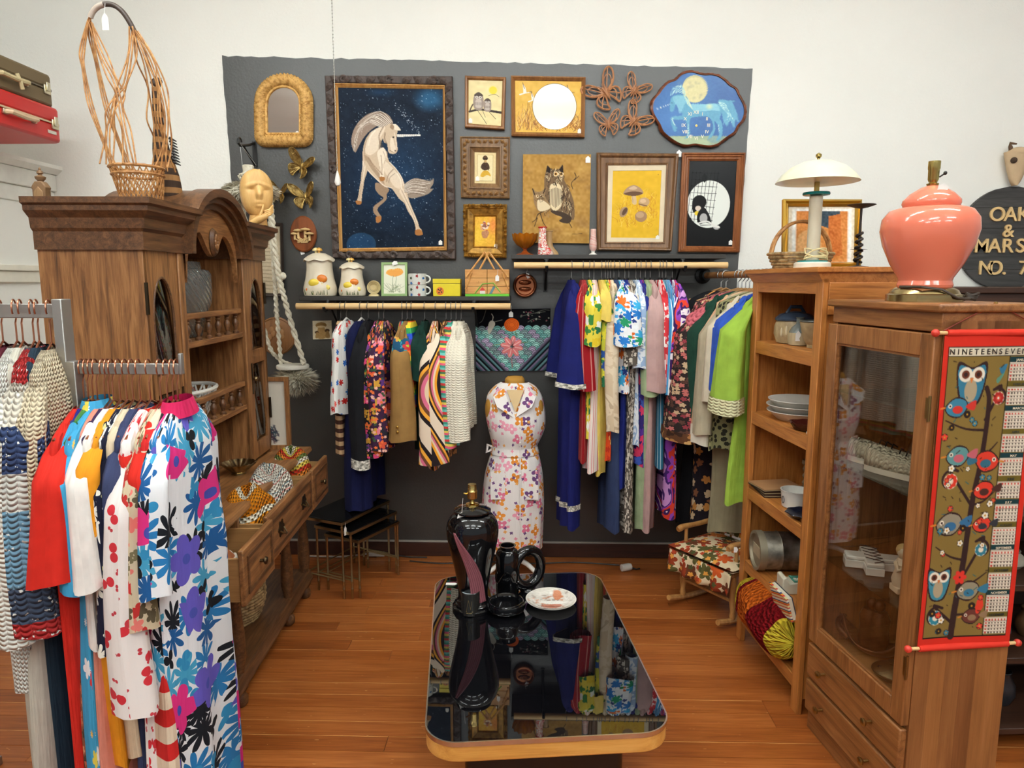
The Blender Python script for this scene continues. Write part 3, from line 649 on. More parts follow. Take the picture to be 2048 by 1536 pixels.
def ptag(par, x, z, y, w_=.02, h_=.026, string=0, rot=0):
    m = MB().prism([(-w_ / 2, -h_), (w_ / 2, -h_), (w_ / 2, -h_ * .3), (0, 0), (-w_ / 2, -h_ * .3)], y - .0008, y, 'y')
    m.v = [(x + a * cos(rot) - c_ * sin(rot), b, z + a * sin(rot) + c_ * cos(rot)) for a, b, c_ in m.v]
    if string: m.tube([(x, y - .0004, z - .002), (x + .004, y, z + string)], .0007, 5)
    return obj('price_tag', m, TAGM, par, ang=0)
def wtag(par, c, x, y, d, **k): p = wq(x, y, d) - c; return ptag(par, p[0], p[1], -d, **k)
# ---- wicker arched mirror
WICK = NT('wicker', .6, 0, .35); co = WICK.co(); f = WICK.noise(co, 60, 3); WICK.col(WICK.ramp(f, [(.3, lin((170, 118, 52))), (.55, lin((222, 174, 100))), (.8, lin((236, 196, 126)))])); WICK = WICK.m
q = quad(*box4(508, 143, 627, 297)); t, c = wthing('wicker_mirror', 'arched mirror in a thick woven wicker frame', 'mirror', q)
def arch_path(x0, x1, yt, yb, r_b, n=14):
    cx = (x0 + x1) / 2; r = (x1 - x0) / 2; pts = [(cx + r * cos(pi * k / n), yt + r * 1.0 - r * 1.0 * sin(pi * k / n)) for k in range(n + 1)]      # right to left over the top
    pts = [(x1 + 1, yb - r_b - (yb - r_b - yt - r) * (1 - k / 6)) for k in range(0)] + pts
    L = [(x0 - 1 + (1 * k / 8), yt + r + (yb - r_b - yt - r) * k / 8) for k in range(1, 9)]; bot = [(x0 + r_b * (1 - cos(a)), yb - r_b + r_b * sin(a)) for a in [pi / 8 * k for k in range(1, 5)]]
    mid = [(x0 + r_b + (x1 - x0 - 2 * r_b) * k / 8, yb) for k in range(1, 8)]
    right = [(x1 - r_b + r_b * sin(a), yb - r_b + r_b * cos(a)) for a in [pi / 8 * k for k in range(0, 4)]]; R = [(x1, yb - r_b - (yb - r_b - yt - r) * k / 8) for k in range(0, 8)]
    return pts + L + bot + mid + right + R
path = [wq(*p) - c for p in arch_path(522, 613, 160, 281, 9)]; n = len(path)
m = MB(); bm_r = .034
ring_pts = []
fine = [np.array(p) for p in spl(path, 7, True)]; N = len(fine); K = 10; vs = []; fs = []
for i, p in enumerate(fine):
    tn = fine[(i + 1) % N] - fine[i - 1]; tn = tn / np.linalg.norm(tn); nr = np.array([tn[1], -tn[0]])
    for k in range(K):
        a = pi * k / (K - 1); bump_ = 1 + .12 * (1 if (i // 2 + k) % 2 else -1) * (1 if 0 < k < K - 1 else 0)
        o2 = p + nr * bm_r * cos(a) * bump_; vs.append((o2[0], -.004 - .045 * sin(a) * bump_, o2[1]))
for i in range(N):
    for k in range(K - 1): fs.append((i * K + k, i * K + k + 1, ((i + 1) % N) * K + k + 1, ((i + 1) % N) * K + k))
obj('wicker_frame', m.add(vs, fs), WICK, t, ang=60)
inn = [wq(*p) - c for p in arch_path(534, 601, 173, 268, 2)]; obj('inner_rim', MB().tube([(p[0], -.026, p[1]) for p in inn], .0065, 8, closed=True), WICK, t)
MIR = NT('mirror', .02, 1, .5); MIR.col((.86, .87, .85)); MIR = MIR.m
obj('mirror_glass', MB().prism([tuple(p) for p in inn][::-1], -.02, -.014, 'y'), MIR, t, ang=0); p = wq(595, 262) - c; ptag(t, p[0], p[1], -.021, .018, .018)
# ---- unicorn on midnight blue
A = Art(682, 172, 888, 498, (9, 24, 42), 2.2)
A.ell(790, 345, 120, 130, (20, 60, 96), .75, soft=1); A.ell(862, 192, 38, 30, (52, 112, 152), .75, soft=.7); A.ell(720, 490, 30, 24, (34, 74, 110), .7); A.ell(720, 492, 26, 20, (26, 60, 94), .8); A.ell(765, 180, 40, 12, (36, 84, 124), .5, soft=1)
A.noise(14, 18); A.dots(520, (190, 214, 230), (.3, .62)); A.dots(70, (230, 240, 250), (.5, .95)); A.dots(110, (220, 235, 246), (.35, .7), (770, 300, 850, 420))
for k in range(60):
    u = A.rs.rand(); A.ell(798 + 44 * u + A.rs.randn() * 3, 206 + 56 * u + A.rs.randn() * 4, .55, .55, (236, 244, 252))
def U(s): return [(440 + float(a) / 3.49, 100 + float(b) / 3.49) for a, b in (q.split(',') for q in s.split())]
B0, B1, B2 = (158, 130, 104), (206, 182, 154), (234, 218, 196); DK = (88, 66, 50)
# tail
A.poly(U('1285,935 1330,900 1370,885 1420,895 1470,905 1495,890 1490,930 1470,960 1490,965 1455,1000 1400,1020 1350,1030 1310,1020 1290,990'), (150, 132, 116))
for k in range(9): A.line(U(f'1295,{950+k*7} 1350,{915+k*10} 1420,{920+k*11} {1490-k*12},{905+k*14}'), 1.4, (228, 216, 200) if k % 2 else (120, 102, 90), w1=.4)
# mane
A.poly(U('1215,500 1190,440 1130,412 1060,425 1000,465 950,530 925,610 930,660 950,700 975,660 1010,600 1060,545 1130,505'), (150, 128, 112))
for k in range(15):
    u = k / 14; A.line(U(f'{1205-60*u},{490+30*u} {1130-90*u},{430+60*u} {1040-80*u},{470+110*u} {975-30*u},{520+170*u}'), 1.5, (232, 222, 208) if k % 2 == 0 else (112, 90, 76), w1=.5)
# far legs
A.poly(U('1095,915 1085,960 1110,1000 1140,1030 1075,1085 1070,1130 1095,1165 1085,1200 1105,1205 1125,1165 1110,1140 1100,1100 1160,1040 1165,1000 1180,960'), B0)
A.poly(U('1120,690 1110,760 1120,840 1125,900 1145,900 1155,850 1150,800 1175,740 1170,690'), B0)
# body and neck
A.poly(U('1205,500 1150,510 1080,545 1030,600 1005,680 1005,760 1035,830 1090,890 1150,945 1200,960 1250,1030 1290,1070 1310,1120 1350,1190 1365,1250 1365,1290 1405,1300 1410,1270 1390,1240 1380,1200 1345,1110 1320,1040 1300,960 1275,880 1235,820 1190,770 1170,720 1130,670 1140,610 1180,560'), B1)
A.poly(U('1040,600 1060,560 1110,530 1160,520 1150,560 1120,610 1120,660 1090,700 1050,720 1020,690'), B2, a=.75)
A.poly(U('1150,760 1200,800 1240,850 1265,910 1260,960 1215,940 1180,880 1150,830'), B2, a=.7); A.poly(U('1010,720 1050,800 1100,870 1150,930 1130,870 1080,800 1050,740'), B0, a=.7)
A.poly(U('1255,980 1290,1050 1325,1130 1365,1220 1375,1200 1335,1100 1305,1020 1280,960'), B2, a=.7); A.poly(U('1130,610 1115,660 1130,700 1160,690 1145,650'), DK, a=.45)
# near fore legs
A.poly(U('1005,740 1000,800 990,850 985,900 975,950 965,1010 955,1050 985,1055 990,1010 1000,960 1010,900 1030,840 1040,790'), B1); A.poly(U('1000,760 998,850 985,930 992,930 1010,860 1020,800'), B2, a=.8)
A.poly(U('1105,700 1115,780 1120,830 1120,880 1145,885 1150,830 1140,790 1160,760 1170,710 1145,665'), B2); A.line(U('1130,720 1135,790 1133,860'), 1.2, B0)
# belly line, hind leg shading
A.line(U('1035,825 1090,885 1150,940 1205,955'), 1.0, (240, 226, 214)); A.line(U('1190,770 1235,820 1270,880 1285,940'), 1.1, (242, 232, 218)); A.line(U('1225,850 1190,880 1180,920'), .9, DK, a=.6)
# head
A.poly(U('1205,500 1160,545 1145,590 1155,630 1175,640 1180,690 1195,708 1225,710 1245,690 1245,650 1240,600 1245,570 1245,540 1225,515'), B1); A.poly(U('1215,600 1225,640 1235,680 1215,700 1200,680 1195,640 1200,600'), B2, a=.85)
A.poly(U('1200,510 1235,500 1270,540 1245,545 1215,530'), B2); A.poly(U('1195,520 1210,500 1225,520 1215,540'), B0); A.ell(*U('1218,592')[0], 1.9, 1.5, (30, 20, 16)); A.ell(*U('1230,688')[0], 1.6, 1.2, DK); A.line(U('1175,640 1160,600 1165,560'), .8, DK, a=.6); A.line(U('1190,685 1215,698'), .7, DK)
A.poly(U('1245,572 1405,573 1405,582 1245,592'), (232, 228, 220), False)
for k in range(9): A.line(U(f'{1262+k*15},573 {1255+k*15},588'), .5, (150, 140, 134))
for s in ('945,1045 985,1050 980,1070 955,1072', '1085,1165 1122,1160 1118,1195 1092,1205', '1362,1265 1400,1262 1414,1298 1366,1300', '1118,875 1152,878 1150,900 1122,905'): A.poly(U(s), (170, 112, 58))
for k in range(34):
    u = k / 33; j = A.rs.randn() * 6; A.line(U(f'{1212-75*u},{486+40*u} {1140-100*u+j},{418+75*u+j} {1035-75*u+j},{455+125*u} {985-45*u+j*2},{500+205*u}'), 1.0, ((244, 236, 222), (206, 190, 172), (92, 70, 58), (170, 148, 130))[k % 4], w1=.3, a=.9)
for k in range(20):
    u = k / 19; j = A.rs.randn() * 6; A.line(U(f'1290,{938+50*u} {1345+j},{895+95*u} {1420},{900+100*u+j} {1496-70*u},{888+125*u+j}'), .9, ((240, 230, 216), (110, 92, 80), (196, 180, 164))[k % 3], w1=.3, a=.9)
# body modelling in the paint: muscles, shins, neck
for s_, w_, c_ in (('1060,560 1030,620 1015,690 1020,760', 2.6, (176, 148, 120)), ('1150,520 1120,580 1125,640', 2.2, (130, 102, 80)), ('1095,545 1060,590 1045,650', 2.4, (246, 234, 214)), ('1040,740 1085,800 1140,860', 2.0, (150, 120, 96)), ('1215,820 1180,860 1165,910', 1.8, (140, 110, 88)), ('1240,850 1265,900 1270,960', 2.4, (248, 238, 222)), ('1270,970 1300,1040 1340,1130 1372,1225', 1.4, (150, 120, 96)), ('1015,770 1000,850 985,950 968,1040', 1.0, (150, 120, 96)), ('1120,800 1128,860', 1.0, (150, 120, 96)), ('1145,690 1160,740 1150,780', 1.2, (160, 130, 106)), ('1160,560 1155,610 1170,640', 1.4, (130, 102, 80)), ('1225,560 1235,620 1240,670', 1.2, (246, 236, 220))): A.line(U(s_), w_, c_, a=.55)
A.noise(10, 3)
q0 = quad((650, 152), (905, 153), (912, 519), (666, 516)); qg = quad((669, 168), (890, 172), (894, 501), (680, 504)); q1 = quad((677, 176), (886, 179), (888, 493), (686, 497)); t, c = wthing('unicorn_painting', 'large painting of a rearing unicorn in a carved dark wood frame', 'painting', q0)
CARV = wood((44, 34, 30), (74, 60, 54), (98, 82, 74), 1.2, 2, .6, 6); GILT = wood((150, 100, 48), (196, 146, 82), (214, 168, 104), 1, 2, .45, 5)
obj('carved_frame', loft(q0, qg, [(0, 0), (0, .022), (.1, .03), (.8, .03), (1, .02)], c), CARV, t, ang=20)
obj('gilt_slip', loft(qg, q1, [(0, .018), (0, .034), (.3, .038), (.45, .03), (.6, .034), (1, .024)], c), GILT, t, ang=20)
flat(A, q1, .022, c, 190, 300, 'painted_canvas', t, .55)
rp = random.Random(3)
def leafm(L, w_): # carved leaf lying along +x
    return MB().add([(-L / 2, 0, 0), (-L * .15, -.007, w_ / 2), (L * .2, -.007, w_ * .4), (L / 2, 0, 0), (L * .2, -.007, -w_ * .4), (-L * .15, -.007, -w_ / 2), (0, -.019, 0)], [(0, 6, 1), (1, 6, 2), (2, 6, 3), (3, 6, 4), (4, 6, 5), (5, 6, 0)])
for (pa, pb, pc, pd) in ((0, 1, 0, 1), (3, 2, 3, 2), (0, 3, 0, 3), (1, 2, 1, 2)):
    a, b = (q0[pa] * .5 + qg[pc] * .5), (q0[pb] * .5 + qg[pd] * .5); L = np.linalg.norm(b - a); nl = int(L / .062); dr_ = (b - a) / L; an = atan2(dr_[1], dr_[0])
    for k in range(nl):
        s = (k + .5) / nl; p = a + (b - a) * s - c; sw = (1 if k % 2 else -1) * (1 if s < .5 else -1)
        if k in (nl // 2,): continue
        obj('carved_leaf', leafm(.072, .034), CARV, t, ang=25, loc=(p[0], -.029, p[1]), rot=(0, -(an + .55 * sw), 0))
    for s in (.12, .5, .88):
        p = a + (b - a) * s - c; m = MB().tube([(.018 * cos(u) * (1 - u / 16), -.003, .018 * sin(u) * (1 - u / 16)) for u in [k * .4 for k in range(16)]], .0085, 6); obj('carved_scroll', m, CARV, t, loc=(p[0], -.03, p[1]), rot=(0, -an, 0))
wtag(t, c, 881, 480, .025)
# ---- generic framed picture
def framed(name, label, out4, in4, art, nx, ny, prof, fm, depth, tagp=None, rough=.5, mat4=None, matm=None, name2='picture', pd=None):
    q0, q1 = quad(*out4), quad(*in4); t, c = wthing(name, label, 'picture', q0)
    if mat4: qm = quad(*mat4); obj('frame', loft(q0, qm, prof, c), fm, t, ang=20); obj('mat_board', loft(qm, q1, [(0, depth + .006), (.97, depth + .003), (1, depth)], c), matm, t, ang=20)
    else: obj('frame', loft(q0, q1, prof, c), fm, t, ang=20)
    flat(art, q1, depth, c, nx, ny, name2, t, rough)
    if tagp: wtag(t, c, *tagp, depth + .003)
    return t, c, q0, q1
PR1 = [(0, 0), (0, .024), (.2, .03), (.6, .028), (1, .018)]; BRF = wood((96, 58, 28), (142, 94, 52), (164, 116, 70), 1, 2, .4, 5)
# two baby owls
A = Art(936, 158, 1006, 252, (232, 214, 160), 3); A.noise(18, 20); A.ell(987, 178, 8, 8, (240, 205, 40)); A.ell(987, 178, 10, 10, (246, 222, 120), .4)
A.line([(938, 226), (960, 220), (985, 222), (1006, 224)], 4, (62, 50, 44), w1=5); A.line([(938, 226), (944, 212), (950, 206)], 2.5, (80, 66, 56)); A.line([(955, 222), (968, 240), (975, 250)], 1, (70, 58, 50)); A.line([(980, 224), (994, 238)], 1, (70, 58, 50)); A.line([(966, 222), (972, 236)], .8, (70, 58, 50)); A.line([(978, 190), (990, 186), (1000, 191)], .7, (90, 78, 60))
for (x, y, s) in ((957, 203, 1), (976, 210, .75)):
    A.poly([(x - 9 * s, y - 12 * s), (x, y - 20 * s), (x + 9 * s, y - 12 * s), (x + 11 * s, y + 4 * s), (x + 7 * s, y + 17 * s), (x - 7 * s, y + 17 * s), (x - 11 * s, y + 4 * s)], (158, 140, 128)); A.poly([(x - 5 * s, y - 4 * s), (x + 5 * s, y - 4 * s), (x + 6 * s, y + 12 * s), (x - 6 * s, y + 12 * s)], (206, 192, 180), a=.8)
    A.poly([(x - 9 * s, y - 14 * s), (x, y - 20 * s), (x + 9 * s, y - 14 * s), (x + 7 * s, y - 11 * s), (x - 7 * s, y - 11 * s)], (86, 72, 66))
    for e in (-3.6, 3.6): A.ell(x + e * s, y - 9 * s, 2.9 * s, 2.9 * s, (226, 218, 206)); A.ell(x + e * s, y - 9 * s, 1.2 * s, 1.2 * s, (40, 32, 30))
    for k in range(12): A.line([(x - 8 * s + k * 1.4 * s, y + 2 * s), (x - 8 * s + k * 1.4 * s, y + 8 * s)], .4, (112, 96, 88))
framed('owl_chicks_picture', 'small wooden framed picture of two grey owls on a branch', ((930, 152), (1012, 155), (1009, 260), (930, 255)), ((937, 160), (1005, 162), (1002, 252), (937, 247)), A, 90, 120, PR1, BRF, .016, (941, 236))
# geese mirror
A = Art(1030, 162, 1163, 266, (226, 180, 84), 2.6); A.noise(16, 14)
for k in range(260):
    x = 1030 + A.rs.rand() * 133; y = 240 + A.rs.rand() * 24; h = 8 + A.rs.rand() * 30 * (1.2 if x < 1065 else .55); A.line([(x, y), (x + A.rs.randn() * 4, y - h * .5), (x + 4 + A.rs.randn() * 7, y - h)], .9, ((150, 92, 48), (214, 150, 70), (120, 72, 40), (240, 206, 130))[k % 4], w1=.4)
for (x, y, s) in ((1050, 187, 1.15), (1066, 201, 1), (1138, 186, .9)):
    A.line([(x - 9 * s, y + 3), (x, y), (x + 11 * s, y - 2 * s)], 2.4 * s, (246, 240, 228), w1=1); A.poly([(x - 3 * s, y), (x - 4 * s, y - 18 * s), (x + 1 * s, y - 9 * s), (x + 3 * s, y)], (244, 236, 222), False); A.line([(x - 4 * s, y - 18 * s), (x - 1 * s, y - 8 * s)], 1.2, (110, 84, 66)); A.line([(x + 8 * s, y - 2 * s), (x + 12 * s, y - 2 * s)], .9, (90, 60, 44))
t, c, q0, q1 = framed('geese_mirror', 'wooden framed round mirror printed with flying geese and reeds', ((1022, 152), (1171, 155), (1169, 275), (1023, 272)), ((1030, 161), (1163, 163), (1161, 266), (1031, 264)), A, 150, 116, [(0, 0), (0, .026), (.35, .032), (.7, .024), (1, .018)], BRF, .016, (1159, 257), name2='printed_glass')
obj('round_mirror', MB().prism([tuple(wq(1109 + 43.5 * cos(a), 213 + 45.5 * sin(a), .02) - c) for a in [2 * pi * k / 60 for k in range(60)]], -.0172, -.0162, 'y'), MIR, t, ang=0)
obj('mirror_edge', MB().tube([(*(lambda p: (p[0], -.017, p[1]))(wq(1109 + 44 * cos(a), 213 + 46 * sin(a), .02) - c),) for a in [2 * pi * k / 60 for k in range(60)]], .001, 6, closed=True), plain((70, 50, 30), .5), t)
# carved frame with branch figure
A = Art(948, 304, 992, 367, (228, 206, 152), 3.5); A.rect(954, 309, 986, 362, (236, 218, 170)); A.line([(954, 309), (986, 309), (986, 362), (954, 362), (954, 309)], .5, (150, 120, 70), False)
A.ell(970, 316, 5.5, 4, (56, 40, 28)); A.ell(970, 313, 4, 2.6, (90, 66, 40)); A.poly([(962, 330), (968, 324), (976, 326), (979, 336), (972, 340), (963, 338)], (74, 52, 34)); A.ell(970, 322, 3, 3, (200, 164, 110))
for k in range(26): A.line([(970, 332), (960 + A.rs.rand() * 20, 326 + A.rs.rand() * 16)], .7, (58, 40, 26))
A.poly([(960, 352), (966, 342), (976, 342), (982, 352), (974, 350), (966, 354)], (214, 168, 56)); A.noise(12, 6)
t, c, q0, q1 = framed('carved_frame_picture', 'small figure picture in a deep leaf-carved brown frame', ((920, 273), (1020, 274), (1019, 397), (922, 395)), ((949, 304), (992, 305), (991, 367), (949, 366)), A, 70, 96, [(0, 0), (0, .02), (.08, .024), (.12, .018), (.6, .026), (.62, .034), (.7, .034), (.75, .026), (1, .014)], wood((84, 58, 32), (124, 90, 54), (152, 116, 74), 1, 2, .5, 5), .012, (955, 352))
LEAFM = wood((104, 72, 40), (150, 110, 66), (172, 132, 84), 1.5, 2, .5, 5)
for pa, pb in ((0, 1), (1, 2), (2, 3), (3, 0)):
    a = q0[pa] * .68 + q1[pa] * .32; b = q0[pb] * .68 + q1[pb] * .32; L = np.linalg.norm(b - a); nl = max(6, int(L / .03)); an = atan2(*((b - a)[::-1]))
    for k in range(nl):
        p = a + (b - a) * (k + .5) / nl - c; obj('carved_leaf', leafm(.034, .018), LEAFM, t, ang=25, loc=(p[0], -.021, p[1]), rot=(0, -(an + (.6 if k % 2 else -.6)), 0))
# gold framed bouquet
A = Art(950, 433, 990, 493, (232, 176, 62), 3.5); A.ell(958, 470, 22, 30, (240, 200, 70), .8, soft=.8); A.ell(986, 450, 14, 24, (228, 130, 70), .7, soft=.8)
for k in range(46):
    a = A.rs.rand() * 6.28; r = A.rs.rand() * 9; A.ell(970 + r * cos(a), 452 + r * sin(a) * 1.2, 2.4, 1.9, ((236, 214, 190), (198, 104, 84), (226, 160, 120), (132, 90, 76))[k % 4])
A.poly([(964, 463), (977, 463), (975, 474), (970, 477), (965, 474)], (190, 134, 96)); A.noise(24, 8)
GOLD = NT('gilded_wood', .4, .55, .5); GOLD.col(GOLD.ramp(GOLD.noise(GOLD.co(), 40, 4), [(.3, lin((110, 76, 26))), (.6, lin((176, 130, 54))), (.8, lin((206, 164, 84)))])); GOLD = GOLD.m
t, c, q0, q1 = framed('bouquet_picture', 'small orange bouquet picture in an ornate gold frame', ((927, 409), (1014, 409), (1013, 516), (928, 514)), ((950, 433), (991, 433), (990, 493), (949, 492)), A, 60, 90, [(0, 0), (0, .03), (.12, .036), (.2, .03), (.3, .034), (.38, .026), (.85, .014), (.9, .02), (1, .012)], GOLD, .011, (992, 487))
for pa, pb in ((0, 1), (1, 2), (2, 3), (3, 0)):
    a = q0[pa] * .9 + q1[pa] * .1; b = q0[pb] * .9 + q1[pb] * .1
    for s in (.12, .22, .5, .42, .58, .78, .88): p = a + (b - a) * s - c; obj('gilt_leaf', leafm(.024, .018), GOLD, t, ang=25, loc=(p[0], -.034, p[1]), rot=(0, -(atan2(*((b - a)[::-1])) + (.4 if s < .5 else pi - .4)), 0))
# great horned owl canvas
A = Art(1046, 309, 1181, 487, (176, 134, 68), 2.4)
for k in range(40): A.ell(1046 + A.rs.rand() * 135, 309 + A.rs.rand() * 178, 8 + 22 * A.rs.rand(), 5 + 12 * A.rs.rand(), ((206, 160, 84), (150, 106, 52), (214, 174, 100), (128, 92, 54))[k % 4], .35, soft=.9)
A.noise(26, 10)
def V(s): return [(900 + float(a) / 3.413, 120 + float(b) / 3.413) for a, b in (q.split(',') for q in s.split())]
INK, CRM, MID = (46, 36, 30), (226, 206, 168), (120, 96, 70)
A.line(V('690,1020 610,1050 590,1090 565,1110'), 2, INK, w1=1); A.line(V('620,1050 640,1110 660,1140'), 1.6, INK, w1=.8); A.line(V('600,1080 580,1140'), 1.2, INK); A.line(V('840,880 830,840 860,800 850,770'), 1.2, INK); A.line(V('850,820 880,790'), .9, INK); A.line(V('820,870 800,850'), .9, INK); A.line(V('815,1105 838,1145'), 1.2, INK)
A.poly(V('655,760 665,720 690,745 740,745 768,715 775,770 780,820 820,890 850,980 850,1090 800,1060 760,1035 690,1030 660,960 645,880 645,810'), MID)
A.poly(V('690,850 750,850 770,920 760,1000 720,1030 690,1000 680,920'), CRM)
for k in range(9): A.line(V(f'{684+k*10},{870+abs(k-4)*4} {682+k*10},{1010-abs(k-4)*8}'), 1.0, INK)
for k in range(26):
    x = 770 + A.rs.rand() * 70; y = 840 + (x - 770) * 1.2 + A.rs.rand() * 120; A.line(V(f'{x},{y} {x-8},{y+16} {x-4},{y+34}'), 1.1, (60, 46, 38) if k % 3 else (196, 172, 132))
for k in range(30):
    a = A.rs.rand() * 6.28; A.line(V(f'{712+60*cos(a)},{790+50*sin(a)} {712+45*cos(a)},{790+36*sin(a)}'), .9, INK if k % 2 else CRM)
for x in (722, 758): A.ell(*V(f'{x},778')[0], 5.2, 5, CRM); A.ell(*V(f'{x},778')[0], 3.1, 3.1, (190, 130, 40)); A.ell(*V(f'{x},778')[0], 1.8, 1.8, INK)
A.poly(V('735,790 748,790 741,815'), INK, False); A.poly(V('655,760 665,720 690,745 680,775'), INK, False); A.poly(V('745,750 768,715 775,770 755,765'), INK, False)
for k in range(130):
    x = 648 + A.rs.rand() * 195; y = 740 + A.rs.rand() * 330
    if y < 730 + abs(x - 715) * .6 or x > 770 + (y - 740) * .32 or (685 < x < 762 and y > 850): continue
    A.line(V(f'{x},{y} {x+A.rs.randn()*4},{y+10} {x+A.rs.randn()*5},{y+22}'), .9, ((38, 28, 24), (214, 192, 152), (160, 130, 94), (60, 46, 38))[k % 4])
A.poly(V('565,880 590,900 625,895 650,880 655,940 690,1000 670,1030 610,1035 580,990 570,930'), (150, 120, 84)); A.poly(V('600,960 640,960 690,1005 650,1030 605,1025'), CRM); A.line(V('565,880 580,920'), 2, INK); A.line(V('650,880 640,910'), 2, INK)
for x in (600, 628): A.ell(*V(f'{x},930')[0], 3.4, 3.2, CRM); A.ell(*V(f'{x},930')[0], 1.8, 1.8, (170, 116, 40)); A.ell(*V(f'{x},930')[0], .9, .9, INK)
for k in range(16): A.line(V(f'{580+A.rs.rand()*70},{900+A.rs.rand()*60} {580+A.rs.rand()*70},{915+A.rs.rand()*60}'), .7, INK, a=.6)
A.poly(V('690,1030 760,1035 830,1070 825,1110 790,1115 750,1100 770,1075 720,1055'), (70, 56, 46)); A.line(V('840,1190 910,1185'), .6, INK)
q = quad((1046, 309), (1182, 309), (1178, 487), (1045, 485)); t, c = wthing('owl_canvas', 'unframed canvas of a great horned owl with its young on a branch', 'painting', q)
obj('stretcher', loft(q, [p * .999 + sum(q) / 4 * .001 for p in q], [(0, 0), (0, .022), (1, .0222)], c), plain((196, 170, 120), .8), t, ang=20); flat(A, q, .0225, c, 140, 190, 'painted_canvas', t, .7); wtag(t, c, 1176, 312, .026, w_=.026, h_=.036)
# mushrooms on yellow
A = Art(1226, 342, 1322, 476, (226, 180, 44), 2.6); A.noise(16, 16)
for k in range(90):
    x, y = 1236 + A.rs.rand() * 80, 395 + A.rs.rand() * 62; A.line([(x, y), (x + A.rs.randn() * 3, y - 6), (x + A.rs.randn() * 8, y - 8 - A.rs.rand() * 14)], .7, ((206, 136, 36), (186, 110, 40), (240, 208, 110))[k % 3], w1=.3)
def mush(x, y, s, cap, st, tilt=0):
    A.poly([(x - 3 * s, y), (x + 3 * s, y), (x + 4 * s + tilt, y + 20 * s), (x - 4 * s + tilt, y + 20 * s)], st); A.line([(x - 2 * s, y + 2), (x - 3 * s + tilt, y + 18 * s)], .8, (140, 104, 74)); A.poly([(x - 19 * s, y + 1 * s), (x - 12 * s, y - 10 * s), (x, y - 15 * s), (x + 12 * s, y - 10 * s), (x + 19 * s, y), (x + 8 * s, y + 5 * s), (x - 8 * s, y + 5 * s)], cap); A.poly([(x - 18 * s, y + 1 * s), (x, y - 3 * s), (x + 18 * s, y), (x + 8 * s, y + 5 * s), (x - 8 * s, y + 5 * s)], (108, 78, 58)); A.poly([(x - 9 * s, y - 8 * s), (x, y - 13 * s), (x + 7 * s, y - 9 * s), (x, y - 6 * s)], (216, 190, 160), a=.8)
mush(1268, 386, 1.05, (176, 142, 112), (214, 184, 140), 3); A.ell(1290, 404, 11, 9, (196, 160, 120)); A.ell(1288, 402, 6, 4, (218, 186, 150)); A.line([(1280, 408), (1296, 412)], 2, (120, 88, 64)); A.ell(1250, 424, 7.5, 11, (170, 138, 108), rot=.5); A.ell(1252, 423, 4, 8.5, (96, 70, 54), rot=.5); A.ell(1285, 433, 12, 11, (164, 128, 96)); A.ell(1283, 430, 8, 6, (190, 156, 122)); A.ell(1316, 350, .8, .8, (120, 80, 30))
t, c, q0, q1 = framed('mushroom_painting', 'yellow painting of brown mushrooms in a wide stepped wood frame', ((1193, 306), (1357, 308), (1342, 503), (1194, 501)), ((1226, 342), (1323, 341), (1317, 476), (1222, 475)), A, 120, 170, [(0, 0), (0, .03), (.12, .042), (.25, .04), (.4, .026), (.8, .022), (.85, .03), (1, .026)], wood((70, 48, 30), (122, 86, 54), (150, 112, 74), .9, 2, .45, 5), .016, (1315, 470), mat4=((1216, 331), (1332, 330), (1326, 484), (1213, 484)), matm=plain((226, 208, 176), .8))
# child silhouette on black with moon disc
A = Art(1378, 323, 1474, 492, (26, 26, 27), 2.6); A.ell(1421, 408, 44, 47, (232, 234, 226))
for k in range(8): A.line([(1386 + k * 7.5, 343), (1378 + k * 7.2, 444)], .8, (6, 6, 6), False); A.line([(1384, 346 + k * 13), (1440 - k * 1.3, 347 + k * 13.4)], .8, (6, 6, 6), False)
A.rect(1434, 360, 1440, 420, (150, 152, 150), .0); A.poly([(1410, 346), (1417, 356), (1411, 366), (1404, 356)], (10, 10, 10), False); A.ell(1402, 404, 14.5, 14, (22, 21, 21)); A.poly([(1388, 404), (1390, 424), (1398, 420), (1402, 410)], (22, 21, 21)); A.ell(1400, 416, 6, 5, (222, 206, 190)); A.ell(1398, 426, 5, 4.5, (232, 200, 60)); A.poly([(1402, 422), (1412, 414), (1424, 430), (1428, 446), (1416, 444), (1404, 448), (1398, 436)], (30, 29, 29)); A.ell(1412, 436, 8, 10, (180, 178, 176)); A.line([(1402, 446), (1420, 442), (1436, 452)], 3, (228, 226, 220)); A.ell(1440, 454, 7, 4, (228, 226, 220)); A.line([(1434, 455), (1446, 456)], 1, (60, 60, 60)); A.line([(1406, 450), (1428, 449)], 1.2, (40, 40, 40))
framed('moon_silhouette_picture', 'black picture of a seated child before a white moon disc', ((1364, 306), (1490, 306), (1478, 505), (1356, 504)), ((1379, 322), (1474, 322), (1464, 493), (1372, 492)), A, 120, 190, [(0, 0), (0, .03), (.2, .036), (.3, .03), (.45, .033), (.6, .026), (.75, .028), (1, .018)], wood((98, 54, 26), (142, 84, 46), (162, 102, 60), 1, 2, .4, 5), .014, (1461, 480), rough=.25)
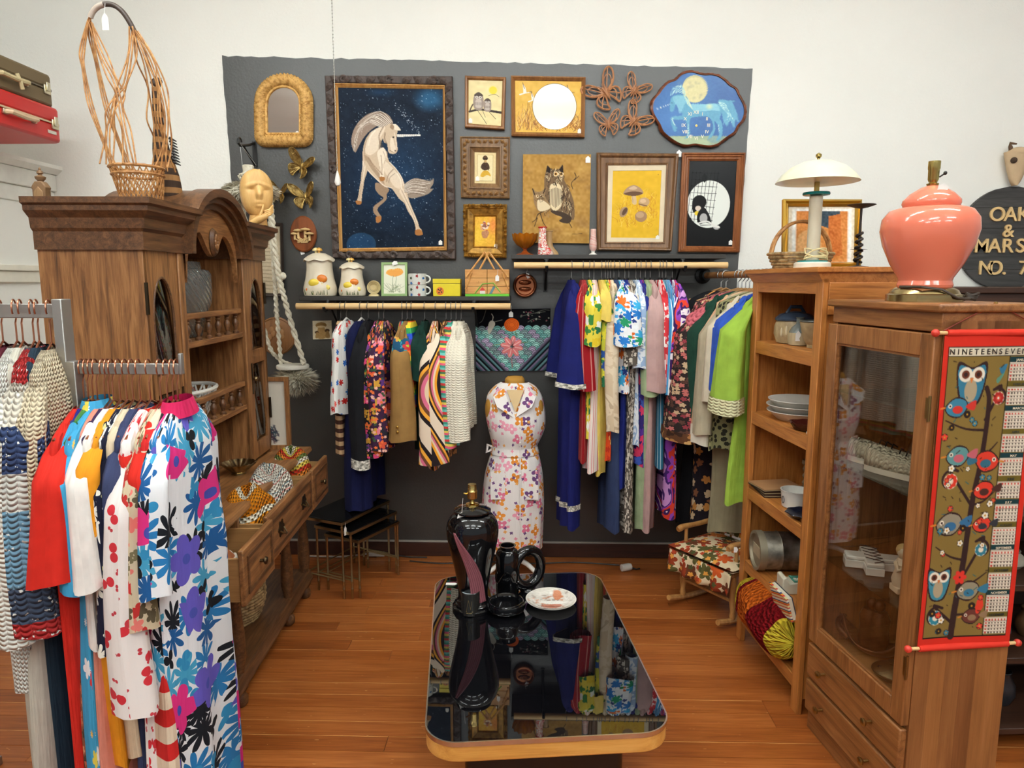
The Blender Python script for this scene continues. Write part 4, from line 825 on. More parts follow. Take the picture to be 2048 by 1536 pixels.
# ---- embroidered panel
A = Art(951, 619, 1100, 741, (14, 14, 18), 2.6)
for j in range(-0, 11):
    for i in range(11):
        x = 948 + i * 15.5 + (7.7 if j % 2 else 0); y = 660 + j * 8.2
        pal = ((150, 204, 192), (112, 176, 168), (172, 152, 180), (128, 150, 152))[(i * 3 + j * 5) % 4]
        dk_ = tuple(int(v * .45) for v in pal); A.ell(x, y, 9.3, 9.3, (24, 28, 32)); A.ell(x, y, 8.6, 8.6, pal); A.ell(x, y + .5, 6.6, 6.6, dk_); A.ell(x, y + .8, 5.9, 5.9, tuple(min(255, v + 25) for v in pal)); A.ell(x, y + 1.6, 4.0, 4.0, dk_); A.ell(x, y + 2, 3.3, 3.3, pal)
for i in range(0): A.ell(1030 + i * 15, 650 + (i % 2) * 4, 7.5, 7.5, ((94, 148, 142), (152, 134, 160))[i % 2]); A.ell(1030 + i * 15, 651 + (i % 2) * 4, 4.5, 4.5, (30, 40, 44))
for s_ in (1, -1):
    xc_ = 1024.5
    for k, cl in enumerate(((112, 98, 120), (40, 42, 50), (92, 132, 136), (30, 32, 38), (128, 112, 140), (64, 92, 98), (22, 24, 30), (104, 140, 142), (40, 42, 50), (120, 104, 130), (60, 86, 92), (26, 26, 32))):
        o_ = k * 5.2; A.line([(xc_ + s_ * 76, 676 + o_), (xc_ + s_ * 12 , 741 + o_)], 5.2, cl, False); 
        for h in range(2): A.line([(xc_ + s_ * 76, 675.4 + o_ + h * 2), (xc_ + s_ * 12, 740.4 + o_ + h * 2)], .5, tuple(max(0, v - 40) for v in cl), False)
for (a, b) in (((958, 646), (972, 620)), ((1040, 634), (1090, 625)), ((1055, 645), (1080, 640)), ((1070, 628), (1098, 622))): A.line([a, ((a[0] + b[0]) / 2, a[1] - 6), b], .8, (120, 120, 108))
for k in range(26): A.ell(1040 + A.rs.rand() * 58, 620 + A.rs.rand() * 26, 1.6, 1.2, ((150, 150, 136), (120, 60, 70), (90, 96, 84))[k % 3])
A.ell(1023, 650, 15, 13, (222, 96, 30))
for r in (12, 9, 6): A.ell(1023, 650, r, r * .87, (176, 66, 22)); A.ell(1023, 650, r - .9, r * .87 - .8, (226, 104, 36))
A.poly([(975, 660), (978, 645), (985, 641), (990, 648), (984, 660), (978, 668)], (206, 200, 184)); A.line([(984, 643), (986, 634), (983, 628)], 1.3, (206, 200, 184)); A.line([(978, 666), (976, 678)], .7, (150, 140, 120)); A.line([(988, 644), (1004, 640)], 2, (130, 128, 118), w1=.5)
A.line([(1023, 716), (1024, 735)], 1.2, (170, 90, 90)); A.line([(1012, 676), (1002, 668)], 2.2, (120, 170, 150)); A.line([(1034, 672), (1030, 664)], 2, (90, 130, 90)); A.line([(1040, 686), (1056, 684)], 2.4, (110, 130, 90), w1=.6); A.line([(1000, 688), (984, 690)], 2.2, (130, 150, 110), w1=.6)
for k in range(8):
    a = 2 * pi * k / 8 + .2; A.ell(1023 + 13 * cos(a), 693 + 12 * sin(a), 10, 5.2, (226, 126, 124), rot=a); A.line([(1023 + 5 * cos(a), 693 + 5 * sin(a)), (1023 + 20 * cos(a), 693 + 18 * sin(a))], 1.4, (246, 200, 190), False)
for k in range(14): A.line([(1024, 692), (1024 + A.rs.randn() * 4, 688 + A.rs.randn() * 5)], .6, (60, 40, 40))
q = quad((951, 619), (1101, 617), (1100, 741), (952, 742)); t, c = wthing('embroidered_panel', 'embroidered black panel with crane, orange sun and pink lotus over waves', 'textile', q)
obj('board', loft(q, [p * .999 + sum(q) / 4 * .001 for p in q], [(0, 0), (0, .016), (1, .0162)], c), plain((16, 16, 18), .8), t, ang=20); flat(A, q, .0165, c, 190, 156, 'embroidery', t, .9, spec=.1); wtag(t, c, 1022, 622, .02, w_=.024, h_=.034, string=.03)
# ---- small mushroom tile
A = Art(624, 642, 662, 679, (222, 208, 178), 3); A.ell(641, 651, 11, 6, (150, 116, 68)); A.poly([(636, 654), (647, 654), (650, 676), (633, 676)], (176, 140, 88)); A.ell(653, 662, 5, 3.5, (86, 62, 40)); A.poly([(651, 664), (656, 664), (658, 676), (650, 676)], (150, 116, 70)); A.ell(632, 665, 4, 2.6, (86, 62, 40)); A.poly([(631, 666), (635, 666), (636, 676), (629, 676)], (170, 134, 84)); A.ell(641, 654, 9, 2, (220, 196, 150)); A.noise(20, 4)
q = quad((624, 642), (662, 641), (663, 678), (625, 679)); t, c = wthing('mushroom_tile', 'small square tile with brown mushrooms hung under the shelf', 'tile', q)
obj('tile_body', loft(q, [p * .999 + sum(q) / 4 * .001 for p in q], [(0, 0), (0, .008), (1, .0081)], c), plain((214, 200, 170), .5), t, ang=20); flat(A, q, .0083, c, 50, 50, 'tile_print', t, .35)
# ---- live-edge clock
def CL_(s): return [(1180 + float(a) / 6.4, 140 + float(b) / 6.4) for a, b in (q.split(',') for q in s.split())]
OUT = CL_('1090,120 1150,60 1230,25 1320,20 1400,45 1480,55 1560,52 1650,75 1730,130 1790,190 1870,240 1910,320 1950,390 1985,470 1990,560 1960,650 1900,720 1860,800 1790,850 1720,900 1640,960 1540,985 1440,975 1340,960 1240,975 1150,960 1060,910 980,850 920,790 880,700 830,620 790,540 785,450 810,370 870,300 920,230 990,160')
A = Art(1297, 142, 1494, 302, (58, 104, 164), 2.3); A.ell(1350, 230, 60, 60, (84, 136, 196), .6, soft=1); A.ell(1470, 200, 50, 40, (44, 86, 150), .6, soft=1); A.ell(1385, 180, 50, 50, (92, 140, 196), .5, soft=1)
A.poly(CL_('1000,845 1560,845 1800,850 1700,940 1400,990 1100,950'), (150, 168, 140), False); A.poly(CL_('1040,860 1300,870 1500,900 1500,960 1200,950'), (176, 190, 150), a=.6); A.poly(CL_('1520,860 1700,860 1640,930 1520,920'), (120, 150, 150), a=.7)
A.ell(*CL_('1340,245')[0], 25.5, 27.5, (196, 190, 140)); A.ell(*CL_('1335,255')[0], 24, 25, (224, 214, 160), .7)
for k in range(26): A.ell(1389.5 + A.rs.randn() * 11, 177 + A.rs.randn() * 11, 3 + 3 * A.rs.rand(), 2 + 3 * A.rs.rand(), (150, 150, 128) if k % 2 else (226, 216, 168), .3, soft=.8)
C0, C1, C2 = (96, 160, 190), (146, 204, 216), (196, 230, 220)
A.poly(CL_('1640,400 1700,380 1780,395 1860,385 1820,420 1850,480 1880,560 1900,670 1860,640 1840,740 1790,650 1750,720 1700,640 1680,520'), C0)
for k in range(9): A.line(CL_(f'1650,{405+k*5} {1730+k*6},{430+k*20} {1760+k*12},{560+k*12} {1700+k*22},{700-k*6}'), 1.3, C2 if k % 2 else (116, 180, 200), w1=.4)
A.poly(CL_('1030,380 1080,330 1180,320 1250,360 1290,440 1400,450 1480,440 1560,430 1640,440 1680,520 1660,620 1690,690 1690,830 1650,900 1615,895 1650,820 1640,720 1590,660 1600,760 1560,850 1520,880 1520,850 1570,760 1560,660 1500,600 1380,600 1290,620 1270,700 1275,830 1250,870 1200,880 1240,840 1240,700 1200,640 1120,640 1060,640 1090,720 1115,730 1090,790 1060,760 1030,640 1060,600 1180,580 1130,500 1100,430 1080,500 1040,540 1020,500'), C0)
A.poly(CL_('1290,440 1480,440 1620,440 1660,520 1560,520 1440,530 1330,520'), C1, a=.8); A.ell(*CL_('1525,470')[0], 9, 8, (222, 226, 178), .8, soft=.8); A.poly(CL_('1060,350 1180,330 1240,370 1200,460 1150,560 1120,480 1080,420'), C1, a=.6)
for k in range(14): u = k / 13; A.line(CL_(f'{1030+190*u},{330-40*sin(pi*u)} {1040+170*u},{270-60*sin(pi*u)} {1060+110*u},{230-40*u}'), 1.4, C2 if k % 2 else C1, w1=.3)
for k in range(10): u = k / 9; A.line(CL_(f'{1200+60*u},{330+60*u} {1230+60*u},{400+60*u} {1240+70*u},{440+70*u}'), 1.6, (226, 228, 190) if k % 2 else C1, w1=.4)
A.line(CL_('1020,440 845,505'), 1.6, (206, 222, 226), False, w1=.5); A.ell(*CL_('905,488')[0], 1.2, 1.2, (250, 250, 220)); A.ell(*CL_('1045,420')[0], 1, .8, (30, 50, 70)); A.line(CL_('1100,600 1050,630 1090,720'), 1, C2); A.line(CL_('1640,700 1650,800'), 1, C2); A.line(CL_('1255,700 1255,840'), 1.2, C2)
A.noise(12, 5)
cen = np.array([1393., 222.]); outl = [np.array(q) for q in spl(OUT, 4, True)]; No = len(outl)
q = [wq(*p) for p in outl]; t, c = wthing('unicorn_clock', 'live-edge wooden clock painted with a blue unicorn and moon', 'clock', [wq(1297, 142), wq(1494, 142), wq(1494, 302), wq(1297, 302)])
m = MB(); vs = []; rp = random.Random(8)
for t_, d_ in ((1.0, 0), (1.03, .012), (1.01, .028), (.975, .034), (.955, .0345)):
    for k, p in enumerate(outl):
        z = wq(*(cen + (p - cen) * (t_ + (rp.uniform(-.012, .012) if 0 < d_ < .03 else 0))), .02) - c; vs.append((z[0], -d_, z[1]))
m.add(vs, [(i * No + k, (i + 1) * No + k, (i + 1) * No + (k + 1) % No, i * No + (k + 1) % No) for i in range(4) for k in range(No)]); obj('bark_edge', m, wood((58, 28, 16), (110, 58, 34), (150, 84, 54), 1.2, 0, .3, 5), t, ang=40)
NR = 46; vs = []; pxs = []
for i in range(NR + 1):
    for p in outl:
        z = cen + (p - cen) * .958 * i / NR; pxs.append(z); w2 = wq(*z, .034) - c; vs.append((w2[0], -.0345, w2[1]))
o = obj('clock_face', MB().add(vs, [(i * No + k, i * No + (k + 1) % No, (i + 1) * No + (k + 1) % No, (i + 1) * No + k) for i in range(NR) for k in range(No)]), vcol(.3, .25), t, ang=180); pxs = np.array(pxs); paint_attr(o, A.samp(pxs[:, 0], pxs[:, 1]))
BRASS = metal((196, 164, 96), .3)
def text(s, size, mat, parent, loc, rot, name='lettering', ext=.0008, align='CENTER'):
    cu = bpy.data.curves.new(name, 'FONT'); cu.body = s; cu.size = size; cu.extrude = ext; cu.align_x = align; cu.align_y = 'CENTER'; cu.offset = size * .012; cu.materials.append(mat)
    tmp = linkobj(bpy.data.objects.new('tmp', cu)); dg = bpy.context.evaluated_depsgraph_get(); me = bpy.data.meshes.new_from_object(tmp.evaluated_get(dg)); bpy.data.objects.remove(tmp); bpy.data.curves.remove(cu)
    if not me.materials: me.materials.append(mat)
    o = linkobj(bpy.data.objects.new(name, me)); o.parent = parent; o.location = loc; o.rotation_euler = rot; return o
NUMM = plain((232, 226, 200), .4)
for k, s in enumerate(('XII', 'I', 'II', 'III', 'IV', 'V', 'VI', 'VII', 'VIII', 'IX', 'X', 'XI')):
    a = pi / 2 - 2 * pi * k / 12; p = wq(1392 + 25 * cos(a), 251 - 26 * sin(a), .036) - c; text(s, .024, NUMM, t, (p[0], -.0352, p[1]), (pi / 2, a - pi / 2 if False else 0, 0), 'clock_numeral')
p = wq(1392.5, 251.5, .036) - c; obj('spindle', MB().lathe([(.006, -.034), (.006, -.037), (.003, -.037), (.003, -.044), (.0005, -.045)], 12, (p[0], 0, p[1]), 'y'), BRASS, t); wtag(t, c, 1358, 300, .03, w_=.026, h_=.036)
# ---- wooden openwork butterflies
BFW = wood((120, 74, 44), (172, 116, 76), (196, 142, 98), 1.5, 2, .5, 5)
def butterfly(lab, cx, cy, ang, size, mat, name='wooden_butterfly', group='wooden openwork butterflies', solid=False, depth=.02, fold=.0):
    """pixel centre, tilt of the body in degrees, size in pixels; open ribs or relief wings"""
    w0 = wq(cx, cy); t = thing(name, lab, 'butterfly', (w0[0], D - .0035, w0[1]), 0, group); u = 3.95 / F; A_ = radians(ang)
    def P_(x, y, d): x *= u * size; y *= u * size; return (x * cos(A_) - y * sin(A_), -d, x * sin(A_) + y * cos(A_))
    for s in (-1, 1):
        for nm, shp in (('upper_wing', [(.04, .05), (.12, .28), (.30, .50), (.50, .56), (.56, .42), (.46, .22), (.30, .08), (.06, .0)]), ('lower_wing', [(.05, -.02), (.28, .0), (.40, -.12), (.36, -.30), (.26, -.42), (.17, -.46), (.15, -.32), (.08, -.16)])):
            L = [tuple(q) for q in spl(shp, 5, True)]; dd = lambda x: depth + fold * abs(x)
            m = MB(); rad = u * size * (.022 if solid else .03)
            if solid:
                n_ = len(L); cx_ = sum(q[0] for q in L) / n_; cy_ = sum(q[1] for q in L) / n_; vs = [P_(s * a, b, dd(a)) for a, b in L] + [P_(s * a, b, dd(a) - .003) for a, b in L] + [P_(s * cx_, cy_, dd(cx_) + .0), P_(s * cx_, cy_, dd(cx_) - .003)]
                m.add(vs, [(k, (k + 1) % n_, 2 * n_) for k in range(n_)] + [(n_ + (k + 1) % n_, n_ + k, 2 * n_ + 1) for k in range(n_)] + [(k, n_ + k, n_ + (k + 1) % n_, (k + 1) % n_) for k in range(n_)])
            wg = obj(nm, m.tube([P_(s * a, b, dd(a) + .002) for a, b in L], rad * (1.1 if solid else 1), 6, closed=True), mat, t)
            veins = MB(); tips = shp[1:7] if solid else shp[1:7:2]
            for k, (a, b) in enumerate(tips): veins.tube([P_(s * .06, shp[0][1] * .6, dd(.06) + .002), P_(s * (a * .55 + .02), b * .55 + (.02 if k % 2 else -.02), dd(a * .5) + .003), P_(s * a, b, dd(a) + .002)], rad * .7, 5)
            mid_ = [(a * .72, b * .72) for a, b in L[2:-6]]; veins.tube([P_(s * a, b, dd(a) + .002) for a, b in mid_], rad * .6, 5)
            obj('vein', veins, mat, wg)
    obj('body', MB().tube([P_(0, -.26, depth), P_(0, -.15, depth + .004), P_(0, 0, depth + .007), P_(0, .1, depth + .006), P_(0, .17, depth + .004)], [u * size * k for k in (.015, .04, .05, .045, .03)], 8), mat, t)
    for s in (-1, 1): obj('antenna', MB().tube([P_(0, .16, depth + .003), P_(s * .06, .26, depth + .003), P_(s * .13, .32, depth + .002), P_(s * .11, .28, depth + .002)], u * size * .012, 5), mat, t)
    obj('mount_pin', MB().tube([(0, 0, 0), (0, -depth, 0)], .002, 6), mat, t); return t
butterfly('largest carved openwork wooden butterfly with scrolled wings', 1211, 186, 38, 62, BFW); butterfly('small openwork wooden butterfly tilted right beside the clock', 1268, 182, -32, 46, BFW); butterfly('small upright openwork wooden butterfly above the owl canvas', 1216, 249, 8, 44, BFW); butterfly('openwork wooden butterfly tilted steeply, just beneath the other tilted one', 1267, 243, -40, 52, BFW)
BRB = NT('antique_brass', .38, .85, .5); BRB.col(BRB.ramp(BRB.noise(BRB.co(), 50, 3), [(.3, lin((120, 92, 48))), (.65, lin((196, 168, 104)))])); BRB = BRB.m
butterfly('brass butterfly tilted under the wicker mirror', 603, 334, -24, 46, BRB, 'brass_butterfly', 'brass butterflies', True, .012, .12); butterfly('upright brass butterfly above the oval mushroom plaque', 611, 395, 6, 45, BRB, 'brass_butterfly', 'brass butterflies', True, .012, .12); butterfly('brass butterfly half hidden behind the carved wooden face', 559, 388, -12, 38, BRB, 'brass_butterfly', 'brass butterflies', True, .012, .12)
# ---- oval mushroom plaque
w0 = wq(606, 468); t = thing('mushroom_plaque', 'oval brown plaque with carved cream mushrooms in relief', 'plaque', (w0[0], D - .0035, w0[1])); u = 3.95 / F
obj('oval_board', MB().lathe([(26 * u, 0), (26 * u, -.012), (24 * u, -.018), (.0, -.0185)], 40, axis='y', sy=35 / 26), wood((92, 44, 18), (134, 72, 34), None, 1, 2, .3, 5), t)
CRMS = plain((222, 188, 130), .6)
for x, y, s in ((-8, 6, 1), (6, 8, 1.1), (14, 0, .95), (-15, 0, .8)):
    k = obj('mushroom', MB().lathe([(.0, .011), (7 * u * s, .006), (9.5 * u * s, 0), (8.5 * u * s, -.004), (2.5 * u * s, -.005), (2.6 * u * s, -14 * u * s)], 14, (x * u, -.03, y * u)), CRMS, t)
rp = random.Random(6)
for k in range(16): obj('grass_tuft', MB().tube([((rp.uniform(-13, 13)) * u, -.02, -16 * u), ((rp.uniform(-15, 15)) * u, -.034, rp.uniform(-12, -6) * u)], [.006, .002], 6), CRMS, t)
ptag(t, -5 * u, -31 * u, -.004, .022, .024, 0, .2)
# ---- copper fish mould
w0 = wq(1050, 571); t = thing('copper_mould', 'round copper mould with two fish on the wall', 'mould', (w0[0], D - .0035, w0[1])); COP = metal((168, 104, 72), .32)
obj('dish', MB().lathe([(23 * u, 0), (24 * u, -.01), (22 * u, -.028), (20 * u, -.03), (17.5 * u, -.016), (.0, -.014)], 40, axis='y'), COP, t); obj('beaded_rim', MB().tube([(20.8 * u * cos(a), -.029, 20.8 * u * sin(a)) for a in [2 * pi * k / 50 for k in range(50)]], [.004 + .0012 * (k % 2) for k in range(50)], 6, closed=True), COP, t)
for z, s in ((6, 1), (-7, -1)):
    f_ = obj('fish', MB().ball((0, -.016, z * u), 12 * u, 16, 8, (1.05, .35, .42)), COP, t); obj('fin', MB().prism([(s * 12 * u, z * u), (s * 16 * u, (z + 4) * u), (s * 15 * u, (z - 4) * u)], -.022, -.014, 'y'), COP, f_)
    for k in range(5): obj('scale_ridge', MB().tube([((-6 + 3 * k) * u, -.0285 + .001 * abs(k - 2), (z + 3) * u), ((-5 + 3 * k) * u, -.03 + .001 * abs(k - 2), z * u), ((-6 + 3 * k) * u, -.0285 + .001 * abs(k - 2), (z - 3) * u)], .002, 5), COP, f_)
ptag(t, 3 * u, 24 * u, -.03, .02, .03, .02, .5)
# ---- hook bracket
w0 = wq(508, 312); t = thing('wall_hook', 'black iron triangular hook bracket that carries the macrame hanger', 'hook', (w0[0], D - .0035, w0[1]))
obj('back_plate', B((-.012, -.005, -.06), (.012, 0, .08)), IRON, t); obj('arm', MB().tube([(0, -.004, .07), (0, -.08, .045), (0, -.20, .02), (0, -.225, .03), (0, -.22, .05)], .007, 8), IRON, t); obj('brace', MB().tube([(0, -.004, -.05), (0, -.16, .028)], .006, 8), IRON, t); obj('curl', MB().tube([(-.0, -.2 + .02 * cos(a), .04 + .02 * sin(a)) for a in [k * .5 for k in range(10)]], .005, 6), IRON, t)
HOOKP = (w0[0], D - .0035 - .20, w0[1] + .02)
# ---- round shop sign, skull
w0 = wq(2017, 477); t = thing('round_sign', 'round dark plank shop sign with raised cream letters', 'sign', (w0[0], D - .0035, w0[1])); r = 97 * u
SGN = wood((40, 38, 36), (62, 60, 58), (80, 77, 74), .8, 0, .6, 5)
for k in range(5):
    z0, z1 = -r + 2 * r * k / 5, -r + 2 * r * (k + 1) / 5 - .001; pts = []
    for j in range(9): z = z0 + (z1 - z0) * j / 8; pts.append((max(1e-4, (r * r - z * z)) ** .5 if abs(z) < r else .0, z))
    obj('sign_plank', MB().prism(pts + [(-a, b) for a, b in pts[::-1]], -.022, 0, 'y'), SGN, t, bevel=.001)
LET = plain((226, 190, 132), .5)
for s, x, y, sz in (('OAK', 2019, 430, 33), ('&', 2015, 463, 30), ('MARSH', 2013, 493, 33), ('NO. 7', 2007, 537, 33)):
    p = wq(x, y, .024) - w0
    for i_, ch_ in enumerate(s):
        if ch_ != ' ': text(ch_, sz * u * 1.12, LET, t, (p[0] + (i_ - (len(s) - 1) / 2) * sz * u * (.74 if s != 'NO. 7' else .54), -.027, p[1]), (pi / 2, 0, 0), 'sign_letter', .005)
w0 = wq(2026, 330); t = thing('roe_skull', 'small antlered skull trophy on the white wall', 'skull', (w0[0], D - .0035, w0[1])); BON = plain((196, 168, 132), .7)
obj('skull', MB().grid(lambda a, v: ((.062 * (1 - v) ** .6 + .008) * (cos(2 * pi * a)), -.045 - (.042 * (1 - v * .5)) * sin(2 * pi * a), .06 - v * .17), 18, 10, True), BON, t)
for s in (-1, 1): obj('antler', MB().tube([(s * .035, -.05, .05), (s * .045, -.05, .09), (s * .05, -.055, .105), (s * .02, -.06, .10)] if s < 0 else [(.035, -.05, .05), (.05, -.05, .075), (.06, -.055, .11), (.05, -.05, .15)], [.012, .01, .008, .004], 8), plain((96, 70, 46), .7), t)
for s in (-1, 1): obj('brow', MB().ball((0, -.05, .058), .052, 16, 10, (1.05, .75, .55)), BON, t) if s < 0 else None
for s in (-1, 1): obj('eye_socket', MB().ball((s * .036, -.075, .015), .016, 10, 7), plain((70, 52, 38), .9), t)
# ================================================================ clothes
def cloth_grid(fn, nu, nv, per):
    """closed tube of cloth; fn(theta, t) -> xyz, per(t) -> girth for the print scale"""
    vs = []; uv = []; fs = []
    for j in range(nv + 1):
        t = j / nv; g = per(t)
        for i in range(nu + 1):
            th = 2 * pi * i / nu; p = fn(th, t); vs.append(p); uv.append((g * i / nu, p[2]))
    W = nu + 1
    for j in range(nv):
        for i in range(nu): fs.append((j * W + i, (j + 1) * W + i, (j + 1) * W + i + 1, j * W + i + 1))
    return MB().add(vs, fs), uv
COPPER = metal((190, 128, 100), .3); WIREM = metal((150, 148, 145), .35); WHITEP = plain((225, 222, 215), .4); BLACKP = plain((30, 28, 27), .5); WOODH = wood((150, 104, 58), (182, 136, 84), None, 1, 0, .5, 4)
def hanger(hk, ang, kind, lab, grp, sw, drop=.13):
    h = thing({'copper': 'copper_hanger', 'wire': 'wire_hanger', 'white': 'plastic_hanger', 'wood': 'wooden_hanger', 'black': 'velvet_hanger'}[kind], lab, 'hanger', hk, ang, grp); mt = {'copper': COPPER, 'wire': WIREM, 'white': WHITEP, 'wood': WOODH, 'black': BLACKP}[kind]; r = .0022 if kind != 'wood' else .0025
    arc = [(.0225 * cos(radians(a)), 0, .0225 * sin(radians(a))) for a in range(-35, 215, 25)]
    obj('hook', MB().tube(arc + [(-.012, 0, -.024), (0, 0, -.036), (0, 0, -drop + .012)], r, 6), COPPER if kind == 'copper' else WIREM, h)
    rr = .003 if kind in ('copper', 'wire') else .006
    obj('shoulder_bar', MB().tube([(-(sw - .02), 0, -drop - .048), (-(sw * .5), 0, -drop - .02), (0, 0, -drop + .012), (sw * .5, 0, -drop - .02), (sw - .02, 0, -drop - .048)], rr, 6), mt, h)
    return h
def garment(name, label, cat, hk, ang, mat, L=.9, sw=.2, th=.03, flare=.02, sl=None, sr=.05, smat=None, neck=.065, folds=5, amp=.012, drop=.13, grp=None, trim=None, strim=None, lower=None, collar=None, seed=None, buttons=None, waist=0, hk_kind='wire', hgrp=None, hlab=None, sr1=None, sleeveless=False, sy=1.25, skew=0, far=True, shag=0):
    rs = random.Random(seed if seed is not None else len(label) * 31 + int(abs(hk[0]) * 1000)); ph = [rs.uniform(0, 6.28) for _ in range(6)]
    t = thing(name, label, cat, hk, ang, grp)
    def prof(v):      # v metres below the neck
        if v < .05: k = v / .05; return neck + (sw * .96 - neck) * k ** .8, .014 + th * .55 * k
        if v < .10: k = (v - .05) / .05; return sw * (.96 + .04 * k), th * (.55 + .35 * k) + .014
        k = (v - .1) / max(.01, L - .1); w_ = sw * (1 - .10 * min(1, k * 4)) + flare * k - waist * math.exp(-((v - .36) / .12) ** 2); return w_, th * (.9 + .1 * k) + .014
    def body(z0, z1):
        def fn(a, tt):
            tt = tt ** 1.35 if z0 == 0 else tt
            v = z0 + (z1 - z0) * tt; w_, d_ = prof(v); k = min(1, max(0, (v - .08) / .3)); c_, s_ = cos(a), sin(a)
            x = w_ * math.copysign(abs(c_) ** .75, c_); fo = amp * k * (sin(folds * x / sw * 1.7 + ph[0] + .5 * sin(3 * v + ph[1])) + .5 * sin(folds * 2.3 * x / sw + ph[2])); y = d_ * math.copysign(abs(s_) ** .9, s_) * (1 + .25 * k * sin(3 * a + ph[3])) + fo
            return (x + .012 * k * sin(5 * v + ph[4]) * (1 if c_ > 0 else .6) + skew * max(0, v - .1), y, -drop - v + .008 * k * sin(4 * a + ph[5]) * (1 if v >= L - .01 else 0))
        return cloth_grid(fn, 44, max(10, int((z1 - z0) * 32)), lambda q: 4 * (sw + th) * .95)
    if lower:
        zl, lm = lower; b, uv = body(0, zl); obj('bodice', b, mat, t, ang=180, uvs=uv); b, uv = body(zl, L); obj('skirt', b, lm, t, ang=180, uvs=uv)
    else: b, uv = body(0, L); obj('body', b, mat, t, ang=180, uvs=uv)
    if trim:
        for (z, hgt, tm) in trim:
            def fn(a, tt):
                v = z + hgt * tt; w_, d_ = prof(v); c_, s_ = cos(a), sin(a); k = min(1, max(0, (v - .08) / .3)); x = w_ * math.copysign(abs(c_) ** .75, c_); fo = amp * k * (sin(folds * x / sw * 1.7 + ph[0] + .5 * sin(3 * v + ph[1])) + .5 * sin(folds * 2.3 * x / sw + ph[2]))
                return ((x + .012 * k * sin(5 * v + ph[4]) * (1 if c_ > 0 else .6) + skew * max(0, v - .1)) * 1.012, (d_ * math.copysign(abs(s_) ** .9, s_) * (1 + .25 * k * sin(3 * a + ph[3]))) * 1.1 + fo + .0015 * (1 if s_ > 0 else -1), -drop - v)
            b, uv = cloth_grid(fn, 44, 3, lambda q: 4 * sw); obj('trim_band', b, tm, t, ang=180, uvs=uv)
    if sl:
        for s in ((1, -1) if far else (1,)):
            r1 = sr1 or sr
            def fn(a, tt):
                v = sl * tt; q = min(1, tt / .22); x = sw * (.70 + .22 * q ** .7) + .045 * q + .02 * tt; z = -drop - .030 - .028 * q - v
                r_ = (sr * (.35 + .65 * q ** .6)) * (1 - tt) + r1 * tt
                return (s * (x + r_ * .8 * cos(a) * (1 + .1 * sin(4 * a + 6 * v + ph[1])) * (.3 + .7 * q)), r_ * sy * sin(a) * (1 + .12 * sin(3 * a + ph[2])) + .006 * sin(9 * v + ph[3]) + skew * v * .3, z - .014 * (1 - q) * cos(a) + (.006 * sin(2 * a + ph[4]) if tt > .2 else 0))
            b, uv = cloth_grid(fn, 18, max(8, int(sl * 30)), lambda q: 2 * pi * sr); so = obj('sleeve', b, smat or mat, t, ang=180, uvs=uv)
            if strim:
                hg, tm = strim; b, uv = cloth_grid(lambda a, q: (lambda p, c0: (c0 + (p[0] - c0) * 1.06, p[1] * 1.06, p[2] - .001))(fn(a, 1 - hg / sl * (1 - q)), s * (sw * .9 + .065)), 18, 3, lambda q: 2 * pi * sr); obj('cuff', b, tm, so, ang=180, uvs=uv)
            if buttons and s == 1:
                for k in range(buttons): obj('button', MB().ball((sw * .9 + .065 + r1 * .82, -.012, -drop - .055 - sl + .05 + k * .025), .0075, 8, 6, (.5, 1, 1)), metal((200, 160, 80), .35), so)
    if collar: 
        b, uv = cloth_grid(lambda a, q: ((neck + .012 + .02 * q) * cos(a), (.03 + .014 * q) * sin(a), -drop + .018 - .04 * q), 20, 4, lambda q: .4); obj('collar', b, collar, t, ang=180, uvs=uv)
    hanger(hk, ang, hk_kind, {'copper': 'copper', 'wire': 'thin wire', 'white': 'white plastic', 'wood': 'wooden'}[hk_kind] + ' hanger inside the ' + name.replace('_', ' '), hgrp, sw, drop)
    return t
# prints
P_HEART = printed((238, 236, 230), [dict(scale=17, cols=[(206, 40, 34), (56, 110, 190), (224, 90, 80), (60, 130, 200)], petals=6, size=.30, dens=.75, deep=.5)])
P_NAVY = cloth((14, 20, 62)); P_BLACK = cloth((20, 20, 24)); P_PINKF = printed((28, 20, 24), [dict(scale=26, cols=[(222, 70, 120), (226, 110, 50), (60, 110, 60), (190, 140, 50), (110, 60, 130)], petals=5, size=.52), dict(scale=48, cols=[(240, 150, 170), (40, 80, 50), (230, 160, 60)], petals=4, size=.34, dens=.6)])
P_ORF = printed((60, 30, 60), [dict(scale=22, cols=[(228, 90, 60), (232, 130, 150), (210, 160, 60), (90, 50, 120), (40, 40, 50)], petals=5, size=.55), dict(scale=44, cols=[(244, 190, 170), (240, 120, 60), (60, 90, 60)], petals=5, size=.36, dens=.7)])
P_TEAL = printed((30, 80, 110), [dict(scale=20, cols=[(60, 150, 170), (200, 60, 60), (150, 190, 60), (90, 60, 140), (220, 160, 70)], petals=5, size=.5), dict(scale=40, cols=[(170, 210, 70), (40, 60, 120)], petals=4, size=.34, dens=.6)])
P_TAN = cloth((148, 112, 62)); P_RAIN = stripes([((40, 80, 190), 1), ((60, 160, 90), 1), ((240, 210, 60), 1), ((235, 120, 40), 1), ((210, 50, 50), 1), ((80, 50, 140), 1)], .16); P_GREENV = cloth((10, 46, 38), .3)
P_SWIRL = swirl([(40, 28, 30), (240, 160, 40), (230, 205, 170), (220, 110, 140), (110, 66, 44), (245, 170, 60), (36, 26, 30), (236, 214, 190)], 1.5, 9)
P_PAIS = printed((96, 60, 36), [dict(scale=34, cols=[(176, 120, 70), (60, 36, 26), (206, 160, 100)], petals=3, size=.46)])
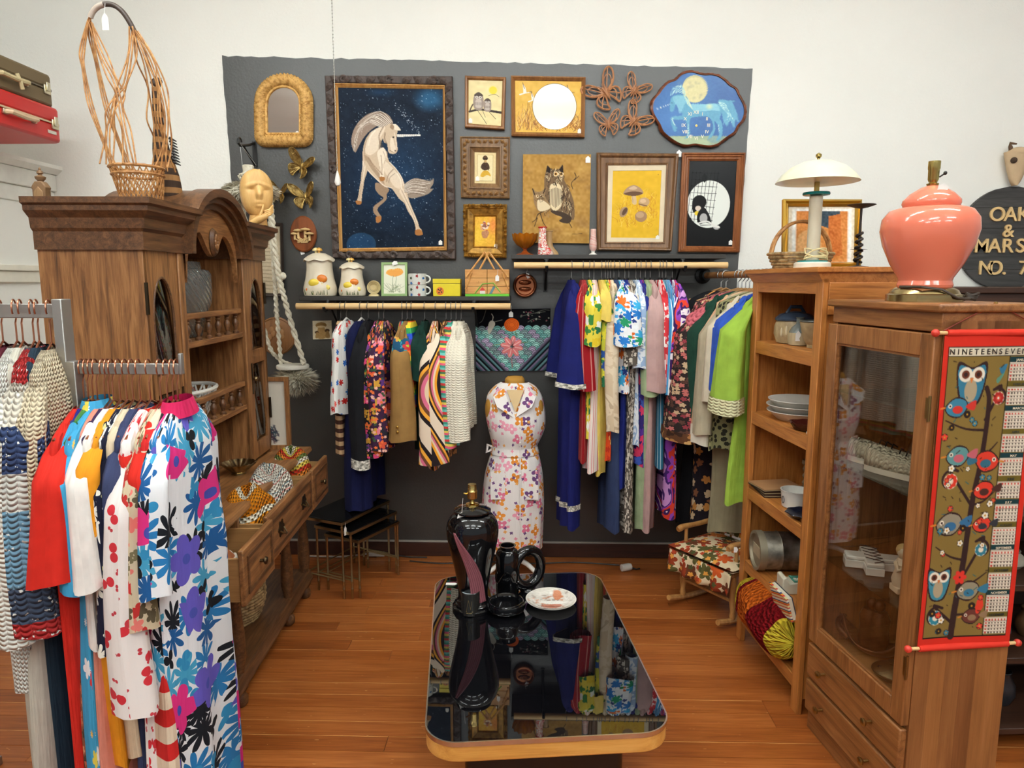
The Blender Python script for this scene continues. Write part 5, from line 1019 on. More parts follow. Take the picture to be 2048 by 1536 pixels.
P_CROC = stripes([((60, 150, 130), 1), ((226, 90, 120), 1), ((226, 200, 90), 1), ((70, 120, 80), 1), ((210, 60, 60), 1), ((110, 190, 180), 1)], .07, wob=.03)
P_LACE = knit([((232, 224, 204), 1)], scale=160, bump=.5); P_CREAM = cloth((232, 224, 206)); P_BRS = stripes([((196, 160, 120), 1), ((74, 44, 34), 1)], .045)
SILV = printed((176, 172, 160), [dict(scale=90, cols=[(230, 226, 214), (120, 116, 106)], petals=4, size=.5)])
HG1 = 'hangers on the left wall rod'; HL1 = 'thin wire hanger on the rod under the canister shelf'
def on_rod(name, label, cat, hx, pbot, mat, ps=None, zr=None, ry=614, th=.02, sw=.165, tilt=0, side=None, **k):
    x = ony(hx, ry, YR)[0]; z = zr; yn = YR - sw; zb = ony(hx, pbot, yn)[2]; L = z - .075 - zb; s_ = None
    if ps: s_ = z - .075 - .055 - ony(hx, ps, yn - .05)[2]
    return garment(name, label, cat, (x, YR, z), -pi / 2 + radians(tilt), mat, drop=.075, L=L, sw=sw, th=th, sl=s_, **k)
R1 = dict(zr=ZR1, ry=614, grp='clothes on the rod under the canister shelf', hgrp=HG1, hlab=HL1)
on_rod('striped_knit_tunic', 'brown and cream striped knit top below a heart print dress', 'top', 681, 912, P_BRS, th=.018, sw=.15, lower=(.62, P_BRS), tilt=4, **R1)
on_rod('heart_dress', 'white sleeveless dress with red hearts and blue flowers', 'dress', 692, 828, P_HEART, th=.03, sw=.18, tilt=-6, flare=.03, hk_kind='white', **R1)
on_rod('navy_gown', 'floor-length plain navy blue gown', 'dress', 722, 1018, P_NAVY, th=.045, sw=.15, flare=.06, tilt=-10, hk_kind='white', **R1)
on_rod('black_jacket', 'black long-sleeved jacket with silver cuffs', 'jacket', 736, 850, P_BLACK, 935, th=.02, sw=.17, tilt=-4, sr=.036, strim=(.05, SILV), **R1)
on_rod('pink_floral_blouse', 'black blouse packed with pink and orange flowers', 'blouse', 757, 880, P_PINKF, 912, th=.02, sw=.165, sr=.038, **R1)
on_rod('purple_floral_dress', 'purple and orange floral dress next to the pink floral blouse', 'dress', 767, 905, P_ORF, 900, th=.022, sw=.185, sr=.036, **R1)
on_rod('teal_floral_shirt', 'teal and green floral shirt beside the tan blazer', 'shirt', 804, 800, P_TEAL, 760, th=.018, sw=.16, sr=.034, tilt=6, **R1)
on_rod('tan_blazer', 'tan blazer with gold sleeve buttons', 'blazer', 814, 850, P_TAN, 880, th=.02, sw=.19, sr=.036, sr1=.058, buttons=2, sy=1.2, **R1)
on_rod('rainbow_shirt', 'rainbow striped shirt between tan blazer and green velvet', 'shirt', 823, 820, P_RAIN, 800, th=.016, sw=.16, sr=.03, **R1)
on_rod('green_velvet_dress', 'dark green velvet dress', 'dress', 849, 905, P_GREENV, 760, th=.02, sw=.155, sr=.032, **R1)
on_rod('swirl_dress', 'dress with orange, pink and brown swirling waves', 'dress', 871, 938, P_SWIRL, 925, th=.02, sw=.18, sr=.04, sr1=.062, flare=.03, **R1)
on_rod('paisley_dress', 'brown paisley dress behind the swirl dress', 'dress', 892, 920, P_PAIS, 860, th=.016, sw=.155, sr=.03, **R1)
on_rod('crochet_dress', 'multicoloured striped crochet dress', 'dress', 902, 898, P_CROC, 895, th=.018, sw=.175, sr=.036, **R1)
on_rod('white_blouse', 'plain cream blouse behind the lace cardigan', 'blouse', 912, 850, P_CREAM, 830, th=.015, sw=.16, sr=.03, **R1)
on_rod('lace_cardigan', 'cream lace knit cardigan at the end of the rod', 'cardigan', 922, 870, P_LACE, 880, th=.022, sw=.18, sr=.05, **R1)
# right rod
R2 = dict(zr=ZR2, ry=531, grp='clothes on the rod under the compote shelf', hgrp='hangers on the right wall rod', hlab='thin wire hanger on the rod under the compote shelf')
P_RED = stripes([((150, 20, 28), 5), ((200, 130, 120), 1)], .022, False); P_YGF = printed((226, 206, 70), [dict(scale=22, cols=[(60, 130, 60), (240, 240, 230), (220, 190, 40), (40, 110, 70)], petals=4, size=.55)])
P_PST = stripes([((240, 226, 216), 4), ((222, 110, 120), 1), ((240, 226, 216), 2), ((230, 160, 150), 1)], .05, False); P_YEL = cloth((224, 196, 96)); P_GRF = printed((190, 190, 60), [dict(scale=20, cols=[(40, 110, 70), (40, 80, 150), (220, 210, 60), (90, 130, 40)], petals=5, size=.55)])
P_BEI = blotch([(214, 192, 160), (228, 210, 182), (196, 172, 142)], 8); P_ORG = printed((226, 80, 34), [dict(scale=24, cols=[(240, 200, 120), (196, 50, 30)], petals=4, size=.4)])
P_HAW = printed((236, 238, 240), [dict(scale=19, cols=[(40, 120, 200), (60, 170, 220), (222, 110, 40), (30, 60, 140), (40, 150, 100)], petals=7, size=.58, deep=.5), dict(scale=34, cols=[(240, 244, 248), (40, 60, 130), (70, 160, 220)], petals=5, size=.36, dens=.6)])
P_SLATE = cloth((50, 64, 100)); P_ROY = cloth((28, 40, 120)); P_LEAF = printed((92, 84, 76), [dict(scale=26, cols=[(206, 198, 184), (180, 170, 156)], petals=2, size=.55, deep=.85), dict(scale=40, cols=[(222, 214, 200), (70, 62, 56)], petals=2, size=.4, deep=.8, dens=.7)])
P_TIE = blotch([(190, 206, 226), (226, 232, 238), (150, 176, 210), (214, 222, 232)], 10); P_PURF = printed((48, 36, 110), [dict(scale=15, cols=[(60, 90, 180), (220, 60, 100), (40, 110, 150), (90, 50, 150)], petals=6, size=.5)])
P_SAGE = cloth((150, 166, 128), .15); P_DUST = cloth((186, 152, 148)); P_RWF = printed((206, 52, 60), [dict(scale=18, cols=[(240, 226, 222), (232, 160, 160), (246, 240, 234)], petals=5, size=.5)]); P_BWS = stripes([((70, 150, 200), 3), ((220, 232, 238), 1), ((30, 90, 150), 2)], .026, False); P_TEALS = stripes([((46, 110, 140), 4), ((200, 220, 224), 1)], .028, False)
P_MOD = blotch([(96, 40, 140), (236, 226, 230), (60, 26, 90), (214, 62, 40), (150, 70, 180), (70, 36, 110), (206, 150, 210)], 6, 1.0)
NAVB = cloth((22, 28, 96))
on_rod('navy_kaftan', 'navy gown with silver trim on cuffs and hem', 'dress', 1143, 1060, NAVB, 772, th=.028, sw=.145, sr=.04, sr1=.072, strim=(.025, SILV), trim=[(1.17, .03, SILV)], flare=.03, skew=0, tilt=6, **R2)
on_rod('red_pinstripe_dress', 'dark red pinstripe dress', 'dress', 1166, 925, P_RED, 778, th=.018, sw=.16, sr=.036, sr1=.045, **R2)
on_rod('yellow_floral_dress', 'yellow dress with large green flowers', 'dress', 1179, 880, P_YGF, 690, th=.015, sw=.175, sr=.036, **R2)
on_rod('pink_striped_dress', 'white dress with pink vertical stripes', 'dress', 1188, 943, P_PST, None, th=.024, sw=.185, flare=.04, tilt=-4, **R2)
on_rod('yellow_dress', 'slim plain yellow dress', 'dress', 1203, 950, P_YEL, 640, th=.012, sw=.165, sr=.022, **R2)
on_rod('green_floral_shirt', 'green and yellow floral shirt next to slim yellow dress', 'shirt', 1211, 765, P_GRF, 770, th=.013, sw=.15, sr=.026, **R2)
on_rod('orange_print_dress', 'bright orange printed dress showing below the beige blouse', 'dress', 1216, 922, P_ORG, None, th=.012, sw=.14, **R2)
on_rod('beige_blouse', 'beige mottled blouse with long narrow sleeves', 'blouse', 1221, 800, P_BEI, 862, th=.014, sw=.175, sr=.03, sr1=.026, **R2)
on_rod('slate_gown', 'long slate blue gown under the tropical shirt', 'dress', 1228, 1066, P_SLATE, None, th=.022, sw=.15, tilt=4, **R2)
on_rod('tropical_shirt', 'white and blue tropical flower shirt with orange blooms', 'shirt', 1238, 785, P_HAW, 690, th=.03, sw=.185, sr=.05, sr1=.06, tilt=8, **R2)
on_rod('royal_blue_dress', 'plain royal blue dress behind the leaf print gown', 'dress', 1250, 978, P_ROY, 640, th=.012, sw=.15, sr=.022, **R2)
on_rod('leaf_print_gown', 'long grey-brown gown with white leaf print', 'dress', 1258, 1064, P_LEAF, 730, th=.022, sw=.17, flare=.04, sr=.03, **R2)
on_rod('tie_dye_dress', 'pale blue tie-dyed dress', 'dress', 1272, 893, P_TIE, 735, th=.014, sw=.17, sr=.028, **R2)
on_rod('navy_floral_dress', 'navy and purple flower dress with red blooms', 'dress', 1281, 932, P_PURF, 735, th=.018, sw=.155, smat=P_ROY, sr=.024, **R2)
on_rod('sage_gown', 'long sage green gown', 'dress', 1291, 1064, P_SAGE, 790, th=.018, sw=.165, sr=.028, sr1=.036, **R2)
on_rod('dusty_pink_gown', 'long dusty pink gown beside the sage one', 'dress', 1301, 1066, P_DUST, 782, th=.018, sw=.175, sr=.03, sr1=.04, **R2)
on_rod('red_floral_shirt', 'red shirt with big white flowers', 'shirt', 1319, 770, P_RWF, 770, th=.014, sw=.16, sr=.028, **R2)
on_rod('teal_striped_dress', 'teal dress with white vertical stripes', 'dress', 1325, 935, P_TEALS, None, th=.018, sw=.14, **R2)
on_rod('blue_striped_robe', 'blue and white striped slim robe', 'robe', 1332, 795, P_BWS, 790, th=.012, sw=.175, sr=.02, **R2)
on_rod('purple_mod_gown', 'long purple gown with bold red and white shapes', 'dress', 1345, 1040, P_MOD, 780, th=.022, sw=.165, sr=.038, sr1=.045, **R2)
# side rod: garments hang parallel to the wall, fanned towards the room
R3 = dict(grp='clothes on the rod that stands out from the wall', hgrp='hangers on the side rod', hlab='wooden hanger on the rod that stands out from the wall', hk_kind='wood')
def on_side(name, label, cat, yy, pbot, mat, ps=None, sw=.21, th=.018, tilt=0, **k):
    z = SRZ; zb = ony(1420, pbot, yy)[2]; s_ = None
    if ps: s_ = z - .135 - ony(1400, ps, yy)[2]
    return garment(name, label, cat, (SRX + SKW * (D - yy), yy, z), pi + SKW + radians(tilt), mat, drop=.08, L=z - .08 - zb, sw=sw, th=th, sl=s_, **R3, **k)
PB = printed((44, 34, 34), [dict(scale=46, cols=[(196, 110, 104), (206, 176, 140), (90, 60, 50), (150, 60, 70)], petals=5, size=.52)])
on_side('black_long_dress', 'plain black long dress nearest the wall', 'dress', 3.7, 1042, P_BLACK, None, sw=.19)
on_side('floral_black_gown', 'black gown with orange and cream flowers at the hem', 'dress', 3.64, 1046, printed((34, 26, 34), [dict(scale=20, cols=[(206, 140, 70), (220, 190, 150), (140, 90, 60)], petals=5, size=.48, dens=.7)]), None, sw=.15)
on_side('paisley_tunic', 'dark tunic patterned in rose and cream with wide sleeves', 'tunic', 3.5, 860, PB, 868, sw=.235, sr=.06, sr1=.10, strim=(.05, P_PAIS), tilt=4)
on_side('pink_crochet_jacket', 'pink crochet jacket behind the dark green blazer', 'jacket', 3.46, 720, knit([((214, 110, 120), 1)], scale=90, bump=1), 720, sw=.20, sr=.045, tilt=0)
on_side('green_blazer', 'dark green corduroy blazer', 'blazer', 3.42, 800, cloth((26, 62, 48), .2), 846, sw=.205, sr=.055, sr1=.06, tilt=2)
on_side('khaki_gown', 'long khaki linen dress', 'dress', 3.38, 1060, cloth((146, 136, 108)), None, sw=.155)
on_side('peach_blouse', 'peach blouse with white cuffs', 'blouse', 3.34, 820, cloth((226, 184, 146)), 880, sw=.185, sr=.05, strim=(.09, P_CREAM), tilt=2)
on_side('oatmeal_blazer', 'oatmeal linen blazer with long sleeves', 'blazer', 3.3, 830, cloth((186, 174, 148), .12), 862, sw=.19, sr=.052, tilt=0)
on_side('dotted_dress', 'olive dress with black ring dots', 'dress', 3.26, 896, printed((150, 146, 104), [dict(scale=34, cols=[(48, 46, 36)], petals=8, size=.36, deep=.2)]), None, sw=.215, th=.02)
on_side('cream_jacket', 'cream linen jacket between dotted dress and blue shirt', 'jacket', 3.22, 780, cloth((222, 210, 186)), 800, sw=.185, sr=.05)
on_side('blue_shirt', 'bright blue shirt beside the lime green kaftan', 'shirt', 3.18, 790, cloth((50, 88, 186), .2), 776, sw=.175, sr=.055, tilt=3)
on_side('lime_kaftan', 'lime green kaftan with cream lace cuffs', 'kaftan', 3.12, 1000, cloth((160, 196, 74), .12), 818, sw=.165, sr=.06, sr1=.078, strim=(.07, knit([((224, 220, 176), 1)], scale=150)), flare=.05, tilt=6)
# floor rack, lower bar: garments hang along the depth
R4 = dict(grp='clothes on the lower bar of the floor rack', hgrp='hangers on the lower rack bar', hlab='copper wire hanger on the lower bar of the floor rack', hk_kind='copper')
def on_rack(name, label, cat, hx, L, mat, sl=None, sw=.2, th=.012, tilt=0, zz=ZL, r4=R4, dy=0, **k):
    x = ony(hx, 737, YK)[0]; k.setdefault('sy', .8); k.setdefault('drop', .095); k['sr'] = k.get('sr', .05) * .72; k['sr1'] = k.get('sr1', .05) * (.62 if zz == ZL else .9)
    if not tilt: tilt = 15 - 4 * (hx - 160) / 192 if zz == ZL else 24
    return garment(name, label, cat, (x, YK + dy, zz + .002), -pi / 2 + radians(tilt), mat, L=L, sw=sw, th=th, sl=sl, **r4, **k)
P_BIGF = printed((232, 236, 240), [dict(scale=11, cols=[(40, 120, 180), (24, 28, 36), (70, 160, 200), (30, 90, 150)], petals=9, size=.62, deep=.7), dict(scale=15, cols=[(22, 24, 30), (236, 240, 244), (50, 140, 190)], petals=3, size=.44, deep=.7, dens=.55), dict(scale=7.8, cols=[(220, 50, 130), (206, 40, 120), (100, 90, 190)], petals=5, size=.52, deep=.4, dens=.45, centre=(70, 80, 170))])
P_REDST = stripes([((204, 40, 38), 1), ((228, 210, 184), 1)], .085); P_WRED = printed((236, 230, 226), [dict(scale=15, cols=[(206, 50, 60)], petals=2, size=.34, deep=.93, dens=.7), dict(scale=32, cols=[(196, 60, 70)], petals=2, size=.26, deep=.95, dens=.3)])
P_ROSE = printed((206, 190, 160), [dict(scale=26, cols=[(196, 54, 50), (120, 110, 80), (222, 120, 110), (90, 80, 60)], petals=5, size=.5)]); P_RSOL = cloth((206, 40, 28)); P_CYAN = printed((64, 156, 200), [dict(scale=9, cols=[(206, 60, 60), (226, 206, 80), (240, 240, 240), (30, 110, 160)], petals=5, size=.25, dens=.8), dict(scale=18, cols=[(240, 244, 246), (240, 180, 60)], petals=8, size=.2, deep=.8, dens=.25)])
P_PUR = cloth((58, 36, 76)); P_MUS = cloth((224, 146, 30)); P_BWF = printed((22, 24, 46), [dict(scale=15, cols=[(236, 234, 220), (220, 214, 150), (236, 236, 230)], petals=7, size=.44, deep=.7)]); P_NST = stripes([((36, 60, 120), 3), ((90, 70, 140), 2), ((40, 120, 160), 1)], .03); P_GRN = printed((60, 120, 56), [dict(scale=14, cols=[(30, 90, 60), (90, 150, 60), (110, 110, 60)], petals=4, size=.5)]); P_BLUF = printed((26, 34, 120), [dict(scale=22, cols=[(40, 60, 160), (20, 26, 90)], petals=6, size=.46)])
P_BRF = printed((130, 84, 60), [dict(scale=40, cols=[(190, 110, 80), (70, 60, 44), (206, 150, 110)], petals=5, size=.5)]); P_TW = cloth((236, 232, 226)); P_BEIJ = cloth((214, 196, 166)); P_COR = cloth((216, 136, 116)); P_DEN = cloth((54, 62, 96)); P_DNAV = cloth((20, 22, 40)); P_WINE = cloth((40, 20, 36))
on_rack('red_blouse', 'plain red blouse with loose folded sleeves', 'blouse', 163, .92, P_RSOL, .30, sw=.235, sr=.05, sr1=.095, th=.012)
on_rack('blue_floral_gown', 'deep blue floral long dress under the red blouse', 'dress', 172, 1.12, P_BLUF, .22, sw=.185, smat=P_NST, sr=.04, sr1=.045, th=.012, strim=(.03, P_NST))
on_rack('green_print_dress', 'green printed dress with brown flower skirt', 'dress', 181, .93, P_GRN, .30, sw=.205, lower=(.42, P_BRF), sr=.04, sr1=.06)
on_rack('cyan_print_dress', 'bright cyan dress with small novelty print', 'dress', 190, .92, P_CYAN, .33, sw=.225, sr=.045, sr1=.055, th=.018, collar=P_CYAN, neck=.05)
on_rack('coral_dress', 'long coral linen dress', 'dress', 205, 1.12, P_COR, None, sw=.195, th=.03, flare=.05)
on_rack('white_tee', 'white tee with hemmed short sleeves', 'tee shirt', 222, .55, P_TW, .32, sw=.22, sr=.045, sr1=.075)
on_rack('purple_blouse', 'dark purple top behind the white tee', 'top', 214, .62, P_PUR, .30, sw=.2, sr=.04, sr1=.05)
on_rack('mustard_dress', 'mustard yellow knee dress', 'dress', 236, .88, P_MUS, .20, sw=.205, sr=.04, sr1=.05, th=.02)
on_rack('black_white_floral_blouse', 'navy blouse with white flower print', 'blouse', 249, .62, P_BWF, .48, sw=.205, sr=.04, sr1=.05)
on_rack('beige_jacket', 'long plain beige coat', 'coat', 262, .86, P_BEIJ, .60, sw=.2, sr=.04, sr1=.05, th=.016)
on_rack('denim_dress', 'dark denim blue dress', 'dress', 276, 1.1, P_DEN, .34, sw=.195, sr=.04, sr1=.045)
on_rack('red_white_kimono', 'white robe with red brush marks and a red yoke', 'robe', 296, 1.24, P_WRED, .62, sw=.215, lower=(.28, P_WRED), sr=.055, sr1=.10, th=.02, strim=None, smat=P_WRED, trim=[(.0, .26, P_RSOL)])
on_rack('rose_print_dress', 'red and cream rose dress with puffed sleeves', 'dress', 318, 1.0, P_ROSE, .42, sw=.205, sr=.05, sr1=.075, th=.014)
on_rack('red_striped_gown', 'long red and cream striped gown', 'dress', 331, 1.27, P_REDST, .30, sw=.2, smat=P_RSOL, sr=.04, sr1=.05, th=.03, flare=.06, lower=(.30, P_REDST))
on_rack('wine_slip', 'dark wine long slip behind the big flower dress', 'dress', 343, 1.24, P_WINE, None, sw=.17, th=.02, flare=.02)
on_rack('big_flower_dress', 'long white dress with large pink flowers and blue leaves', 'dress', 352, 1.22, P_BIGF, .34, sw=.205, sr=.055, sr1=.075, th=.045, flare=.05, collar=cloth((206, 34, 90)), tilt=12, amp=.016)
# upper bar: sweaters
R5 = dict(grp='sweaters on the upper bar of the floor rack', hgrp='hangers on the upper rack bar', hlab='copper wire hanger on the upper bar of the floor rack', hk_kind='copper')
K_CAB = knit([((222, 206, 176), 1)], scale=190, bump=1.0, mix=(.38, (176, 156, 124))); K_BLU = knit([((118, 160, 186), 2), ((214, 214, 206), 1), ((60, 74, 110), 1.2), ((214, 206, 190), 1), ((176, 50, 50), .8), ((70, 80, 100), 1)], .62, scale=150, bump=1.0, mix=(.36, (226, 226, 220)), wob=.02); K_WHT = knit([((232, 230, 220), 1)], scale=170, bump=1.0)
on_rack('cable_sweater', 'chunky beige cable sweater hung against the rack post', 'sweater', 108, .55, K_CAB, .45, sw=.165, zz=ZU + .004, r4=R5, sr=.06, sr1=.05, th=.03, drop=.10, tilt=20, amp=.006)
on_rack('striped_sweater', 'chunky blue and white sweater with navy and red bands', 'sweater', 74, .66, K_BLU, .60, sw=.185, zz=ZU + .004, r4=R5, sr=.07, sr1=.065, th=.035, tilt=24, amp=.006, sy=1.1)
on_rack('white_sweater', 'fluffy white sweater at the far end of the upper bar', 'sweater', 40, .85, K_WHT, .62, sw=.20, zz=ZU + .004, r4=R5, sr=.06, sr1=.055, th=.03, amp=.006, sy=1.1)
on_rack('maroon_cardigan', 'maroon cardigan among the hanging sweaters', 'cardigan', 12, .7, cloth((86, 24, 40)), .5, sw=.2, zz=ZU + .004, r4=R5, sr=.045, th=.02)
on_rack('grey_long_dress', 'pale grey long dress hanging below the sweaters', 'dress', 52, 1.28, cloth((190, 186, 172)), None, sw=.18, zz=ZU + .004, r4=R5, th=.025, flare=.05)
on_rack('dark_teal_dress', 'dark teal long dress under the striped sweater', 'dress', 84, 1.12, cloth((26, 44, 58)), None, sw=.17, zz=ZU + .004, r4=R5, th=.02)
# ================================================================ things on the wall shelves
US = 3.82 / F          # metres per photo pixel at the shelves
def sthing(name, label, cat, cx, zs, off=.12, grp=None, rotz=0):
    x = ony(cx, 585 if zs < 1.65 else 505, D - off)[0]; return thing(name, label, cat, (x, D - off, zs + .0005), rotz, grp)
CER = NT('glazed_ceramic', .28, 0, .5); CER.col(lin((226, 214, 190))); CER = CER.m
def P(prof, k=US): return [(r * k, h * k) for r, h in prof]
def canister(cx, w_, h_, lab):
    t = sthing('mushroom_canister', lab, 'canister', cx, ZS1, .125, 'mushroom canisters on the shelf'); s = w_ / 66; hb = h_ * .78
    obj('pot', MB().lathe(P([(20 * s, 0), (31 * s, 1), (33 * s, hb * .14), (32.5 * s, hb * .25), (28 * s, hb * .5), (25.5 * s, hb * .75), (25 * s, hb), (22 * s, hb), (22 * s, hb * .5)]), 32), CER, t)
    vs = []; n = 40; prof = [(0, hb + h_ * .17), (12 * s, hb + h_ * .155), (22 * s, hb + h_ * .10), (30 * s, hb + h_ * .02), (30.5 * s, hb - 1), (27 * s, hb - 1)]
    for i, (r, z) in enumerate(prof):
        for k in range(n): a = 2 * pi * k / n; wv = 1.7 * s * sin(7 * a) * (1 if i >= 3 else 0); vs.append((r * US * cos(a), r * US * sin(a), (z + wv) * US))
    l_ = obj('lid', MB().add(vs, [(i * n + k, i * n + (k + 1) % n, (i + 1) * n + (k + 1) % n, (i + 1) * n + k) for i in range(len(prof) - 1) for k in range(n)]), CER, t, ang=60)
    for x, c_ in ((0, (226, 170, 70)), (-6 * s, (236, 216, 150))): obj('knob', MB().lathe(P([(2.5 * s, 0), (2.5 * s, 5 * s), (7 * s, 5 * s), (6 * s, 9 * s), (0, 11.5 * s)]), 14, (x * US, 0, (hb + h_ * .155) * US)), plain(c_, .3), l_)
    for x, z, r, c_ in ((12, 34, 11, (226, 128, 46)), (-4, 26, 11, (236, 206, 70)), (20, 17, 8, (238, 216, 110)), (-16, 13, 6.5, (222, 120, 50))):
        x *= s; z *= s; r *= s; a = x * US / (.030 * s * 2.9); R = 29.5 * s * US * (1 - .0028 * (z / s - 10)); px_, py_ = R * sin(x / 29.0 / s), -R * cos(x / 29.0 / s)
        mu = obj('relief_mushroom', MB().ball((px_, py_, z * US), r * US, 14, 8, (1, .45, .75)), plain(c_, .3), t); obj('stalk', MB().tube([(px_, py_, z * US), (px_ * 1.02, py_ * 1.02, max(2, z - r * 2) * US)], [r * .3 * US, r * .38 * US], 8), plain((236, 220, 180), .35), mu)
    rq = random.Random(int(cx))
    for k in range(12): a = rq.uniform(-.75, .75); R = 33.5 * s * US; obj('grass_blade', MB().tube([(R * sin(a), -R * cos(a), 3 * s * US), (R * sin(a + rq.uniform(-.08, .08)), -R * cos(a), (9 + rq.random() * 5) * s * US)], [.0022, .0008], 5), plain((92, 104, 56), .4), t)
    return t
canister(641, 66, 90, 'large cream mushroom canister with frilled lid'); canister(705, 54, 71, 'smaller cream mushroom canister with frilled lid')
t = sthing('ceramic_mushroom', 'small cream ceramic mushroom showing its gilled underside', 'ornament', 748, ZS1, .12); MCR = plain((206, 186, 134), .35)
obj('cap', MB().lathe(P([(0, 8), (9, 6), (14, 0), (13, -4), (8, -1), (0, 0)]), 24, (0, 0, 17 * US), 'y'), MCR, t)
for r in (4.5, 8, 11): obj('gill_ring', MB().tube([(r * US * cos(a), -.002 - .0006 * r, 17 * US + r * US * sin(a)) for a in [2 * pi * k / 24 for k in range(24)]], .0012, 5, closed=True), plain((160, 136, 88), .5), t)
obj('stem', MB().lathe(P([(5, 0), (4, 6), (5.5, 9), (0, 10)]), 14, (0, -.008, 17 * US), 'y'), MCR, t); obj('base', MB().lathe(P([(11, 0), (10, 3), (6, 5), (0, 5.5)]), 18), MCR, t)
# framed dandelion
A = Art(766, 525, 812, 585, (232, 230, 206), 4)
for (x, y, s) in ((783, 543, 1), (796, 541, .95)):
    for k in range(16): a = pi * k / 15; A.ell(x + 8 * s * cos(a), y - 4.5 * s * sin(a), 4, 2.2, ((232, 150, 50), (238, 180, 80))[k % 2], rot=-a)
A.poly([(774, 545), (790, 550), (806, 544), (800, 538), (778, 538)], (232, 158, 60))
for x in (786, 793): A.line([(x, 548), (x - 1, 562), (x - 2, 580)], .9, (110, 126, 80))
for k in range(20): A.line([(790 + A.rs.randn() * 8, 582), (788 + A.rs.randn() * 12, 570 - A.rs.rand() * 8)], .5, (120, 130, 90))
t = sthing('dandelion_picture', 'small orange flower picture in a green frame on the shelf', 'picture', 789, ZS1, .11); t.rotation_euler = (radians(-7), 0, 0); w_, h_ = 26 * US, 67 * US
GRF = plain((140, 168, 104), .4); fr = obj('frame', MB(), GRF, t); r = MB(); ring(r, [(-w_, 0), (w_, 0), (w_, h_), (-w_, h_)], [(-w_ + .012, .012), (w_ - .012, .012), (w_ - .012, h_ - .012), (-w_ + .012, h_ - .012)], -.01, .006); q_ = obj('x', r, GRF); fr.data = q_.data; bpy.data.objects.remove(q_); obj('back_card', B((-w_ + .004, -.002, .004), (w_ - .004, .004, h_ - .004)), plain((220, 214, 196), .8), t)
art_plane('flower_print', A, lambda s, q: (-w_ + .011 + s * (2 * w_ - .022), -.003, h_ - .011 - q * (h_ - .022)), 50, 66, t); ptag(t, 0, h_ + .006, -.012, .03, .022, 0, .3)
# mugs
MUGM = printed((214, 214, 206), [dict(scale=34, cols=[(60, 110, 170), (110, 76, 40), (70, 84, 60), (160, 60, 60)], petals=5, size=.30, dens=.55)], .25, 'mug_print')
def cyl_uv(r0, r1, h, n=28, inner=True):
    vs, uv, fs = [], [], []; prof = [(r0 * .3, 0), (r0, .001), (r0, .004), (r1, h - .002), (r1 - .002, h), (r1 - .005, h - .002), (r0 - .005, .006), (.0005, .006)]
    for r, z in prof:
        for k in range(n + 1): a = 2 * pi * k / n; vs.append((r * cos(a), r * sin(a), z)); uv.append((k / n * 2 * pi * r0, z))
    for i in range(len(prof) - 1):
        for k in range(n): fs.append((i * (n + 1) + k, i * (n + 1) + k + 1, (i + 1) * (n + 1) + k + 1, (i + 1) * (n + 1) + k))
    return MB().add(vs, fs), uv
for z, lab in ((0, 'lower of two stacked printed mugs, with blue and brown mushrooms'), (22 * US + .001, 'upper of two stacked printed mugs, with flower sprig')):
    t = sthing('printed_mug', lab, 'mug', 835, ZS1, .12, 'stacked mugs on the shelf'); t.location.z += z; b, uv = cyl_uv(18 * US, 18.5 * US, 22 * US); obj('cup', b, MUGM, t, uvs=uv, ang=40)
    obj('handle', MB().tube([(18 * US + .0, -.012, 18 * US)] + [(18 * US + 8.5 * US * sin(a), -.014, 11 * US + 7 * US * cos(a)) for a in [.3 + 2.5 * k / 8 for k in range(9)]] + [(18 * US, -.012, 4 * US)], .0045, 8), plain((226, 226, 218), .25), t)
# recipe box
t = sthing('yellow_box', 'yellow tin recipe box with a ladybird', 'box', 895, ZS1, .12); YB = plain((228, 206, 40), .35); obj('box_body', B((-27 * US, -.04, 0), (27 * US, .04, 24 * US)), YB, t, bevel=.002); l_ = obj('lid', B((-27.3 * US, -.041, 24.6 * US), (27.3 * US, .041, 34 * US)), YB, t, bevel=.002)
lb = obj('ladybird', MB().prism([(-13 * US + 7.5 * US * cos(a), 10 * US + 8 * US * sin(a)) for a in [2 * pi * k / 20 for k in range(20)]], -.0412, -.04), plain((226, 120, 40), .4), t); 
for x, z in ((-16, 13), (-11, 14), (-15, 7), (-10, 8), (-13, 11)): obj('spot', MB().prism([((x + 1.5 * cos(a)) * US, (z + 1.5 * sin(a)) * US) for a in [2 * pi * k / 10 for k in range(10)]], -.0416, -.041), plain((30, 24, 20), .5), lb)
# sewing box
t = sthing('sewing_box', 'folding wooden sewing box with crossed handles and painted cottage', 'sewing box', 976, ZS1, .125); SW = wood((170, 110, 50), (206, 148, 80), (222, 172, 104), 1, 0, .45, 5)
for s in (-1, 1):
    for k, (z0, z1) in enumerate(((5, 19), (19.5, 35), (35.5, 52))): obj('tray', B((min(.4 * s, 43 * s) * US, -.075, z0 * US), (max(.4 * s, 43 * s) * US, .075, z1 * US)), SW, t, bevel=.0015)
    for a_, b_ in (((-4, 85), (-40, 38)), ((4, 85), (-14, 52)), ((-30, 45), (-42, 14))): obj('arm', MB().tube([(-s * a_[0] * US, -.079, a_[1] * US), (-s * b_[0] * US, -.079, b_[1] * US)], .0055, 6), SW, t)
    for x, z in ((40, 38), (40, 12), (18, 28), (30, 45)): obj('peg', MB().lathe([(.005, -.075), (.005, -.086), (.0, -.087)], 10, (s * x * US, 0, z * US), 'y'), SW, t)
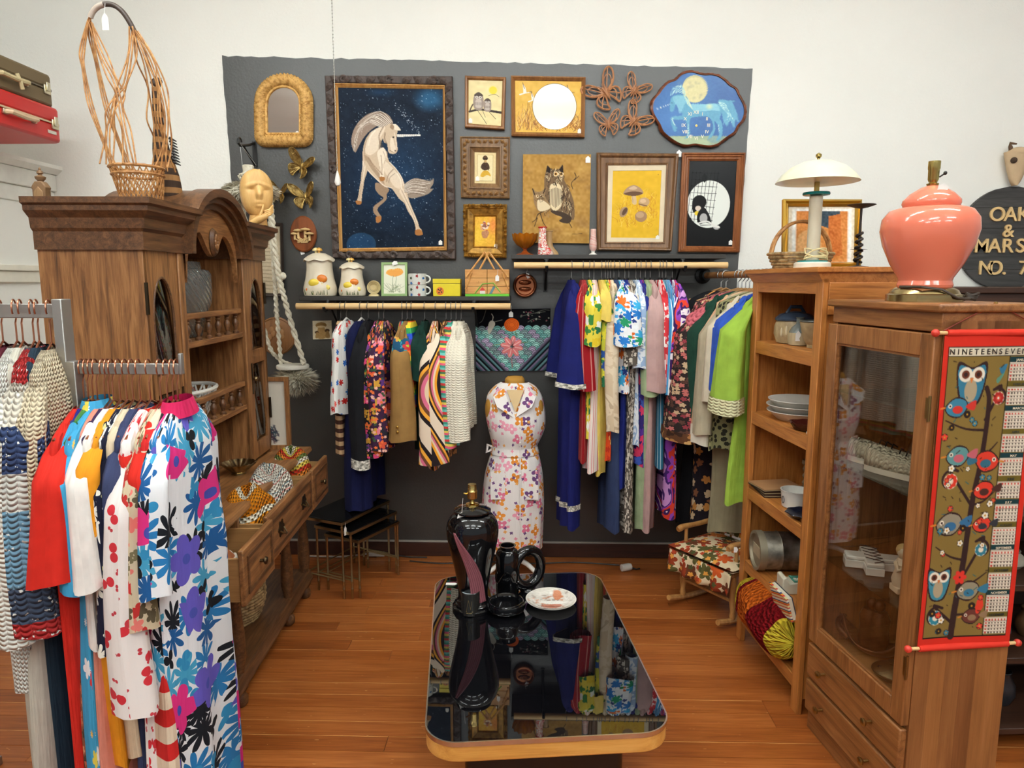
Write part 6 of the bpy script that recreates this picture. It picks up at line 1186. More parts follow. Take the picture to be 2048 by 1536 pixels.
obj('base', B((-43 * US, -.076, 0), (43 * US, .076, 4.8 * US)), plain((104, 190, 50), .4), t, bevel=.001); ho = obj('cottage', MB().prism([(-14 * US, 5 * US), (-4 * US, 5 * US), (-4 * US, 11 * US), (-9 * US, 17 * US), (-14 * US, 11 * US)], -.0765, -.075), plain((226, 220, 206), .4), t); obj('roof', MB().prism([(-15 * US, 11 * US), (-3 * US, 11 * US), (-9 * US, 18 * US)], -.0772, -.0765), plain((206, 60, 40), .4), ho)
obj('painted_tree', MB().prism([(4 * US, 5 * US), (12 * US, 20 * US), (16 * US, 18 * US), (9 * US, 5 * US)], -.0765, -.075), plain((90, 130, 140), .4), t); obj('painted_gable', MB().tube([(-24 * US, -.0765, 6 * US), (-9 * US, -.0765, 24 * US), (12 * US, -.0765, 26 * US), (26 * US, -.0765, 8 * US)], .003, 6), plain((110, 180, 60), .4), t); ptag(t, 20 * US, 42 * US, -.085, .02, .034, .03)
# amber compote, boot vases
AMB = NT('amber_glass', .06, 0, .6); AMB.col(AMB.ramp(AMB.math('MULTIPLY', AMB.n('SeparateXYZ').outputs[2], 1), [(0, lin((196, 120, 20)))])); AMB.b.inputs['Transmission Weight'].default_value = .55; AMB = AMB.m
t = sthing('amber_compote', 'amber glass footed compote with scalloped bowl', 'compote', 1050, ZS2, .12); n = 48; vs = []
prof = [(8, 14), (16, 20), (23, 30), (25, 41), (23.5, 41), (21, 31), (14, 22), (.01, 18)]
for i, (r, z) in enumerate(prof):
    for k in range(n): a = 2 * pi * k / n; f = 1 + .05 * sin(12 * a) * (1 if 1 <= i <= 5 else 0); vs.append((r * f * US * cos(a), r * f * US * sin(a), (z + (1.2 * sin(12 * a) if i in (3, 4) else 0)) * US))
obj('bowl', MB().add(vs, [(i * n + k, i * n + (k + 1) % n, (i + 1) * n + (k + 1) % n, (i + 1) * n + k) for i in range(len(prof) - 1) for k in range(n)]), AMB, t, ang=60); obj('foot', MB().lathe(P([(17, 0), (17, 2), (8, 5), (3.5, 9), (4, 12), (8, 14)]), 28), plain((150, 70, 26), .12), t)
MARB = blotch([(230, 224, 214), (206, 60, 50), (236, 230, 222), (226, 150, 110)], 30, 2.5, .25)
def boot(cx, lab, mat, off, sc_=1):
    t = sthing('boot_vase', lab, 'vase', cx, ZS2, off, 'boot vases on the shelf'); ring_ = lambda cx_, z, rx, ry: [(cx_ + rx * cos(a), ry * sin(a), z) for a in [2 * pi * k / 16 for k in range(16)]]
    R = [(0, 54, 8, 7), (0, 50, 7, 6.5), (-.5, 34, 7.5, 7), (0, 20, 9, 8), (2, 14, 11, 8.5), (5, 8, 14, 9), (6, 3, 15.5, 9), (6, 0, 15, 9)]; vs = []
    for c_, z, rx, ry in R: vs += [tuple(v * US * sc_ for v in p) for p in ring_(c_, z, rx, ry)]
    obj('boot', MB().add(vs, [(i * 16 + k, (i + 1) * 16 + k, (i + 1) * 16 + (k + 1) % 16, i * 16 + (k + 1) % 16) for i in range(7) for k in range(16)] + [tuple(range(7 * 16, 8 * 16))]), mat, t, ang=70, uvs=[(p[0] + p[1], p[2]) for p in vs]); obj('cuff', MB().tube([(8 * US * sc_ * cos(a), 7 * US * sc_ * sin(a), 53 * US * sc_) for a in [2 * pi * k / 20 for k in range(20)]], .003, 6, closed=True), mat, t)
boot(1085, 'red and white marbled glass boot vase', MARB, .155); boot(1098, 'tan ceramic boot behind the marbled one', plain((176, 140, 94), .4), .085, .9)
t = sthing('bud_vase', 'slim red and white marbled bud vase', 'vase', 1186, ZS2, .13); b, uv = cyl_uv(5 * US, 6.5 * US, 50 * US, 20); obj('stem', MB().lathe(P([(4, 8), (7, 12), (7.5, 22), (5.5, 36), (5.5, 50), (4.5, 50), (4, 30)]), 20), MARB, t, uvs=[(.1 * k, .02 * k) for k in range(140)]); obj('foot', MB().lathe(P([(8, 0), (8, 1.5), (3, 5), (4, 8)]), 20), plain((230, 226, 218), .2), t)
# ================================================================ on and in the hutch
HO = np.array([-1.045, 2.10]); HA = radians(3.1); HX = np.array([cos(HA), sin(HA)]); HY = np.array([-sin(HA), cos(HA)])
def hloc(lx, ly, z): p = HO + HX * lx + HY * ly; return (p[0], p[1], z)
ZT = 1.854 + .0005
def cutglass():
    m = NT('cut_glass', .03, 0, .5); m.col(lin((236, 240, 238))); m.b.inputs['Transmission Weight'].default_value = .92; m.b.inputs['IOR'].default_value = 1.3; co = m.co('Object'); w_ = m.n('TexWave', bands_direction='DIAGONAL'); m.l(co, w_.inputs[0]); w_.inputs['Scale'].default_value = 22; m.bump(w_.outputs[1], .7, .006); return m.m
CUT = cutglass(); t = thing('glass_jar', 'clear pressed glass jar with lid rim on the upper hutch shelf', 'jar', hloc(-.31, .655, 1.3855)); obj('jar_body', MB().lathe([(.07, 0), (.085, .004), (.105, .09), (.125, .13), (.13, .17), (.13, .245), (.12, .262), (.09, .268), (.085, .268), (.115, .24), (.118, .14), (.075, .012), (.001, .01)], 40), CUT, t, ang=50); obj('rim', MB().lathe([(.092, .262), (.096, .275), (.09, .295), (.086, .295), (.088, .27)], 36), CUT, t)
t = thing('brass_cup', 'small shiny gilt cup beside the spindles', 'cup', hloc(-.205, .405, 1.3855)); obj('cup', MB().lathe([(.022, 0), (.022, .006), (.012, .012), (.024, .03), (.03, .06), (.03, .09), (.027, .09), (.026, .05), (.001, .02)], 24), metal((206, 164, 84), .2), t)
LATT = plain((230, 228, 220), .3); t = thing('lattice_basket', 'white ceramic lattice basket of folded cloth on the lower hutch shelf', 'basket', hloc(-.30, .62, 1.0655)); bx_ = .10; by_ = .165
def ov(a, f, z): return (bx_ * f * cos(a), by_ * f * sin(a), z)
obj('basket_base', MB().lathe([(.001, 0), (.75, 0), (.75, .01), (.001, .01)], 32, sx=bx_, sy=by_), LATT, t); obj('rim', MB().tube([ov(2 * pi * k / 36, 1.12, .115) for k in range(36)], .008, 8, closed=True), LATT, t)
for s in (1, -1):
    for k in range(20): a = 2 * pi * k / 20; obj('lattice_strip', MB().tube([ov(a + s * .30 * q / 4, .76 + .35 * (q / 4) ** .7, .008 + .105 * q / 4) for q in range(5)], .0045, 6), LATT, t)
t = thing('folded_cloth', 'folded red and grey cloth lying in the white lattice basket', 'cloth', hloc(-.30, .60, 1.0775)); b = MB().grid(lambda u, v: (.085 * cos(2 * pi * u) * (1 - v * .85), .13 * sin(2 * pi * u) * (1 - v * .85), .005 + .12 * (1 - (1 - v) ** 2) * (1 + .12 * sin(9 * u * pi))), 28, 8, True); obj('folds', b, stripes([((120, 120, 110), 3), ((176, 60, 54), 1), ((150, 148, 136), 2)], .05), t, uvs=[(p[0], p[1] + p[2]) for p in b.v])
SHB_ = NT('old_brass', .3, 1, .5); SHB_.col(SHB_.ramp(SHB_.noise(SHB_.co(), 30, 3), [(.3, lin((120, 100, 66))), (.7, lin((206, 188, 146)))])); SHB_ = SHB_.m
p = onz(478, 948, .782); t = thing('shell_dish', 'fluted silver-brass shell dish on the hutch counter', 'dish', (p[0], p[1], .7825)); n = 64; vs = []
for i, (r, z) in enumerate([(.022, 0), (.03, .012), (.05, .03), (.072, .05), (.069, .051), (.045, .033), (.001, .018)]):
    for k in range(n): a = 2 * pi * k / n; f = 1 + (.07 * sin(16 * a) * min(1, max(0, i - .5)) if i < 6 else 0); vs.append((r * f * cos(a), r * f * sin(a), z))
obj('bowl', MB().add(vs, [(i * n + k, i * n + (k + 1) % n, (i + 1) * n + (k + 1) % n, (i + 1) * n + k) for i in range(6) for k in range(n)]), SHB_, t, ang=50); obj('foot', MB().lathe([(.03, 0), (.03, .005), (.02, .01)], 24), SHB_, t)
# crochet blankets in the drawers
def crochet(cols, width, holes=(.5, (110, 80, 40)), scale=360):
    m = NT('crochet', .95, 0, .1); uv = m.co('UV'); sp = m.n('SeparateXYZ'); m.l(uv, sp.inputs[0]); v = m.math('ADD', sp.outputs[1], m.math('MULTIPLY', m.noise(uv, 14, 2), .012)); f = m.math('FRACT', m.math('DIVIDE', v, width)); tot = sum(x[1] for x in cols); p_ = 0; st = []
    for c_, s_ in cols: st.append((p_ / tot, lin(c_))); p_ += s_
    base = m.ramp(f, st, 'CONSTANT'); a = m.math('SINE', m.math('MULTIPLY', sp.outputs[0], scale)); b = m.math('SINE', m.math('MULTIPLY', sp.outputs[1], scale)); h = m.math('ADD', m.math('MULTIPLY', a, b), m.math('MULTIPLY', m.noise(uv, 160, 2), .6))
    base = m.mix(m.math('GREATER_THAN', m.math('MULTIPLY', a, b), holes[0]), base, lin(holes[1])); m.col(base); m.bump(h, 1, .006); return m.m
def bundle(name, label, loc, rx, ry, rz, mat, lumps=4, seed=1, rotz=0, cat='blanket', flat_=.35):
    t = thing(name, label, cat, loc, rotz); rq = random.Random(seed); ph = [rq.uniform(0, 6.28) for _ in range(6)]; vs = []; uv = []; nu, nv = 48, 22
    for j in range(nv + 1):
        b = pi * j / nv
        for i in range(nu + 1):
            a = 2 * pi * i / nu; f = 1 + .09 * sin(lumps * a + ph[0] + 2 * b) * sin(b) + .06 * sin(2 * lumps * a + ph[1] - 3 * b) * sin(b); s_ = sin(b) ** .7
            z = -cos(b); z = z * rz if z > 0 else z * rz * flat_; vs.append((rx * s_ * cos(a) * f, ry * s_ * sin(a) * f, rz * flat_ + z * (1 + .12 * sin(3 * a + ph[2])))); uv.append((i / nu * 2 * (rx + ry), b / pi * 1.6 * (rx + rz)))
    W = nu + 1; obj('folds', MB().add(vs, [(j * W + i, j * W + i + 1, (j + 1) * W + i + 1, (j + 1) * W + i) for j in range(nv) for i in range(nu)]), mat, t, ang=180, uvs=uv); return t
bundle('crochet_blanket', 'orange and white crochet blanket bundled in the open drawer', hloc(-.02, .50, .60), .105, .14, .155, crochet([((226, 140, 30), 3), ((240, 232, 210), 1.2), ((206, 120, 24), 2)], .11), 3, 4)
bundle('crochet_shawl', 'white crochet shawl with coloured flecks bundled in the drawer', hloc(-.03, .76, .60), .10, .14, .165, crochet([((230, 222, 208), 6), ((222, 120, 110), .6), ((230, 224, 212), 3), ((120, 160, 170), .6)], .06, (.55, (120, 100, 90))), 3, 8)
bundle('rainbow_crochet', 'rainbow striped crochet throw at the far end of the drawers', hloc(-.03, 1.12, .60), .10, .10, .16, crochet([((206, 60, 40), 1), ((238, 210, 90), 1), ((236, 230, 212), 1), ((110, 130, 70), 1), ((226, 130, 50), 1)], .09), 2, 3)
LACE = NT('doily', .9, 0, .1); q = LACE.n('TexVoronoi', voronoi_dimensions='2D'); LACE.l(LACE.co('Object'), q.inputs[0]); q.inputs['Scale'].default_value = 90; LACE.col(LACE.ramp(q.outputs[0], [(.25, lin((170, 120, 76))), (.45, lin((232, 206, 172)))])); LACE = LACE.m
for k, (lx, ly, r, z, lab) in enumerate(((-.03, .11, .085, .588, 'round tan doily with white edge in the near drawer'), (-.06, .22, .08, .594, 'brown doily tucked beneath the tag in the near drawer'))):
    t = thing('doily', lab, 'doily', hloc(lx, ly, z), 0, 'doilies in the near drawer'); 
    obj('lace', MB().lathe([(.001, .075 + .01 * k), (r * .6, .07 + .01 * k), (r, .03 + .01 * k), (r * .98, .0)], 36), LACE if k == 0 else plain((176, 104, 62), .9), t); obj('edging', MB().tube([(r * cos(a), r * sin(a), .03 + .01 * k + .004 * sin(12 * a)) for a in [2 * pi * j / 60 for j in range(60)]], .006, 6, closed=True), plain((238, 232, 220), .9), t)
    if k: ptag(t, -.01, .095, -.05, .04, .012)
p = onz(553, 1205, .141); t = thing('wicker_basket', 'round wicker basket on the lower shelf of the hutch', 'basket', hloc(-.24, .78, .1405)); n = 30; DWK = NT('dark_wicker', .7, 0, .3); DWK.col(DWK.ramp(DWK.noise(DWK.co(), 50, 2), [(.3, lin((110, 84, 52))), (.7, lin((196, 166, 118)))])); DWK = DWK.m
for j in range(14): r = .11 + .05 * sin(pi * (j + 3) / 20); o = obj('woven_row', MB().tube([(r * cos(a) * (1 + .012 * (-1) ** (k + j)), r * sin(a) * (1 + .012 * (-1) ** (k + j)), .008 + j * .0145) for k, a in enumerate([2 * pi * k / 40 for k in range(40)])], .0078, 6, closed=True), DWK, t)
for k in range(20): a = 2 * pi * k / 20; obj('stake', MB().tube([((.11 + .05 * sin(pi * (j + 3) / 20)) * cos(a), (.11 + .05 * sin(pi * (j + 3) / 20)) * sin(a), .005 + j * .0145) for j in range(14)], .004, 5), DWK, t)
obj('floor_disc', MB().lathe([(.001, .0), (.12, .0), (.12, .006), (.001, .006)], 30), DWK, t)
# tall basket on the hutch
YB_ = 2.47
def Z1(a, b, dy=0): p = ony(a / 3.658, b / 3.658, YB_); return np.array([p[0], YB_ + dy, p[2]])
bc = Z1(1045, 1432); bc[2] = ZT; t = thing('tall_wicker_basket', 'tall looped wicker basket with a wrapped arching handle on the hutch', 'basket', bc); TW = NT('cane', .5, 0, .4); TW.col(TW.ramp(TW.noise(TW.co(), 40, 3), [(.3, lin((140, 88, 44))), (.6, lin((196, 142, 84))), (.8, lin((220, 174, 116)))])); TW = TW.m
zr_ = Z1(1000, 1230)[2] - ZT; r0, r1, sh_ = .061, .0845, -.0145
for s in (1, -1):
    for k in range(26): a = 2 * pi * k / 26; obj('cane_strand', MB().tube([(sh_ * q / 6 + (r0 + (r1 - r0) * q / 6) * cos(a + s * .75 * q / 6), (r0 + (r1 - r0) * q / 6) * sin(a + s * .75 * q / 6), zr_ * q / 6) for q in range(7)], .0022, 5), TW, t)
for z, r, w_ in ((.004, r0, .006), (zr_ * .82, r0 + (r1 - r0) * .82, .0045), (zr_, r1, .005)): obj('cane_band', MB().tube([(sh_ * z / zr_ + r * cos(a), r * sin(a), z) for a in [2 * pi * k / 40 for k in range(40)]], [w_ * (1 + .25 * (k % 2)) for k in range(40)], 6, closed=True), TW, t)
obj('basket_floor', MB().lathe([(.001, .001), (r0, .001), (r0, .006), (.001, .006)], 30), TW, t)
def bun(s, dys, spread=.006, n_=3, nm='cane_loop'):
    pts = [tuple(map(float, q.split(','))) for q in s.split()]; base = [Z1(*q) - bc for q in pts]; m_ = len(base)
    for i, q in enumerate(base): q[1] = dys[0] + (dys[1] - dys[0]) * i / (m_ - 1) + 0 * i
    for j in range(n_):
        off = (j - (n_ - 1) / 2) * spread; sm = spl([q + np.array([off * (1 + .5 * (i == 0)) * (.35 if i == m_ - 1 else 1), off * .6 * (-1) ** (i + j), 0]) for i, q in enumerate(base)], 6); obj(nm, MB().tube(sm, .0026, 6), TW, t)
bun('840,1232 760,1040 660,760 610,500 600,380 640,180 672,110', (0, 0)); bun('870,1230 790,1000 720,750 665,430 645,250 660,140', (.075, 0)); bun('1060,1230 1000,980 950,820 920,705 860,580 760,400 670,170', (-.085, 0), .010, 4); bun('890,1230 880,1000 885,850 910,720 945,620 975,400 968,200', (-.08, 0), .010, 4); bun('1110,1230 1092,1000 1085,850 1080,620 1045,430 985,230', (.08, 0), .012, 5); bun('1188,1232 1215,1050 1215,850 1180,640 1100,420 985,220', (.0, 0), .010, 4)
hp = [Z1(*q) - bc for q in ((660, 130), (680, 85), (715, 50), (760, 32), (830, 38), (895, 85), (950, 165), (985, 235))]; obj('wrapped_handle', MB().tube(spl(hp, 6), .0085, 10), plain((62, 48, 40), .5), t); obj('silver_binding', MB().tube(spl(hp[:4], 6), .0092, 10), plain((176, 160, 146), .4), t); ptag(t, hp[3][0] + .006, hp[3][2] - .03, -.01, .022, .055, .03)
# striped carved animal
a = Z1(1240, 1490); a = ony(340, 398, 2.62); t = thing('carved_animal', 'dark striped wooden animal figure behind the tall basket', 'figure', (a[0], 2.63, ZT)); STR = stripes([((60, 44, 34), 1.2), ((150, 108, 66), 1)], .045); 
def Z2(a_, b_): p = ony(a_ / 3.658, b_ / 3.658, 2.63); return np.array([p[0] - a[0], 0, p[2] - ZT])
b = MB().tube(spl([Z2(1250, 1500), Z2(1240, 1380), Z2(1215, 1250), Z2(1180, 1100), Z2(1160, 900), Z2(1140, 640)], 6), list(np.interp(np.arange(31), [0, 10, 18, 24, 30], [.045, .042, .03, .018, .014])), 14); obj('body', b, STR, t, uvs=[(p[0] * 2, p[2]) for p in b.v]); hd = obj('head', MB().tube(spl([Z2(1130, 650) + [0, 0, .01], Z2(1150, 600), Z2(1180, 590)], 4), [.016, .018, .018, .018, .017, .015, .013, .011, .008], 10), plain((60, 44, 34), .5), t)
for s in (-.01, .012): obj('ear', MB().tube([Z2(1135, 605) + [0, s, 0], Z2(1160, 560) + [0, s * 1.5, .0]], [.007, .002], 6), plain((60, 44, 34), .5), hd)
for k in range(9): q = Z2(1200 + 4 * k, 1010 + 22 * k); obj('mane_tuft', MB().tube([q + [.02, 0, 0], q + [.045, 0, -.012]], [.006, .002], 6), plain((30, 26, 24), .6), t)
obj('leg', MB().tube([Z2(1285, 1500), Z2(1265, 1380)], [.012, .016], 8), plain((60, 44, 34), .5), t); obj('stand', B((-.05, -.05, 0), (.08, .05, .012)), plain((60, 44, 34), .5), t, bevel=.003)
# carved finial
a = ony(84, 392, 2.36); t = thing('carved_finial', 'old carved wooden finial with urn top on the hutch', 'ornament', (a[0], 2.36, ZT)); k_ = 2.36 / F; FW_ = wood((84, 60, 38), (130, 98, 66), None, 1.5, 2, .6, 5)
obj('shield_body', MB().prism([(q[0] * k_, q[1] * k_ + .0) for q in ((-13, 0), (13, 0), (13, 30), (15, 34), (13, 38), (7, 46), (-7, 46), (-13, 38), (-15, 34), (-13, 30))], -.015, .015), FW_, t, bevel=.003); obj('urn', MB().lathe([(r * k_, z * k_) for r, z in ((5, 46), (6, 48), (9, 51), (10, 55), (4, 58), (3, 60), (6, 62), (5, 66), (2, 68), (2.5, 71), (.1, 74))], 16), FW_, t); obj('carved_panel', MB().prism([(q[0] * k_, q[1] * k_) for q in ((-9, 4), (9, 4), (9, 26), (0, 36), (-9, 26))], -.018, -.014), wood((110, 80, 50), (150, 116, 78), None, 1.5, 2, .6, 5), t, bevel=.002)
# carved face with hand
a = ony(517, 462, 3.2); t = thing('wood_sculpture', 'pale carved wooden face resting its chin on a hand', 'sculpture', (a[0], 3.2, ZT), radians(32)); FCE = wood((200, 150, 84), (222, 174, 104), (232, 190, 124), 1, 2, .45, 4); k_ = 3.2 / F
def face(u, v):      # u across -1..1, v 0 bottom..1 top
    x = (u - .5) * 2; z = v * 86 + 18; wz = 29 * max(.02, 1 - abs((v - .56) / (.57 if v < .56 else .45)) ** 2.3) ** .5; d = 22 * (max(0, 1 - x * x)) ** .5 * (1 - abs((v - .55) / .75) ** 3)
    nose = 9 * math.exp(-(x / .13) ** 2) * (max(0, 1 - abs((v - .46) / .17)) if v < .46 else max(0, 1 - (v - .46) / .2)); lips = 3.5 * math.exp(-(x / .25) ** 2) * (math.exp(-((v - .22) / .03) ** 2) + math.exp(-((v - .29) / .03) ** 2)); eye = -4 * math.exp(-((abs(x) - .42) / .2) ** 2) * math.exp(-((v - .56) / .05) ** 2); brow = 2.5 * math.exp(-((v - .66 - .04 * math.cos(x * 3)) / .03) ** 2) * (1 if .1 < abs(x) < .8 else .3)
    return (x * wz * k_, -(d + nose + lips + eye + brow) * k_, z * k_)
obj('face', MB().grid(face, 40, 44), FCE, t, ang=180, solid=.012); obj('neck', MB().lathe([(18 * k_, 0), (17 * k_, 10 * k_), (14 * k_, 24 * k_), (12 * k_, 36 * k_)], 20), FCE, t)
for s in (-1, 1): obj('closed_eyelid', MB().tube([face(.5 + s * (.12 + .2 * q / 6), .555 - .02 * sin(pi * q / 6)) for q in range(7)], .0016, 6), plain((120, 76, 36), .5), t)
hand = obj('hand', MB().tube([(-14 * k_, -.03, 2 * k_), (-4 * k_, -.05, 10 * k_), (12 * k_, -.055, 18 * k_)], [.016, .018, .014], 10), FCE, t)
for j in range(4): obj('finger', MB().tube([(8 * k_, -.056, (15 + j * 3.5) * k_), (18 * k_, -.06, (20 + j * 3) * k_), (25 * k_, -.05, (26 + j * 4) * k_)], [.0062, .0058, .004], 8), FCE, hand)
obj('thumb', MB().tube([(-2 * k_, -.055, 14 * k_), (4 * k_, -.062, 28 * k_), (7 * k_, -.058, 38 * k_)], [.007, .0062, .0045], 8), FCE, hand)
# ---- macrame hanger
MAC = NT('cotton_cord', .95, 0, .1); MAC.col(MAC.ramp(MAC.noise(MAC.co(), 60, 2), [(.3, lin((200, 190, 166))), (.7, lin((232, 226, 208)))])); MAC = MAC.m; FUZ = plain((216, 208, 188), .98, 0, .05)
MY = HOOKP[1]; a0 = ony(497, 345, MY); t = thing('macrame_hanger', 'cream macrame hanger with fluffy rings and twisted cords', 'macrame', (a0[0], MY, 0))
def ML(x, y, dy=0): p = ony(x, y, MY); return np.array([p[0] - a0[0], dy, p[2]])
obj('wire_loop', MB().tube([np.array([HOOKP[0] - a0[0], 0, HOOKP[2] + .012])] + [ML(512, 330), ML(505, 345)], .0015, 5), WIREM, t); obj('wire_loop', MB().tube([np.array([HOOKP[0] - a0[0], 0, HOOKP[2] + .012])] + [ML(484, 326), ML(486, 345)], .0015, 5), WIREM, t)
def twist(name, pts, r, turns, par=t):
    S = spl(pts, 16); n = len(S)
    for s in (0, pi): obj(name, MB().tube([S[i] + np.array([r * cos(s + turns * 2 * pi * i / n), r * sin(s + turns * 2 * pi * i / n), 0]) for i in range(n)], r * 1.05, 7), MAC, par)
obj('crown_knot', MB().lathe([(.028, -.03), (.034, 0), (.026, .02), (.03, .045), (.024, .05), (.001, .05)], 14, tuple(ML(497, 350))), MAC, t); rq = random.Random(9)
for k in range(10): q = ML(497 + rq.uniform(-9, 9), 352); obj('knot_curl', MB().tube([q + [.02 * cos(u) + 0, -.03 + .01 * sin(u * 2), -.01 + .018 * sin(u)] for u in [rq.uniform(0, 3) + j * .5 for j in range(8)]], .005, 6), MAC, t)
def fuzz(c_, rx, ry, rz, n, name, L=.035, seed=2, rin=.75):
    rq = random.Random(seed); m = MB(); m.ball(tuple(c_), rx * rin, 20, 12, (1, ry / rx, rz / rx))
    for _ in range(n):
        th, ph = rq.uniform(0, 2 * pi), math.acos(rq.uniform(-1, 1)); d = np.array([sin(ph) * cos(th), sin(ph) * sin(th), cos(ph)]); p0 = np.array(c_) + d * [rx * rin, ry * rin, rz * rin]; p1 = p0 + d * L * rq.uniform(.5, 1.1) + np.array([rq.uniform(-.02, .02), rq.uniform(-.02, .02), -.012]); sd = np.cross(d, [rq.random(), rq.random(), rq.random()]); sd = sd / (np.linalg.norm(sd) + 1e-6) * .0028
        m.add([p0 - sd, p0 + sd, (p0 + p1) / 2 + sd * .9 + d * .004, p1, (p0 + p1) / 2 - sd * .9 + d * .004], [(0, 1, 2, 3, 4)])
    o = obj(name, m, FUZ, t, ang=180); o['kind'] = 'stuff'; return o
fuzz(ML(500, 383), .165, .12, .055, 2600, 'fluffy_ring', .03)
twist('twisted_cord', [ML(540, 395), ML(546, 455), ML(556, 540), ML(575, 620), ML(608, 728)], .0085, 12); twist('twisted_cord', [ML(530, 400, .05), ML(541, 540, .05), ML(548, 640, .05), ML(556, 735, .05)], .007, 12); twist('twisted_cord', [ML(480, 400, .03), ML(500, 560, .06), ML(530, 700, .08), ML(575, 735, .1)], .007, 10)
obj('cord_bow', MB().ball(tuple(ML(566, 552)), .018, 10, 7, (1, .8, 1.1)), MAC, t); c_ = ML(582, 738); obj('lower_tray', MB().lathe([(.001, 0), (.085, 0), (.088, .012), (.085, .02), (.001, .02)], 30, (c_[0], .03, c_[2])), plain((232, 228, 214), .6), t)
fuzz(ML(588, 760, .03), .105, .10, .06, 1900, 'fluffy_fringe', .05, 5)
# framed text, round plaque, leaning picture behind the hutch
A = Art(496, 448, 562, 592, (206, 190, 160), 2.4)
for k in range(16): A.line([(502 + A.rs.rand() * 6, 462 + k * 8), (556 - A.rs.rand() * 10, 463 + k * 8)], 1.4, (150, 134, 108), False)
A.noise(20, 3); framed('framed_sampler', 'pale sampler in a thin dark frame behind the hutch', ((490, 442), (564, 446), (568, 594), (494, 592)), ((497, 450), (560, 453), (562, 587), (500, 585)), A, 60, 110, PR1, plain((54, 42, 34), .5), .014)
w0 = wq(552, 672); t = thing('round_plaque', 'round carved wooden plaque hung on the dark wall', 'plaque', (w0[0], D - .0035, w0[1])); PLQ = wood((110, 70, 36), (150, 102, 58), None, 1.2, 2, .4, 5); obj('disc', MB().lathe([(.105, 0), (.108, -.008), (.1, -.014), (.001, -.015)], 40, axis='y'), PLQ, t); obj('rim', MB().tube([(.1 * cos(a), -.014, .1 * sin(a)) for a in [2 * pi * k / 40 for k in range(40)]], .004, 6, closed=True), PLQ, t)
for k in range(7): a = rq.uniform(0, 6.28); obj('relief_figure', MB().ball((.035 * cos(k), -.017, .03 * sin(k * 1.7) + .02), .014, 10, 6, (1, .5, 1.4)), wood((140, 96, 56), (176, 128, 80), None, 1.2, 2, .4, 5), t)
obj('hanging_loop', MB().tube([(0, -.004, .1), (-.01, -.006, .14), (0, -.006, .17)], .002, 6), plain((180, 170, 150), .7), t)
A = Art(556, 776, 598, 904, (214, 206, 190), 2.6); A.ell(572, 826, 9, 12, (40, 84, 92)); A.ell(566, 855, 8, 6, (196, 80, 80))
for k in range(60): A.line([(560 + A.rs.rand() * 30, 870 + A.rs.rand() * 32), (560 + A.rs.rand() * 30, 862 + A.rs.rand() * 32)], 1.2, ((40, 40, 60), (90, 60, 70), (60, 80, 90))[k % 3])
t = thing('leaning_picture', 'framed flower picture standing on the far end of the hutch counter', 'picture', hloc(-.16, 1.275, .7825), HA); r = MB(); ring(r, [(-.15, 0), (.09, 0), (.09, .36), (-.15, .36)], [(-.13, .02), (.07, .02), (.07, .34), (-.13, .34)], -.012, .006); obj('frame', r, OAK, t); obj('back_card', B((-.14, 0, .01), (.08, .005, .35)), plain((200, 190, 170), .8), t); art_plane('flower_print', A, lambda s, q: (-.13 + s * .2, -.002, .34 - q * .32), 40, 80, t)
# ================================================================ shelf unit contents
SO = np.array(SU[:2]); SX = np.array([cos(SR), sin(SR)]); SY = np.array([-sin(SR), cos(SR)])
def sloc(lx, ly, z): p = SO + SX * lx + SY * ly; return (p[0], p[1], z + .0008)
def onshelf(px_, py_, z): return onz(px_, py_, z)
UU = 2.75 / F
STON = NT('stoneware', .4, 0, .45); STON.col(STON.ramp(STON.noise(STON.co(), 30, 3), [(.3, lin((150, 128, 92))), (.7, lin((190, 168, 128)))])); STON = STON.m; BLUG = plain((52, 66, 84), .25)
t = thing('casserole', 'stoneware casserole with blue lid and leaf relief', 'casserole', sloc(.11, .42, 1.355)); t.scale = (.8, .8, .95); R = .10
obj('pot', MB().lathe([(.06, 0), (.085, .004), (.1, .04), (.098, .075), (.088, .098), (.084, .098), (.09, .06), (.05, .01)], 32), STON, t); l_ = obj('lid', MB().lathe([(.096, .098), (.097, .106), (.075, .124), (.03, .135), (.001, .138)], 32), BLUG, t); obj('lid_handle', MB().tube([(-.045, 0, .128), (-.025, 0, .155), (.025, 0, .155), (.045, 0, .128)], .008, 8), BLUG, l_)
for k in range(7): a = -2.6 + .28 * k; obj('relief_leaf', MB().ball((.097 * cos(a), .097 * sin(a), .05 + .008 * (k % 2)), .014, 8, 6, (.5, .5, 1.5)), plain((206, 190, 156), .4), t)
t = thing('pottery_bottle', 'small pottery bottle with grey glazed neck', 'bottle', sloc(.085, .325, 1.355)); obj('bottle', MB().lathe([(.03, 0), (.04, .003), (.044, .03), (.04, .05), (.001, .05)], 24), plain((176, 158, 124), .4), t); obj('neck', MB().lathe([(.04, .05), (.03, .07), (.014, .085), (.014, .105), (.018, .11), (.012, .11), (.001, .09)], 24), plain((110, 116, 112), .25), t); ptag(t, -.02, .06, -.04, .02, .04)
t = thing('pottery_bowl', 'tan footed pottery bowl against the post', 'bowl', sloc(.10, .225, 1.355)); obj('bowl', MB().lathe([(.03, 0), (.03, .012), (.045, .03), (.06, .10), (.056, .10), (.042, .035), (.001, .02)], 24), STON, t); obj('rim', MB().tube([(.058 * cos(a), .058 * sin(a), .1) for a in [2 * pi * k / 24 for k in range(24)]], .004, 6, closed=True), plain((90, 96, 92), .3), t)
PW = plain((222, 218, 208), .25)
